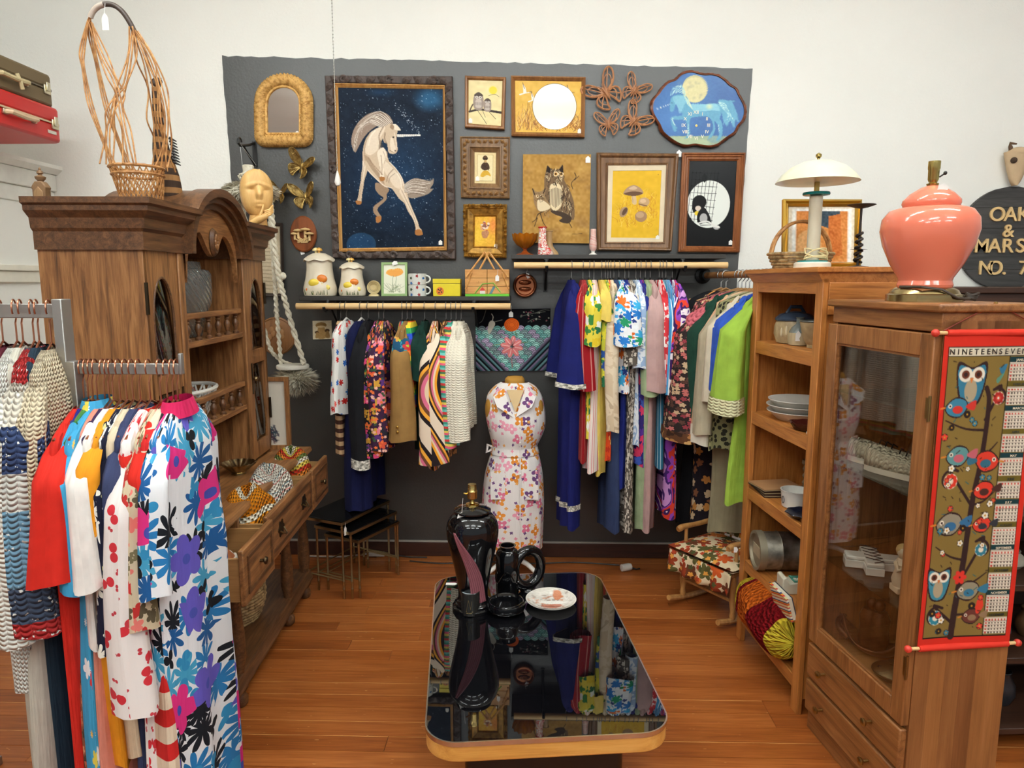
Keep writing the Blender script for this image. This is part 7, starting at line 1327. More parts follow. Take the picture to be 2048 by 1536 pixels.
for k, (z, r, lab) in enumerate(((0, .125, 'lowest and deepest dish of the white pie dish stack'), (.024, .128, 'middle dish of the white pie dish stack'), (.046, .122, 'topmost dish of the white pie dish stack, with rippled inside'))):
    t = thing('pie_dish', lab, 'dish', sloc(.125, .37, 1.05 + z), 0, 'stacked white pie dishes'); n = 48; vs = []
    for i, (q, zz) in enumerate(((.55, 0), (.68, .001), (.92, .03), (1.0, .036), (1.0, .039), (.91, .034), (.66, .006), (.01, .005))):
        for j in range(n): a = 2 * pi * j / n; f = 1 + (.015 * sin(24 * a) if i in (3, 4) else 0); vs.append((r * q * f * cos(a), r * q * f * sin(a), zz))
    obj('dish', MB().add(vs, [(i * n + j, i * n + (j + 1) % n, (i + 1) * n + (j + 1) % n, (i + 1) * n + j) for i in range(7) for j in range(n)]), PW, t, ang=50)
t = thing('brown_leaf_dish', 'dark red-brown glazed leaf dish with a handle', 'dish', sloc(.055, .165, 1.05)); n = 30; vs = []
for i, (r, z) in enumerate(((.03, 0), (.045, .004), (.062, .03), (.058, .031), (.04, .012), (.001, .008))):
    for j in range(n): a = 2 * pi * j / n; f = 1 + (.1 * sin(6 * a) if i in (2, 3) else 0); vs.append((r * f * cos(a), r * f * sin(a), z))
obj('dish', MB().add(vs, [(i * n + j, i * n + (j + 1) % n, (i + 1) * n + (j + 1) % n, (i + 1) * n + j) for i in range(5) for j in range(n)]), plain((70, 28, 22), .15), t, ang=50); obj('handle', MB().tube([(.04, -.02, .03), (.05, -.035, .06), (.035, -.04, .075)], .006, 8), plain((120, 110, 100), .3), t); ptag(t, -.01, .012, -.066, .03, .012)
t = thing('carved_candlestick', 'small pale carved candlestick at the back of the shelf', 'candlestick', sloc(.24, .50, .715)); obj('column', MB().lathe([(.03, 0), (.03, .008), (.014, .016), (.02, .03), (.012, .045), (.02, .06), (.012, .075), (.02, .09), (.014, .105), (.024, .115), (.022, .13), (.001, .13)], 18), plain((150, 132, 104), .6), t)
for k in range(3):
    t = thing('brown_booklet', ('lowest brown leather booklet in the shelf pile', 'middle brown leather booklet in the shelf pile', 'top booklet of the pile with a pale card front')[k], 'booklet', sloc(.105 - .008 * k, .455 + .006 * k, .715 + k * .012), SR + .1 * k - .1, 'booklets piled on the shelf'); obj('cover', B((-.09, -.07, 0), (.09, .07, .0035)), plain((52, 28, 18), .5), t); obj('pages', B((-.087, -.067, .0035), (.087, .067, .009)), plain((190, 170, 130), .8), t); obj('front_cover', B((-.09, -.07, .009), (.09, .07, .0115)), plain((52, 28, 18) if k < 2 else (176, 132, 90), .5), t)
t = thing('white_bowl', 'white straight-sided bowl with a dark emblem', 'bowl', sloc(.085, .275, .715)); obj('bowl', MB().lathe([(.045, 0), (.052, .004), (.058, .066), (.06, .07), (.055, .07), (.05, .01), (.001, .008)], 30), plain((228, 226, 218), .2), t); obj('emblem', MB().tube([(-.0575, -.02 + .012 * cos(a), .035 + .014 * sin(a)) for a in [2 * pi * k / 14 for k in range(14)]], .0016, 5, closed=True), plain((70, 70, 74), .5), t); ptag(t, -.045, .012, -.075, .034, .012)
t = thing('blue_glass_plate', 'dark blue glass plate with a fluted rim', 'plate', sloc(.06, .135, .715)); n = 36; vs = []
for i, (r, z) in enumerate(((.03, 0), (.05, .004), (.075, .022), (.073, .025), (.045, .009), (.001, .006))):
    for j in range(n): a = 2 * pi * j / n; f = 1 + (.05 * sin(9 * a) if i in (2, 3) else 0); vs.append((r * f * cos(a), r * f * sin(a) * .9, z))
obj('plate', MB().add(vs, [(i * n + j, i * n + (j + 1) % n, (i + 1) * n + (j + 1) % n, (i + 1) * n + j) for i in range(5) for j in range(n)]), plain((18, 24, 40), .12), t, ang=50)
GALV = NT('galvanised_metal', .45, .8, .5); GALV.col(GALV.ramp(GALV.noise(GALV.co(), 30, 3), [(.3, lin((110, 106, 96))), (.7, lin((164, 158, 144)))])); GALV = GALV.m
t = thing('metal_canister', 'dented metal flour canister lying on its side', 'canister', sloc(.0, .44, .385 + .085), 0, rot=(0, pi / 2, SR - .1)); obj('drum', MB().lathe([(.001, .0), (.078, .0), (.08, .012), (.08, .06), (.083, .064), (.08, .068), (.08, .14), (.083, .144), (.08, .148), (.08, .22), (.06, .24), (.001, .24)], 36, (0, 0, .03)), GALV, t); obj('lid', MB().lathe([(.001, .012), (.07, .012), (.072, .0), (.084, .0), (.085, .03), (.08, .03)], 36), plain((150, 140, 118), .5, .6), t); obj('label_plate', B((-.02, -.05, .009), (.025, .05, .013)), plain((176, 162, 134), .6), t); ptag(t, .0, -.07, -.0, .024, .018)
t = thing('desk_gadget', 'small white and green plastic desk gadget', 'gadget', sloc(.075, .22, .385)); WP = plain((214, 206, 184), .4); obj('case', MB().prism([(-.06, 0), (.06, 0), (.06, .045), (.02, .05), (-.03, .045), (-.045, .07), (-.06, .065)], -.035, .035), WP, t, bevel=.004); obj('green_panel', B((-.015, -.03, .049), (.05, .03, .052)), plain((70, 140, 120), .4), t)
for k in range(4): obj('key', B((-.008 + k * .014, -.02, .052), (.002 + k * .014, .0, .055)), plain((226, 222, 206), .4), t)
t = thing('striped_book', 'striped fabric notebook propped on the shelf edge', 'book', sloc(-.012, .12, .345), 0, rot=(radians(0), radians(-16), SR)); b = B((-.004, -.075, 0), (.004, .075, .095)); obj('cover', b, stripes([((226, 210, 150), 2), ((206, 50, 50), 1), ((226, 150, 40), 1), ((50, 60, 110), 1), ((232, 226, 206), 2), ((206, 80, 60), 1)], .034, diag=.35), t, uvs=[(p[1], p[2]) for p in b.v]); obj('pages', B((.004, -.072, .003), (.018, .072, .092)), plain((216, 208, 186), .8), t); obj('back_cover', B((.018, -.075, 0), (.021, .075, .095)), plain((60, 60, 70), .6), t)
PUFF = NT('puff_crochet', .95, 0, .1)
def puff():
    m = PUFF; uv = m.co('UV'); sp = m.n('SeparateXYZ'); m.l(uv, sp.inputs[0]); f = m.math('FRACT', m.math('DIVIDE', m.math('ADD', sp.outputs[0], m.math('MULTIPLY', sp.outputs[1], .10)), .62)); Y_, R_c, O_ = (232, 206, 60), (140, 20, 26), (222, 106, 30)
    m.col(m.ramp(f, [(0, lin(Y_)), (.20, lin(R_c)), (.245, lin(O_)), (.50, lin(R_c)), (.72, lin(Y_))], 'CONSTANT')); q = m.n('TexVoronoi', voronoi_dimensions='2D'); m.l(uv, q.inputs[0]); q.inputs['Scale'].default_value = 62; m.bump(m.math('SUBTRACT', 1, q.outputs[0]), 1, .03); return m.m
t = thing('afghan_blanket', 'rolled red, orange and yellow crochet blanket on the bottom shelf', 'blanket', sloc(.035, .30, .133)); vs = []; uv = []; nu, nv = 44, 40; rq = random.Random(3)
for j in range(nv + 1):
    yy = -.235 + .47 * j / nv; e = max(1e-5, 1 - abs(yy / .2351) ** 5) ** .5
    for i in range(nu + 1):
        a = 2 * pi * i / nu; f = 1 + .05 * sin(5 * a + 9 * yy) + .04 * sin(23 * yy + 3 * a); vs.append((.125 * cos(a) * f * e, yy, .115 + .115 * sin(a) * f * e * (.98 if sin(a) > 0 else .95))); uv.append((-yy + .225, a * .115))
W = nu + 1; obj('rolled_folds', MB().add(vs, [(j * W + i, j * W + i + 1, (j + 1) * W + i + 1, (j + 1) * W + i) for j in range(nv) for i in range(nu)]), puff(), t, ang=180, uvs=uv)
# ================================================================ cabinet contents
CO2 = np.array(CC[:2]); CX = np.array([cos(CR), sin(CR)]); CY = np.array([-sin(CR), cos(CR)])
def cloc(lx, ly, z): p = CO2 + CX * lx + CY * ly; return (p[0], p[1], z + .0008)
for k, (ly, lx, lab) in enumerate(((.40, .15, 'cream crochet lace shoe with black laces, behind its pair'), (.27, .13, 'cream crochet lace shoe with black laces, nearest the hinges'))):
    t = thing('crochet_shoe', lab, 'shoe', cloc(lx, ly, 1.0), CR + pi / 2 + .5, 'crochet shoes on the glass shelf'); LC = knit([((226, 218, 198), 1)], scale=190, bump=.8)
    def sec(s):      # s 0 toe .. 1 heel
        x = -.12 + .24 * s; w_ = .042 * (1 - abs((s - .42) / .62) ** 2.6) ** .5 * (1.08 - .2 * s) if abs((s - .42) / .62) < 1 else .006; h_ = .028 + .04 * s ** 1.2; return x, w_, h_
    vs = []; uv = []
    for i in range(25):
        s = i / 24; x, w_, h_ = sec(s)
        for j in range(13): a = pi * j / 12; op = (.72 if s > .45 and 4 < j < 8 else 1); vs.append((x, -w_ * cos(a), .018 + h_ * sin(a) ** .7 * op)); uv.append((x, w_ * a))
    obj('upper', MB().add(vs, [(i * 13 + j, i * 13 + j + 1, (i + 1) * 13 + j + 1, (i + 1) * 13 + j) for i in range(24) for j in range(12)]), LC, t, ang=180, uvs=uv, solid=.004); out = [(sec(i / 24)[0], -sec(i / 24)[1] * 1.08) for i in range(25)] + [(sec(i / 24)[0], sec(i / 24)[1] * 1.08) for i in range(24, -1, -1)]; obj('sole', MB().prism(out, 0, .018, 'z'), plain((230, 226, 214), .6), t)
    for q in range(3): obj('lace', MB().tube([(-.03 + .02 * q, -.02, .066 + .004 * q), (-.025 + .02 * q, 0, .078 + .004 * q), (-.03 + .02 * q, .02, .066 + .004 * q)], .0022, 5), plain((30, 28, 28), .7), t)
t = thing('cross_box', 'white ceramic cross-shaped lidded box', 'box', cloc(.15, .38, .655), CR + 1.15); WC = plain((226, 228, 226), .3); crs = [(-.03, -.13), (.03, -.13), (.03, .0), (.085, .0), (.085, .055), (.03, .055), (.03, .11), (-.03, .11), (-.03, .055), (-.085, .055), (-.085, .0), (-.03, .0)]; obj('box_base', MB().prism(crs, 0, .026, 'z'), WC, t, bevel=.002); l_ = obj('lid', MB().prism([(a * .97, b * .98) for a, b in crs], .0265, .04, 'z'), WC, t, bevel=.004); 
for k in range(5): obj('wrapped_cord', MB().tube([(-.075 + .03 * k, .03, .042), (-.06 + .03 * k, .0, .043), (-.03 + .03 * k, .05, .042)], .0016, 5), plain((60, 60, 64), .6), l_)
t = thing('white_figurine', 'small white kneeling child figurine', 'figurine', cloc(.10, .20, .655)); FG = plain((222, 208, 184), .4); obj('base', B((-.025, -.025, 0), (.025, .025, .02)), FG, t, bevel=.003); obj('body', MB().lathe([(.026, .02), (.03, .04), (.022, .07), (.026, .09), (.015, .108), (.001, .112)], 18), FG, t); hd = obj('head', MB().ball((0, -.003, .128), .021, 14, 10), FG, t); obj('hair', MB().ball((0, .003, .133), .022, 14, 9, (1, 1, .9)), plain((206, 176, 120), .5), hd)
for s in (-1, 1): obj('arm', MB().tube([(s * .022, 0, .095), (s * .024, -.018, .075), (s * .004, -.028, .085)], [.008, .007, .006], 8), FG, t)
COPB = NT('bronze', .3, .7, .5); COPB.col(COPB.ramp(COPB.noise(COPB.co(), 20, 3), [(.3, lin((58, 34, 22))), (.7, lin((120, 76, 50)))])); COPB = COPB.m
t = thing('bronze_couple', 'brown glazed sculpture of a couple within a curved boat', 'sculpture', cloc(.15, .385, .342), CR + pi / 2 + .6); 
for s in (-1, 1): f_ = obj('figure', MB().lathe([(.03, .03), (.034, .06), (.03, .10), (.034, .135), (.022, .16), (.001, .165)], 16, (s * .016, 0, 0)), COPB, t); obj('head', MB().ball((s * .012, 0, .178), .019, 12, 8, (1, 1, 1.15)), COPB, f_)
obj('boat', MB().grid(lambda u, v: ((.115 * (u * 2 - 1)) * (1 - .1 * v), .05 * (2 * v - 1) * (1 - abs(2 * u - 1) ** 2.5) , .004 + .075 * abs(2 * u - 1) ** 2.6 + .03 * (2 * v - 1) ** 2), 30, 10), COPB, t, solid=.008)
for s in (-1, 1): obj('curved_prow', MB().tube(spl([(s * .08, 0, .03), (s * .115, 0, .05), (s * .118, 0, .085), (s * .095, 0, .105)], 6), list(np.linspace(.014, .005, 19)), 10), COPB, t)
t = thing('brass_burner', 'lidded pewter incense bowl with pierced star holes', 'bowl', cloc(.12, .235, .342)); PEW = metal((140, 126, 96), .4); obj('bowl', MB().lathe([(.03, 0), (.034, .004), (.058, .022), (.06, .026), (.001, .026)], 30), PEW, t); l_ = obj('lid', MB().lathe([(.061, .0265), (.06, .03), (.04, .044), (.012, .05), (.012, .056), (.016, .06), (.001, .064)], 30), PEW, t)
for k in range(4): a = 2 * pi * k / 4; obj('pierced_hole', MB().ball((-.042 + .004 * cos(a), .004 * sin(a), .043), .003, 8, 5), plain((20, 18, 14), .8), l_)
# ================================================================ on top of the unit and cabinet
ZU_ = 1.6535
b = ony(1625, 518, 2.74); CREM = plain((224, 218, 190), .3); t = thing('mushroom_lamp', 'cream and brass dome-shaded table lamp with teal ring', 'lamp', (b[0], 2.74, ZU_)); k_ = 2.76 / F; BR = metal((206, 178, 104), .2); TL = plain((20, 130, 130), .2)
obj('lamp_base', MB().lathe([(r * k_, z * k_) for r, z in ((38, 0), (38, 9), (34, 12), (0.1, 12))], 36), plain((226, 222, 206), .3), t); obj('base_ring', MB().lathe([(r * k_, z * k_) for r, z in ((31, 12), (31, 14.5), (0.1, 14.5))], 36), TL, t); obj('column', MB().lathe([(r * k_, z * k_) for r, z in ((13.5, 14), (13.5, 136), (.1, 136))], 28), plain((206, 198, 174), .35), t); obj('teal_ring', MB().lathe([(r * k_, z * k_) for r, z in ((10, 137), (27, 138), (28, 140.5), (27, 143), (10, 144), (.1, 144))], 36), TL, t); obj('brass_stem', MB().lathe([(r * k_, z * k_) for r, z in ((5.5, 144), (5.5, 168), (11, 170), (11, 176), (5, 178), (5, 190), (.1, 190))], 20), BR, t)
sh = obj('dome_shade', MB().lathe([(r * k_, z * k_) for r, z in ((85, 162), (84, 163.5), (74, 176), (55, 190), (32, 199), (8, 203), (8, 201.5), (32, 197), (54, 188), (73, 174), (83, 162))], 48, close=True), CREM, t); obj('finial', MB().lathe([(r * k_, z * k_) for r, z in ((3, 202), (3, 206), (6, 209), (6, 213), (2, 216), (.1, 216))], 14), BR, t)
for s in (-1, 1): so = obj('socket_arm', MB().tube([(0, 0, 176 * k_), (s * 24 * k_, 0, 178 * k_)], .006, 8), BR, t); obj('lamp_socket', MB().lathe([(7 * k_, 22 * k_), (7 * k_, 40 * k_), (5 * k_, 42 * k_)], 14, (0 if s > 0 else 0, 0, 178 * k_), 'x') if s > 0 else MB().lathe([(5 * k_, -42 * k_), (7 * k_, -40 * k_), (7 * k_, -22 * k_)], 14, (0, 0, 178 * k_), 'x'), plain((90, 74, 44), .4), t)
t.scale = (.89, .89, 1); CORD = plain((214, 200, 150), .5); obj('flex_cord', MB().tube([(24 * k_ * cos(u) * (1 + .1 * sin(3 * u)), -20 * k_ + 18 * k_ * sin(u) * .5, (16 + 3 * (u % 3) + 14 * max(0, sin(u * .7))) * k_) for u in [j * .35 for j in range(60)]], .0028, 6), CORD, t)
b = ony(1575, 520, 2.94); t = thing('handled_basket', 'flat woven basket with arched cane handle beside the dome lamp', 'basket', (b[0] + .04, 2.91, ZU_)); 
for j in range(5): obj('woven_row', MB().tube([((.10 + .006 * j) * cos(a) * (1 + .01 * (-1) ** (k + j)), (.085 + .006 * j) * sin(a), .008 + .013 * j) for k, a in enumerate([2 * pi * k / 40 for k in range(40)])], .007, 6, closed=True), DWK, t)
obj('basket_floor', MB().lathe([(.001, .001), (.1, .001), (.1, .006), (.001, .006)], 30, sy=.85), DWK, t)
for s in (-.012, .012): obj('cane_handle', MB().tube([(.118 * cos(pi * k / 20), s, .05 + .14 * sin(pi * k / 20)) for k in range(21)], .006, 8), TW, t)
A = Art(1588, 425, 1690, 512, (226, 214, 190), 2); A.rect(1594, 428, 1686, 512, (240, 238, 230)); A.rect(1600, 432, 1680, 512, (206, 130, 66)); A.rect(1632, 432, 1668, 462, (60, 74, 84)); A.poly([(1600, 452), (1640, 455), (1680, 470), (1680, 512), (1600, 512)], (214, 140, 72), False); A.poly([(1650, 440), (1668, 436), (1672, 500), (1650, 505)], (196, 110, 50), False); A.poly([(1604, 470), (1630, 462), (1640, 500), (1606, 505)], (226, 170, 110)); A.noise(40, 4)
b0, b1 = ony(1562, 400, 3.02), ony(1714, 515, 3.02); w_ = (b1[0] - b0[0]) / 2; h_ = b0[2] - ZU_; t = thing('gold_framed_print', 'matted orange print in a bright gold frame behind the lamp', 'picture', ((b0[0] + b1[0]) / 2, 2.985, ZU_), radians(3), rot=(radians(-6), 0, radians(3))); q0 = [np.array(p) for p in ((-w_, h_), (w_, h_), (w_, 0), (-w_, 0))]; q1 = [np.array(p) for p in ((-w_ * .84, h_ * .9), (w_ * .84, h_ * .9), (w_ * .84, h_ * .1), (-w_ * .84, h_ * .1))]; z0_ = np.array([0, 0.]); GL2 = metal((206, 166, 78), .28)
obj('gold_frame', loft(q0, q1, [(0, 0), (0, .016), (.3, .022), (.5, .014), (.7, .018), (1, .008)], z0_), GL2, t, ang=20); obj('back_card', B((-w_ * .98, -.003, .004), (w_ * .98, 0, h_ * .98)), plain((160, 140, 100), .8), t); flat(A, q1, .007, z0_, 70, 70, 'print', t, .3)
b = ony(1716, 516, 2.62); t = thing('iron_candlestick', 'twisted wrought iron candlestick with a wide drip pan', 'candlestick', (b[0], 2.62, ZU_)); k_ = 2.62 / F; IR2 = plain((48, 40, 34), .5, .4)
obj('stem', MB().tube([(0, 0, 0), (0, 0, 116 * k_)], .0045, 8), IR2, t); obj('drip_pan', MB().lathe([(r * k_, z * k_) for r, z in ((1, 112), (12, 114), (26, 119), (25, 120), (12, 116.5), (1, 116))], 30), IR2, t); obj('iron_twist', MB().tube([((7 - .035 * j) * k_ * cos(j * .55), (7 - .035 * j) * k_ * sin(j * .55), (10 + j * 1.0) * k_) for j in range(58)], .0048, 7), IR2, t); obj('foot', MB().lathe([(r * k_, z * k_) for r, z in ((20, 0), (20, 2), (6, 4), (.1, 5))], 24), IR2, t); obj('small_leaf', MB().lathe([(r * k_, z * k_) for r, z in ((.1, 34), (16, 35), (.1, 36.5))], 20), IR2, t)
# pink lamp on the cabinet
b = ony(1848, 580, 2.10); t = thing('pink_lamp', 'large glossy coral ceramic lamp base without a shade', 'lamp', (b[0], 2.10, 1.5455)); k_ = 2.09 / F; PNK = NT('coral_glaze', .12, 0, .6); PNK.col(lin((224, 122, 96))); PNK = PNK.m; AB = metal((176, 156, 110), .25)
t.scale = (.86, .86, 1); S = lambda L_: [(r * k_, z * k_) for r, z in L_]
obj('brass_foot', MB().lathe(S([(78, 0), (78, 13), (72, 15), (68, 22), (58, 27), (.1, 27)]), 48), AB, t); obj('ceramic_body', MB().lathe(S([(55, 27), (57, 32), (54, 40), (56, 46), (74, 72), (92, 108), (99.5, 136), (97, 158), (84, 174), (64, 180), (.1, 180)]), 56), PNK, t); obj('ceramic_lid', MB().lathe(S([(56, 181), (59, 187), (58, 193), (44, 206), (24, 217), (10, 221), (.1, 222)]), 48), PNK, t); so = obj('lamp_socket', MB().lathe(S([(12, 221), (13, 224), (8, 226), (11, 232), (11.5, 250), (12.5, 252), (12.5, 266), (.1, 266)]), 24), metal((206, 182, 110), .25), t); obj('switch_knob', MB().tube([(10 * k_, -.008, 236 * k_), (19 * k_, -.014, 242 * k_)], .0025, 6).ball((20 * k_, -.014, 243 * k_), .006, 10, 7), plain((30, 26, 22), .4), so); ptag(t, -8 * k_, 216 * k_, -.055, .036, .03, .012, .9)
obj('flex_cord', MB().tube([(-62 * k_, -.02, 28 * k_), (-40 * k_, -62 * k_, 28 * k_), (0, -72 * k_, 23 * k_), (30 * k_, -78 * k_, 8 * k_), (50 * k_, -70 * k_, 6 * k_), (76 * k_, -45 * k_, 6 * k_)], .004, 7), plain((60, 46, 32), .5), t); m = MB()
for j in range(4): obj('cord_coil', MB().tube([((92 + 12 * cos(u) + 2 * j) * k_, (-20 + 10 * sin(u)) * k_, (5 + 3 * j + 2 * sin(2 * u + j)) * k_) for u in [2 * pi * q / 20 for q in range(20)]], .004, 6, closed=True), plain((52, 42, 32), .5), t)
# ================================================================ calendar towel on the cabinet side
CYF = -.0055; u0 = CO2
def cal(x, y):      # photo pixel -> local (x, z) on the cabinet side
    d = ray(x, y); n_ = np.array([CY[0], CY[1], 0]); s_ = ((np.array([CC[0], CC[1], 0]) - CO) @ n_) / (d @ n_); p = CO + d * s_; return np.array([(p[:2] - CO2) @ CX, p[2]])
t = thing('calendar_towel', 'red bordered owl tree calendar towel on wooden dowels', 'wall hanging', (CC[0], CC[1], .55), CR); c = np.array([0, .55]); REDC = cloth((224, 58, 42))
X0, X1, ZTOP, ZBOT = .012, .285, cal(1880, 664)[1], cal(1880, 1290)[1]
A = Art(0, 0, 100, 300, (214, 52, 38), 2.4); A.rect(5, 10, 95, 293, (40, 32, 26)); A.rect(5.8, 19, 94.2, 292, (136, 112, 58)); A.rect(5.8, 10.8, 94.2, 18, (226, 216, 190))
A.line([(70, 19), (70, 292)], .8, (36, 28, 22), False)
for k, nm in enumerate(range(12)):
    y0 = 20 + k * 22.6; A.rect(70.5, y0, 94.2, y0 + 5, ((34, 62, 66), (110, 96, 40))[k % 2]); A.rect(70.5, y0 + 5, 94.2, y0 + 22, (230, 220, 200))
    for r in range(5):
        A.line([(70.5, y0 + 6 + r * 3.4), (94.2, y0 + 6 + r * 3.4)], .28, (120, 90, 80), False)
        for q in range(7): A.rect(71.6 + q * 3.3, y0 + 7 + r * 3.2, 73.4 + q * 3.3, y0 + 8.6 + r * 3.2, (200, 70, 60) if q == 0 or r == 0 else (96, 84, 74))
TRK = (58, 40, 38); A.line([(36, 292), (38, 260), (42, 220), (44, 180), (46, 150), (50, 120), (52, 90), (52, 60), (48, 48)], 7, TRK, w1=4.5)
def curl(cx, cy, r, s, ctr, col1, col2):
    pts = [(cx + s * r * (1 - .055 * j) * cos(-2.2 + .42 * j), cy + r * (1 - .055 * j) * sin(-2.2 + .42 * j)) for j in range(15)]; A.line(pts, 2.6, TRK, w1=1.4)
    A.line([ctr, (cx + s * r * .2, cy - r), pts[0]], 3, TRK, w1=2.4); A.ell(cx, cy, r * .62, r * .62, (236, 226, 206))
    for j in range(9): a = 2 * pi * j / 9; A.ell(cx + r * .4 * cos(a), cy + r * .4 * sin(a), r * .2, r * .2, col1)
    A.ell(cx, cy, r * .26, r * .26, col2); A.ell(cx, cy, r * .12, r * .12, (236, 226, 206))
curl(62, 58, 10, 1, (50, 78), (180, 50, 44), (214, 80, 60)); curl(19, 136, 12, -1, (44, 160), (222, 62, 44), (236, 200, 180)); curl(60, 205, 10.5, 1, (44, 230), (60, 130, 150), (236, 226, 206)); curl(17, 272, 12, -1, (38, 280), (60, 140, 160), (236, 226, 206))
for a, b_ in (((50, 88), (8, 78)), ((46, 160), (68, 148)), ((44, 215), (10, 200)), ((42, 240), (68, 228)), ((38, 270), (68, 262)), ((50, 110), (66, 100))): A.line([a, ((a[0] + b_[0]) / 2, (a[1] + b_[1]) / 2 + 3), b_], 2.6, TRK, w1=1)
def bird(x, y, s, body, wing, f=1):
    A.poly([(x - 9 * s * f, y), (x - 2 * s * f, y - 7 * s), (x + 6 * s * f, y - 6 * s), (x + 9 * s * f, y), (x + 3 * s * f, y + 7 * s), (x - 5 * s * f, y + 6 * s)], TRK); A.poly([(x - 8 * s * f, y), (x - 2 * s * f, y - 6 * s), (x + 6 * s * f, y - 5 * s), (x + 8 * s * f, y), (x + 3 * s * f, y + 6 * s), (x - 5 * s * f, y + 5 * s)], body); A.ell(x + 1 * s * f, y + 1.5 * s, 4 * s, 2.8 * s, wing); A.ell(x - 5 * s * f, y - 1 * s, 1.5 * s, 1.5 * s, (236, 226, 206)); A.ell(x - 5 * s * f, y - 1 * s, .7 * s, .7 * s, TRK); A.line([(x - 9 * s * f, y), (x - 12 * s * f, y + 1)], 1.2 * s, (214, 130, 50)); A.poly([(x + 7 * s * f, y - 1), (x + 15 * s * f, y - 5 * s), (x + 14 * s * f, y + 2 * s)], wing)
def owl(x, y, s, body):
    A.poly([(x - 9 * s, y - 11 * s), (x, y - 8 * s), (x + 9 * s, y - 11 * s), (x + 9 * s, y + 2 * s), (x + 5 * s, y + 13 * s), (x - 5 * s, y + 13 * s), (x - 9 * s, y + 2 * s)], TRK); A.poly([(x - 8 * s, y - 9 * s), (x, y - 7 * s), (x + 8 * s, y - 9 * s), (x + 8 * s, y + 2 * s), (x + 4 * s, y + 12 * s), (x - 4 * s, y + 12 * s), (x - 8 * s, y + 2 * s)], body); A.ell(x, y + 5 * s, 4 * s, 6.5 * s, (176, 160, 130))
    for e in (-4, 4): A.ell(x + e * s, y - 4 * s, 4.2 * s, 4.2 * s, (236, 226, 206)); A.ell(x + e * s, y - 4 * s, 2.4 * s, 2.4 * s, (110, 60, 40)); A.ell(x + e * s, y - 4 * s, 1.2 * s, 1.2 * s, TRK)
    A.poly([(x - 1.2 * s, y - 2 * s), (x + 1.2 * s, y - 2 * s), (x, y + 1 * s)], (214, 120, 60), False)
owl(31, 42, 1.65, (60, 124, 150)); owl(17, 236, 1.35, (70, 140, 160)); bird(18, 66, 1.33, (66, 130, 156), (206, 60, 50)); bird(57, 118, 1.47, (222, 66, 48), (60, 110, 130), -1); bird(24, 112, 1.40, (100, 150, 150), (196, 100, 110)); bird(56, 146, 1.26, (222, 66, 48), (80, 50, 44)); bird(22, 178, 1.61, (150, 140, 120), (60, 110, 150)); bird(58, 180, 1.12, (222, 66, 48), (60, 60, 66)); bird(50, 246, 1.40, (150, 140, 116), (60, 120, 150)); bird(56, 272, 1.12, (110, 60, 50), (150, 120, 90)); A.poly([(64, 250), (68, 262), (62, 270), (60, 262)], (222, 66, 48)); A.poly([(60, 30), (68, 26), (64, 36)], (60, 120, 150)); A.poly([(58, 40), (66, 34), (60, 44)], (90, 140, 120))
for (x, y, r, c1) in ((40, 232, 6, (222, 60, 48)),):
    for j in range(6): a = 2 * pi * j / 6; A.ell(x + r * .7 * cos(a), y + r * .7 * sin(a), r * .55, r * .4, c1, rot=a)
rq = random.Random(12)
for _ in range(46):
    x, y = rq.uniform(8, 68), rq.uniform(22, 289)
    if abs(x - 45) < 5: continue
    r = rq.uniform(1.8, 2.9); c1 = rq.choice([(240, 232, 214), (240, 232, 214), (226, 70, 54), (70, 130, 150), (50, 40, 36)])
    if hypot(x - 31, y - 40) < 12 or hypot(x - 17, y - 238) < 12: continue
    A.ell(x, y, r * 1.35, r * 1.35, (50, 38, 32))
    for j in range(5): a = 2 * pi * j / 5 + x; A.ell(x + r * .75 * cos(a), y + r * .75 * sin(a), r * .5, r * .5, c1)
    A.ell(x, y, r * .35, r * .35, (206, 150, 50))
for _ in range(70):
    x, y = rq.uniform(8, 68), rq.uniform(22, 289); A.line([(x, y), (x + rq.uniform(-4, 4), y + rq.uniform(-3, 3))], .8, rq.choice([(60, 46, 34), (60, 46, 34), (50, 100, 110)]))
cw = X1 - X0; hh = ZTOP - ZBOT
o = art_plane('printed_towel', A, lambda s, q: (X0 - .004 + s * (cw + .004), -.006 - .003 * (1 + sin(5 * s + 3 * q)), ZTOP - .01 - q * (hh - .015) - c[1]), 150, 420, t, .9, spec=.1)
for z, nm in ((ZTOP, 'top_sleeve'), (ZBOT, 'bottom_sleeve')): obj(nm, MB().lathe([(.009, X0 + .002), (.009, X1 - .002)], 12, (0, -.008, z - c[1] - .002), 'x'), REDC, t); obj('dowel', MB().lathe([(.005, X0 - .028), (.005, X1 + .028)], 10, (0, -.008, z - c[1] - .002), 'x'), DOW, t)
for z in (ZTOP, ZBOT):
    for x in (X0 - .03, X1 + .03): obj('bead_end', MB().ball((x, -.008, z - c[1] - .002), .0105, 12, 8), plain((214, 60, 44), .4), t)
obj('hanging_cord', MB().tube([(X0 - .015, -.008, ZTOP - c[1]), ((X0 + X1) / 2, -.004, ZTOP - c[1] + .075), (X1 + .015, -.008, ZTOP - c[1])], .0018, 6), plain((130, 50, 30), .6), t); obj('nail', MB().lathe([(.004, 0), (.004, -.006), (.001, -.007)], 8, ((X0 + X1) / 2, 0, ZTOP - c[1] + .075), 'y'), BRASS, t)
for i_, ch_ in enumerate('NINETEENSEVENTY'): text(ch_, .021, plain((52, 42, 34), .6), t, (X0 + .019 + i_ * .0172, -.0128, ZTOP - c[1] - .01 - hh * .048), (pi / 2, 0, 0), 'printed_letter', .0002)
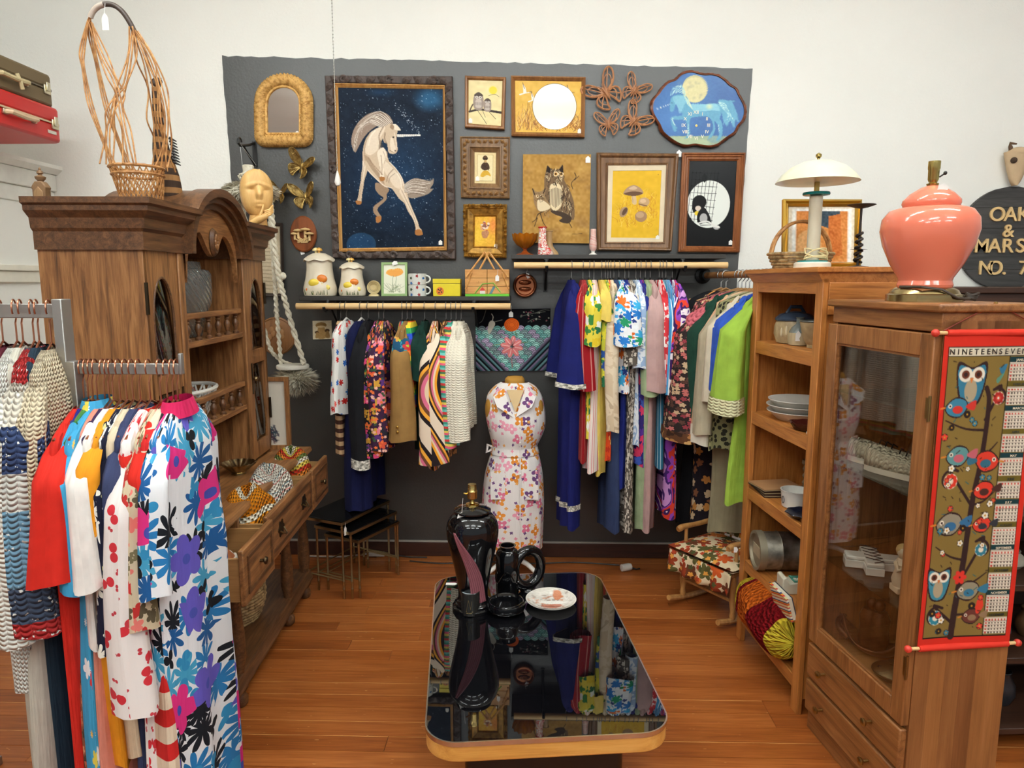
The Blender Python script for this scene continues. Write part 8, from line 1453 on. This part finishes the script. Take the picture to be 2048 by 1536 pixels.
for k, nm in enumerate(('JANUARY', 'FEBRUARY', 'MARCH', 'APRIL', 'MAY', 'JUNE', 'JULY', 'AUGUST', 'SEPTEMBER', 'OCTOBER', 'NOVEMBER', 'DECEMBER')): text(nm, .0095, plain((226, 214, 186) if k % 2 == 0 else (30, 44, 44), .6), t, (X0 + cw * .822, -.0128, ZTOP - c[1] - .01 - (hh - .015) * (22.5 + k * 22.6) / 300), (pi / 2, 0, 0), 'month_name', .0002)['kind'] = 'stuff'
# ================================================================ suitcases on the ledge
def suitcase(name, lab, x1, y0, y1, z0, z1, depth, mat, trim, ang, kind):
    t = thing(name, lab, 'suitcase', (x1, y1, z0 + .0008), ang); L = y1 - y0; h_ = z1 - z0; o = rrect(-depth, -L, 0, 0, .05, 5)
    obj('shell_base', MB().prism(o, 0, h_ * .52, 'z'), mat, t, ang=30, bevel=.012); obj('shell_lid', MB().prism(o, h_ * .535, h_, 'z'), mat, t, ang=30, bevel=.012); ob = rrect(-depth - .003, -L - .003, .003, .003, .052, 5); obj('trim_band', MB().prism(ob, h_ * .50, h_ * .55, 'z'), trim, t, ang=30)
    LM = metal((196, 186, 160), .3); yc = -L * .42
    h = obj('handle', MB().tube([(.006, yc - .09, h_ * .40), (.028, yc - .08, h_ * .40), (.034, yc, h_ * .36), (.028, yc + .08, h_ * .40), (.006, yc + .09, h_ * .40)], .011, 8), trim if kind else plain((190, 172, 128), .5), t)
    for yy in (yc - .09, yc + .09): obj('handle_mount', B((.0, yy - .014, h_ * .33), (.012, yy + .014, h_ * .47)), LM, t, bevel=.002)
    for yy in (-.07, -L + .07): k = obj('latch', B((.0, yy - .022, h_ * .34), (.010, yy + .022, h_ * .62)), LM, t, bevel=.002); obj('latch_tongue', B((.010, yy - .012, h_ * .42), (.016, yy + .012, h_ * .70)), LM, k, bevel=.002)
    return t
REDS = NT('red_shell', .4, 0, .45); REDS.col(lin((196, 28, 24))); REDS.bump(REDS.noise(REDS.co(), 300, 2), .1, .001); REDS = REDS.m
TWD = NT('taupe_shell', .6, 0, .3); TWD.col(lin((112, 94, 66))); TWD.bump(TWD.noise(TWD.co(), 300, 2), .2, .001); TWD = TWD.m
s1 = suitcase('red_suitcase', 'red hard-shell suitcase with tan trim on the white ledge', -2.30, 2.80, 3.53, 2.275, 2.435, .62, REDS, plain((206, 176, 140), .4), 0, 1); obj('badge', B((.0, -.12, .03), (.003, -.06, .045)), metal((206, 200, 190), .3), s1)
for fx, fy in ((-.38, -.08), (-.38, -.65), (-.55, -.08), (-.55, -.65)): obj('rubber_foot', MB().lathe([(.02, -.0395), (.022, 0)], 12, (fx, fy, 0)), BLACKP, s1)
s2 = suitcase('taupe_suitcase', 'taupe vintage suitcase on top of the red one', -2.31, 2.78, 3.51, 2.4365, 2.585, .60, TWD, plain((90, 74, 52), .5), 0, 0)
obj('knotted_strap', MB().tube([(.03, -.30, .08), (.035, -.29, .05), (.032, -.275, .02)], .009, 7), plain((196, 178, 136), .6), s2)
# ================================================================ dress form
YF = 3.70; f0 = ony(1030, 1095, YF); fx = ony(1030, 900, YF)[0]; t = thing('dress_form', 'tan dress form on a white tripod stand', 'dress form', (fx, YF, 0)); TANF = NT('form_fabric', .8, 0, .2); TANF.col(lin((178, 130, 56))); TANF.bump(TANF.noise(TANF.co(), 300, 2), .2, .001); TANF = TANF.m
def fz(y): return ony(1030, y, YF)[2]
def fxp(x, y): return ony(x, y, YF)[0] - fx
def rings(rows, depth, n=40, grow=1.0, fold=0):
    vs = []; uv = []
    for j, (y, xl_, xr_) in enumerate(rows):
        a, b = fxp(xl_, y), fxp(xr_, y); cx_, hw_ = (a + b) / 2, (b - a) / 2; d = depth[j]
        for i in range(n + 1):
            q = 2 * pi * i / n; fo = 1 + fold * max(0, (y - 905) / 190) * sin(9 * q); vs.append((cx_ + hw_ * grow * cos(q) * fo, d * grow * sin(q) * fo, fz(y))); uv.append((i / n * 2 * pi * .15, fz(y)))
    W = n + 1; return MB().add(vs, [(j * W + i, (j + 1) * W + i, (j + 1) * W + i + 1, j * W + i + 1) for j in range(len(rows) - 1) for i in range(n)]), uv
def smooth_rows(rows, dep, k=4):
    R = spl([(*r, d) for r, d in zip(rows, dep)], k); return [tuple(q[:3]) for q in R], [q[3] for q in R]
fr_ = [(752, 1016, 1044), (758, 1010, 1049), (772, 1008, 1052), (784, 990, 1070), (800, 976, 1082), (830, 980, 1082), (860, 984, 1080), (900, 990, 1066), (950, 976, 1080), (1000, 972, 1080)]; dp = [.02, .045, .05, .06, .08, .105, .11, .085, .11, .115]
R_s, D_s = smooth_rows(fr_, dp); b, uv = rings(R_s, D_s); obj('torso', b, TANF, t, ang=180); obj('neck_cap', MB().ball((fxp(1030, 756), 0, fz(758)), .05, 18, 10, (.95, .9, .35)), TANF, t)
for s in (-1, 1): obj('arm_cap', MB().ball((fxp(980 if s < 0 else 1078, 818), -.01, fz(818)), .062, 16, 10, (.42, .8, 1.1)), TANF, t)
WS_ = plain((226, 224, 216), .4); obj('stand_pole', MB().tube([(0, 0, .06), (0, 0, fz(990))], .014, 12), WS_, t)
for k in range(3):
    a = radians(-35 + 120 * k); obj('stand_foot', MB().tube(spl([(0, 0, .09), (.08 * cos(a), .08 * sin(a), .075), (.15 * cos(a), .15 * sin(a), .035), (.185 * cos(a), .185 * sin(a), .012)], 5), list(np.linspace(.016, .010, 16)), 10), WS_, t)
P_BUT = printed((238, 232, 228), [dict(scale=15, cols=[(226, 120, 150), (232, 150, 60), (110, 70, 120), (236, 160, 180), (226, 140, 50)], petals=4, size=.42, deep=.55, dens=.85, centre=(250, 240, 236)), dict(scale=30, cols=[(110, 74, 124), (232, 150, 170), (236, 170, 90)], petals=4, size=.28, deep=.5, dens=.45)], name='butterfly_print')
t = thing('butterfly_dress', 'sleeveless white shirt dress with butterfly print worn by the dress form', 'dress', (fx, YF, 0)); dr_ = [(764, 1003, 1056), (772, 990, 1070), (788, 977, 1081), (806, 974, 1086), (830, 973, 1089), (860, 979, 1087), (895, 986, 1072), (915, 980, 1078), (950, 971, 1084), (1000, 966, 1086), (1050, 964, 1084), (1095, 967, 1082)]; dd = [.052, .06, .072, .09, .117, .12, .095, .108, .122, .125, .125, .12]
R_s, D_s = smooth_rows(dr_, dd, 5); b, uv = rings(R_s, D_s, 56, 1.03, .035); obj('dress_body', b, P_BUT, t, ang=180, uvs=uv); bl, uvb = rings([(891, 985, 1073), (905, 983, 1076)], [.101, .104], 40, 1.05); obj('belt', bl, P_BUT, t, ang=180, uvs=uvb); obj('belt_tie', MB().tube([(fxp(984, 892), -.02, fz(892)), (fxp(976, 888), -.03, fz(887)), (fxp(974, 900), -.03, fz(902)), (fxp(984, 896), -.025, fz(897))], .008, 7), P_BUT, t)
for s in (-1, 1):
    pts = [(1030 + s * 3, 826), (1030 + s * 22, 770), (1030 + s * 42, 788), (1030 + s * 34, 806)]; m = MB(); q = [(fxp(*p), -(.125, .075, .105, .122)[k], fz(p[1])) for k, p in enumerate(pts)]; m.add(q, [(0, 1, 2, 3) if s > 0 else (3, 2, 1, 0)]); obj('collar_flap', m, P_BUT, t, ang=0, solid=.006, uvs=[(p[0], p[2]) for p in q])
m = MB(); q = [(fxp(1032, 816), -.124, fz(816)), (fxp(1048 , 776), -.070, fz(776)), (fxp(1014, 776), -.070, fz(776))]; obj('neck_opening', MB().add(q, [(0, 1, 2)]), plain((206, 176, 130), .8), t, ang=0, solid=.003)
obj('placket', MB().tube([(fxp(1041, y), -.12 - .012 * (y > 940) + .012 * (880 < y < 915), fz(y)) for y in range(835, 1090, 12)], .004, 6), P_BUT, t, uvs=None)
for k, y in enumerate(range(845, 1060, 30)): obj('button', MB().ball((fxp(1041, y), -.128 - .006 * (y > 930) + .018 * (880 < y < 915), fz(y)), .006, 8, 6, (1, .5, 1)), plain((240, 232, 228), .4), t)
for s in (-1, 1): x_ = 1030 + s * 32; q = [(fxp(x_ - 14, 930), -.118, fz(932)), (fxp(x_ + 14, 930), -.118, fz(928)), (fxp(x_ + 14, 985), -.124, fz(985)), (fxp(x_ - 14, 985), -.124, fz(985))]; obj('patch_pocket', MB().add(q, [(0, 3, 2, 1)]), P_BUT, t, ang=0, solid=.005, uvs=[(p[0], p[2]) for p in q])
# ================================================================ on the coffee table
ZC = .4215; BLC = NT('black_glaze', .06, 0, .6); BLC.col((.004, .004, .005)); BLC = BLC.m
p = onz(945, 1222, ZC); t = thing('black_lamp', 'tall black ceramic urn lamp with a pink ribbed swoosh', 'lamp', (p[0], p[1] + .03, ZC)); k_ = (p[1] + .03) / F * 1.045
S = lambda L_: [(r * k_, z * k_) for r, z in L_]; up = [(36, 0), (38, 5), (33, 9), (30, 18), (31, 40), (38, 80), (47, 120), (52, 150), (50, 172), (40, 188), (28, 194)]; PRF = spl(up, 4); obj('plinth', MB().lathe(S([(42, 0), (42, 6), (36, 10), (.1, 10)]), 36), BLC, t)
zo = 8; obj('urn_body', MB().lathe([(q[0] * k_, (q[1] + zo) * k_) for q in PRF] + [(.001, 202 * k_)], 48), BLC, t); obj('urn_lid', MB().lathe(S([(30, 200), (37, 203), (37, 206), (28, 212), (12, 215), (.1, 216)]), 36), BLC, t)
def rad(z): return float(np.interp(z, [q[1] + zo for q in PRF], [q[0] for q in PRF]))
RIB = stripes([((150, 88, 96), 5), ((70, 34, 40), 1)], .0085, False, rough=.3); vs = []; uv = []; n1, n2 = 40, 10
for i in range(n1 + 1):
    s = i / n1; z = 22 + 150 * s; cen = .5 - 1.15 * s ** 1.4; wd = .50 * (1 - s) ** .9 + .05
    for j in range(n2 + 1): th = -pi / 2 + cen + (j / n2 - .5) * wd * 2; r = rad(z) + .9; vs.append((r * cos(th) * k_, r * sin(th) * k_, z * k_)); uv.append((j / n2 * .06, s))
W = n2 + 1; obj('ribbed_swoosh', MB().add(vs, [(i * W + j, i * W + j + 1, (i + 1) * W + j + 1, (i + 1) * W + j) for i in range(n1) for j in range(n2)]), RIB, t, ang=180, uvs=uv, solid=.002)
obj('brass_cap', MB().lathe(S([(14, 214), (13, 218), (6, 220), (4, 224), (4, 228)]), 24), BR, t); obj('lamp_socket', MB().lathe(S([(4, 226), (10, 230), (10.5, 244), (9, 246), (8.5, 258), (.1, 258)]), 20), metal((206, 178, 110), .25), t); ptag(t, -18 * k_, 210 * k_, -.05, .022, .045, .05, -.25); obj('socket_key', MB().tube([(-9 * k_, 0, 238 * k_), (-17 * k_, -.005, 240 * k_)], .003, 6), BR, t)
p = onz(1014, 1196, ZC); t = thing('black_vase', 'black glass cylinder vase with rounded shoulders', 'vase', (p[0], p[1] + .045, ZC)); k_ = p[1] / F * 1.03; S = lambda L_: [(r * k_, z * k_) for r, z in L_]
obj('vase_body', MB().lathe(S([(.1, 0), (22, 0), (24, 3), (24, 86), (20, 94), (15, 97), (15, 103), (18, 104), (14, 104), (13, 90), (20, 80), (20, 6), (.1, 5)]), 36), BLC, t); obj('carved_band', MB().tube([(24.3 * k_ * cos(a), 24.3 * k_ * sin(a), (40 + 14 * sin(3 * a)) * k_) for a in [2 * pi * j / 48 for j in range(48)]], .0025, 6, closed=True), BLC, t)
p = onz(1060, 1190, ZC); t = thing('black_ring_vase', 'black glass ring-shaped vase standing on edge', 'vase', (p[0] - .01, p[1] + .05, ZC), radians(35)); obj('ring', MB().tube([(.062 * cos(a), 0, .087 + .07 * sin(a)) for a in [2 * pi * j / 40 for j in range(40)]], .02, 14, closed=True), BLC, t); obj('foot', MB().lathe([(.03, 0), (.028, .004), (.016, .012), (.001, .013)], 20), BLC, t)
p = onz(941, 1226, ZC); t = thing('dark_cup', 'dark grey handleless cup with a gilt sailing ship', 'cup', (p[0], p[1], ZC)); DKC = plain((40, 38, 36), .22); obj('cup', MB().lathe([(.001, 0), (.030, 0), (.034, .003), (.035, .085), (.033, .087), (.031, .084), (.030, .01), (.001, .008)], 30), DKC, t); obj('cup_lining', MB().lathe([(.0306, .078), (.0298, .02), (.001, .012)], 30), plain((190, 200, 206), .2), t); GLT = plain((130, 110, 60), .3, .6)
for a_, b_ in (((-.012, .02), (-.004, .065)), ((-.004, .065), (.004, .028)), ((-.014, .02), (.012, .02)), ((.004, .03), (.008, .06)), ((-.012, .015), (.008, .015))): obj('gilt_line', MB().tube([(a_[0], -(.0352 ** 2 - a_[0] ** 2) ** .5, a_[1]), (b_[0], -(.0352 ** 2 - b_[0] ** 2) ** .5, b_[1])], .0006, 5), GLT, t)
p = onz(1012, 1224, ZC); t = thing('black_ashtray', 'round black glass ashtray bowl', 'ashtray', (p[0], p[1] + .01, ZC)); obj('bowl', MB().lathe([(.001, 0), (.055, 0), (.066, .008), (.071, .022), (.068, .036), (.056, .04), (.047, .036), (.042, .016), (.001, .012)], 40), BLC, t); obj('rim_line', MB().tube([(.062 * cos(a), .062 * sin(a), .0385) for a in [2 * pi * j / 40 for j in range(40)]], .0022, 6, closed=True), BLC, t)
A = Art(0, 0, 100, 100, (206, 196, 184), 1.6); A.ell(50, 50, 49, 49, (216, 210, 200))
for k in range(120): x, y = 50 + A.rs.randn() * 22, 50 + A.rs.randn() * 22; A.ell(x, y, 3 + 5 * A.rs.rand(), 1.5 + 2.5 * A.rs.rand(), ((232, 226, 216), (170, 160, 150), (196, 120, 84), (140, 120, 110), (240, 236, 230))[k % 5], .6, rot=A.rs.rand() * 3)
A.poly([(55, 10), (72, 14), (70, 40), (58, 44)], (206, 120, 80), a=.8); A.poly([(20, 55), (60, 50), (80, 58), (50, 66)], (238, 234, 226)); A.poly([(30, 70), (72, 66), (60, 84), (40, 84)], (170, 84, 60), a=.7); A.line([(25, 78), (75, 76)], 2, (90, 60, 50)); A.noise(30, 2)
p = onz(1102, 1206, ZC); t = thing('decorative_plate', 'round collector plate with a mottled orange and grey scene', 'plate', (p[0], p[1], ZC)); obj('plate', MB().lathe([(.001, 0), (.05, 0), (.055, .003), (.092, .016), (.094, .019), (.09, .018), (.06, .008), (.001, .006)], 48), plain((222, 216, 206), .25), t); n1, n2 = 26, 60; vs = []; px_ = []
for i in range(n1 + 1):
    for j in range(n2): r = .088 * i / n1; a = 2 * pi * j / n2; vs.append((r * cos(a), r * sin(a), .0092 + max(0, r - .058) * .34)); px_.append((50 + 49 * i / n1 * cos(a), 50 - 49 * i / n1 * sin(a)))
o = obj('plate_picture', MB().add(vs, [(i * n2 + j, i * n2 + (j + 1) % n2, (i + 1) * n2 + (j + 1) % n2, (i + 1) * n2 + j) for i in range(n1) for j in range(n2)]), vcol(.2, .5), t, ang=180); px_ = np.array(px_); paint_attr(o, A.samp(px_[:, 0], px_[:, 1]))
p = onz(902, 1168, ZC); t = thing('loose_tag', 'white price tag lying on the black table top', 'price tag', (p[0], p[1], ZC)); obj('card', MB().prism([(-.02, -.01), (.016, -.012), (.024, 0), (.016, .01), (-.02, .01)], 0, .0012, 'z'), TAGM, t, ang=0)
# ================================================================ nest of tables
NB = [((-.942, 3.352), (-.781, 3.726), .25, .410, 'largest black-topped table of the brass-legged nest'), ((-.900, 3.353), (-.734, 3.687), .235, .360, 'middle black-topped table of the brass-legged nest'), ((-.864, 3.365), (-.718, 3.660), .22, .313, 'smallest black-topped table of the brass-legged nest')]
BRD = metal((170, 150, 112), .28); BTOP = plain((14, 13, 14), .12)
for a, b, w_, z, lab in NB:
    a, b = np.array(a), np.array(b); L = np.linalg.norm(b - a); an = atan2(*((b - a)[::-1])); t = thing('nest_table', lab, 'table', (a[0], a[1], 0), an, 'nest of tables')
    obj('table_top', B((0, 0, z - .012), (L, w_, z)), BTOP, t, bevel=.002); r = MB(); ring(r, [(-.004, -.004), (L + .004, -.004), (L + .004, w_ + .004), (-.004, w_ + .004)], [(.002, .002), (L - .002, .002), (L - .002, w_ - .002), (.002, w_ - .002)], z - .018, z - .004, 'z'); obj('brass_rim', r, BRD, t)
    for x_, y_ in ((.004, .004), (L - .004, .004), (.004, w_ - .004), (L - .004, w_ - .004)): obj('leg', MB().lathe([(.004, 0), (.006, .004), (.006, .05), (.0075, .052), (.0075, .056), (.006, .058), (.006, .09), (.0075, .092), (.0075, .097), (.0055, .10), (.0065, z - .04), (.008, z - .036), (.008, z - .028), (.0055, z - .026), (.0055, z - .012)], 12, (x_, y_, 0)), BRD, t)
    for c0, c1 in (((.004, .004, .10), (.004, w_ - .004, .10)), ((L - .004, .004, .10), (L - .004, w_ - .004, .10)), ((.004, w_ - .004, .10), (L - .004, w_ - .004, .10))): obj('stretcher', MB().tube([c0, c1], .004, 8), metal((176, 160, 120), .3), t)
    if z > .4: ptag(t, .01, z - .02, -.012, .018, .05, .015)
# ================================================================ child's rocking chair
f1, f2 = np.array([.743, 3.373]), np.array([.937, 3.094]); dv = (f2 - f1); Lw = np.linalg.norm(dv); an = atan2(dv[1], dv[0]); t = thing('rocking_chair', 'small maple rocking chair with orange flower cushions', 'chair', (f1[0], f1[1], 0), an); MAP = wood((150, 96, 46), (190, 136, 76), (208, 160, 100), 1, 2, .4, 4)
FLO = printed((226, 206, 170), [dict(scale=13, cols=[(206, 90, 36), (150, 60, 30), (96, 90, 46), (222, 130, 60), (110, 60, 36)], petals=6, size=.55), dict(scale=26, cols=[(232, 160, 70), (80, 84, 44), (190, 70, 40)], petals=5, size=.36, dens=.6)])
# local: x along the front edge, +y to the back
for x in (.015, Lw - .015):
    obj('rocker', MB().tube([(x, -.07 + .075 * k, .016 + .0022 * (k - 3.2) ** 2 * 1.3) for k in range(9)], .014, 8), MAP, t)
    for y, zt in ((.03, .245), (.30, .245)): obj('leg', MB().lathe([(.011, .03), (.016, .05), (.012, .07), (.018, .12), (.016, .18), (.011, zt)], 12, (x, y, 0)), MAP, t)
    obj('arm', MB().tube(spl([(x, -.02, .388), (x, .02, .396), (x, .15, .392), (x, .31, .398)], 5), list(np.interp(np.arange(16), [0, 3, 8, 15], [.013, .017, .012, .013])), 10), MAP, t); obj('arm_post', MB().lathe([(.008, .255), (.013, .29), (.009, .33), (.009, .385)], 10, (x, .04, 0)), MAP, t); obj('back_post', MB().tube([(x, .30, .25), (x, .35, .45), (x, .39, .64)], .012, 10), MAP, t)
obj('seat', B((0, 0, .245), (Lw, .32, .262)), MAP, t, bevel=.006); obj('stretcher', MB().tube([(.015, .03, .12), (Lw - .015, .03, .12)], .008, 8), MAP, t); obj('crest_rail', B((0, .37, .585), (Lw, .395, .65)), MAP, t, bevel=.008)
for k in range(4): obj('back_spindle', MB().tube([(Lw * (k + 1) / 5, .305, .26), (Lw * (k + 1) / 5, .38, .59)], .006, 8), MAP, t)
def pillow(x0, x1, y0, y1, z0, z1, fn=None, n=20):
    vs = []; uv = []
    for s in (0, 1):
        for j in range(n + 1):
            for i in range(n + 1):
                u, v = i / n, j / n; e = (1 - abs(2 * u - 1) ** 4) * (1 - abs(2 * v - 1) ** 4); p = (x0 + (x1 - x0) * u, y0 + (y1 - y0) * v, (z0 + z1) / 2 + (1 if s else -1) * (z1 - z0) / 2 * max(.03, e) ** .5); vs.append(fn(p) if fn else p); uv.append((p[0], p[1]))
    W = n + 1; q = W * W; fs = [(s * q + j * W + i, s * q + j * W + i + 1, s * q + (j + 1) * W + i + 1, s * q + (j + 1) * W + i) for s in (0, 1) for j in range(n) for i in range(n)]
    return MB().add(vs, fs), uv
t2 = thing('seat_cushion', 'orange and brown flowered seat cushion with a ruffled skirt', 'cushion', (f1[0], f1[1], .2625), an); b, uv = pillow(-.03, Lw + .03, -.04, .30, .002, .062); obj('pad', b, FLO, t2, ang=180, uvs=uv)
b = MB().grid(lambda u, v: (-.02 + (Lw + .04) * u, -.035 - .014 * sin(26 * u) * v - .012 * v, .022 - .105 * v), 50, 6); obj('ruffle', b, FLO, t2, uvs=[(p[0], p[2]) for p in b.v], solid=.003); b = MB().grid(lambda u, v: (-.022 - .014 * sin(26 * u) * v - .01 * v, -.035 + .3 * u, .022 - .105 * v), 50, 6); obj('ruffle', b, FLO, t2, uvs=[(p[1], p[2]) for p in b.v], solid=.003)
t3 = thing('back_cushion', 'orange and brown flowered back cushion tied to the rocker', 'cushion', (f1[0], f1[1], .30), an); b, uv = pillow(-.01, Lw + .01, 0, .34, -.03, .03, lambda p: (p[0], .27 + p[1] * .22 - p[2] * .9, .03 + p[1] * .92 + p[2] * .2)); obj('pad', b, FLO, t3, ang=180, uvs=uv)
# ================================================================ cords along the baseboard
p = onz(1252, 1142, 0); t = thing('bulb_socket', 'white lamp socket with a cord end lying on the floor', 'socket', (p[0], p[1], .022), .4); obj('socket_shell', MB().lathe([(.016, -.03), (.02, -.028), (.021, .02), (.018, .03), (.015, .03), (.015, -.01), (.001, -.012)], 20, axis='x'), plain((214, 206, 196), .4), t); obj('cord_end', MB().tube([(.03, 0, -.005), (.06, -.012, -.017), (.085, -.006, -.018)], .004, 6), BLACKP, t)
q0, q1 = onz(820, 1122, 0), onz(1240, 1135, 0); t = thing('floor_cord', 'thin black electric cord running along the baseboard', 'cord', (q0[0], q0[1] - .01, .0045)); obj('cable', MB().tube(spl([(0, 0, 0), (.2, -.03, 0), (.45, .0, 0), (.7, -.02, 0), (.95, .005, 0), (q1[0] - q0[0], -.03, 0)], 8), .0035, 6), BLACKP, t)
q0 = onz(745, 1118, .03); t = thing('extension_lead', 'grey-white extension lead with plug behind the nest of tables', 'cord', (q0[0], D - .04, .02)); obj('plug_block', MB().prism(rrect(-.05, -.014, .05, .014, .01), -.012, .012, 'z'), plain((196, 192, 184), .5), t, bevel=.003); obj('cable', MB().tube([(-.05, 0, 0), (-.2, -.02, -.012), (-.45, -.01, -.014)], .005, 6), plain((196, 192, 184), .5), t); obj('cable', MB().tube([(.05, 0, 0), (.2, -.012, -.012), (.30, -.01, -.014)], .004, 6), BLACKP, t)
# ================================================================ dark shelving beyond the cabinet
p0 = ony(2012, 1300, 2.35); t = thing('dark_bookcase', 'low dark brown shelving beyond the display cabinet', 'shelves', (1.58, 2.25, 0), radians(4)); DKW = wood((40, 24, 15), (66, 40, 26), None, .8, 0, .5, 6)
for x in (0.0, .85): obj('upright', B((x, 0, 0), (x + .025, .40, .84)), DKW, t, bevel=.002)
for z in (.06, .32, .58, .82): obj('shelf', B((.025, .0, z), (.85, .40, z + .022)), DKW, t, bevel=.002)
obj('back_panel', B((.0, .39, 0), (.875, .40, .84)), DKW, t)
for k, (x, z, r, h_, c_, nm, lab) in enumerate(((1.68, .3425, .05, .07, (60, 66, 74), 'stoneware_pot', 'grey stoneware pot on the dark shelving'), (1.80, .3425, .045, .10, (96, 70, 46), 'brown_jug', 'brown jug on the dark shelving'), (1.70, .6025, .055, .06, (176, 168, 150), 'pale_bowl', 'pale bowl on the dark shelving'), (1.72, .0825, .05, .12, (40, 40, 44), 'black_crock', 'black crock at the foot of the dark shelving'), (1.84, .8425, .04, .12, (70, 90, 80), 'green_bottle', 'green bottle on top of the dark shelving'))):
    q = thing(nm, lab, nm.split('_')[1], (x, 2.42, z)); obj('body', MB().lathe([(.001, 0), (r * .7, 0), (r, h_ * .3), (r * .95, h_ * .6), (r * .6, h_ * .9), (r * .65, h_), (r * .55, h_), (r * .5, h_ * .8), (.001, h_ * .2)], 24), plain(c_, .3), q); obj('rim', MB().tube([(r * .62 * cos(a), r * .62 * sin(a), h_) for a in [2 * pi * j / 20 for j in range(20)]], .003, 6, closed=True), plain(tuple(int(v * .8) for v in c_), .3), q)
a = ony(1990, 574, 3.5); t = thing('dark_sideboard', 'dark mahogany sideboard top under the round sign', 'sideboard', (a[0] - .25, 3.45, 0)); obj('top', B((0, 0, a[2] - .03), (1.4, .45, a[2])), DKW, t, bevel=.004); obj('carcass', B((.03, .02, .1), (1.37, .44, a[2] - .03)), DKW, t, bevel=.002)
for k in range(3): d = obj('door', B((.05 + k * .44, .004, .14), (.47 + k * .44, .02, a[2] - .07)), DKW, t, bevel=.004); obj('knob', MB().ball((.44 + k * .44 - .37 * (k % 2), -.006, .8), .012, 10, 7), BRASS, d)
for x in (.06, 1.34): obj('foot', MB().lathe([(.02, 0), (.03, .05), (.025, .1)], 12, (x, .06, 0)), DKW, t); obj('foot', MB().lathe([(.02, 0), (.03, .05), (.025, .1)], 12, (x, .38, 0)), DKW, t)
bpy.context.view_layer.update()
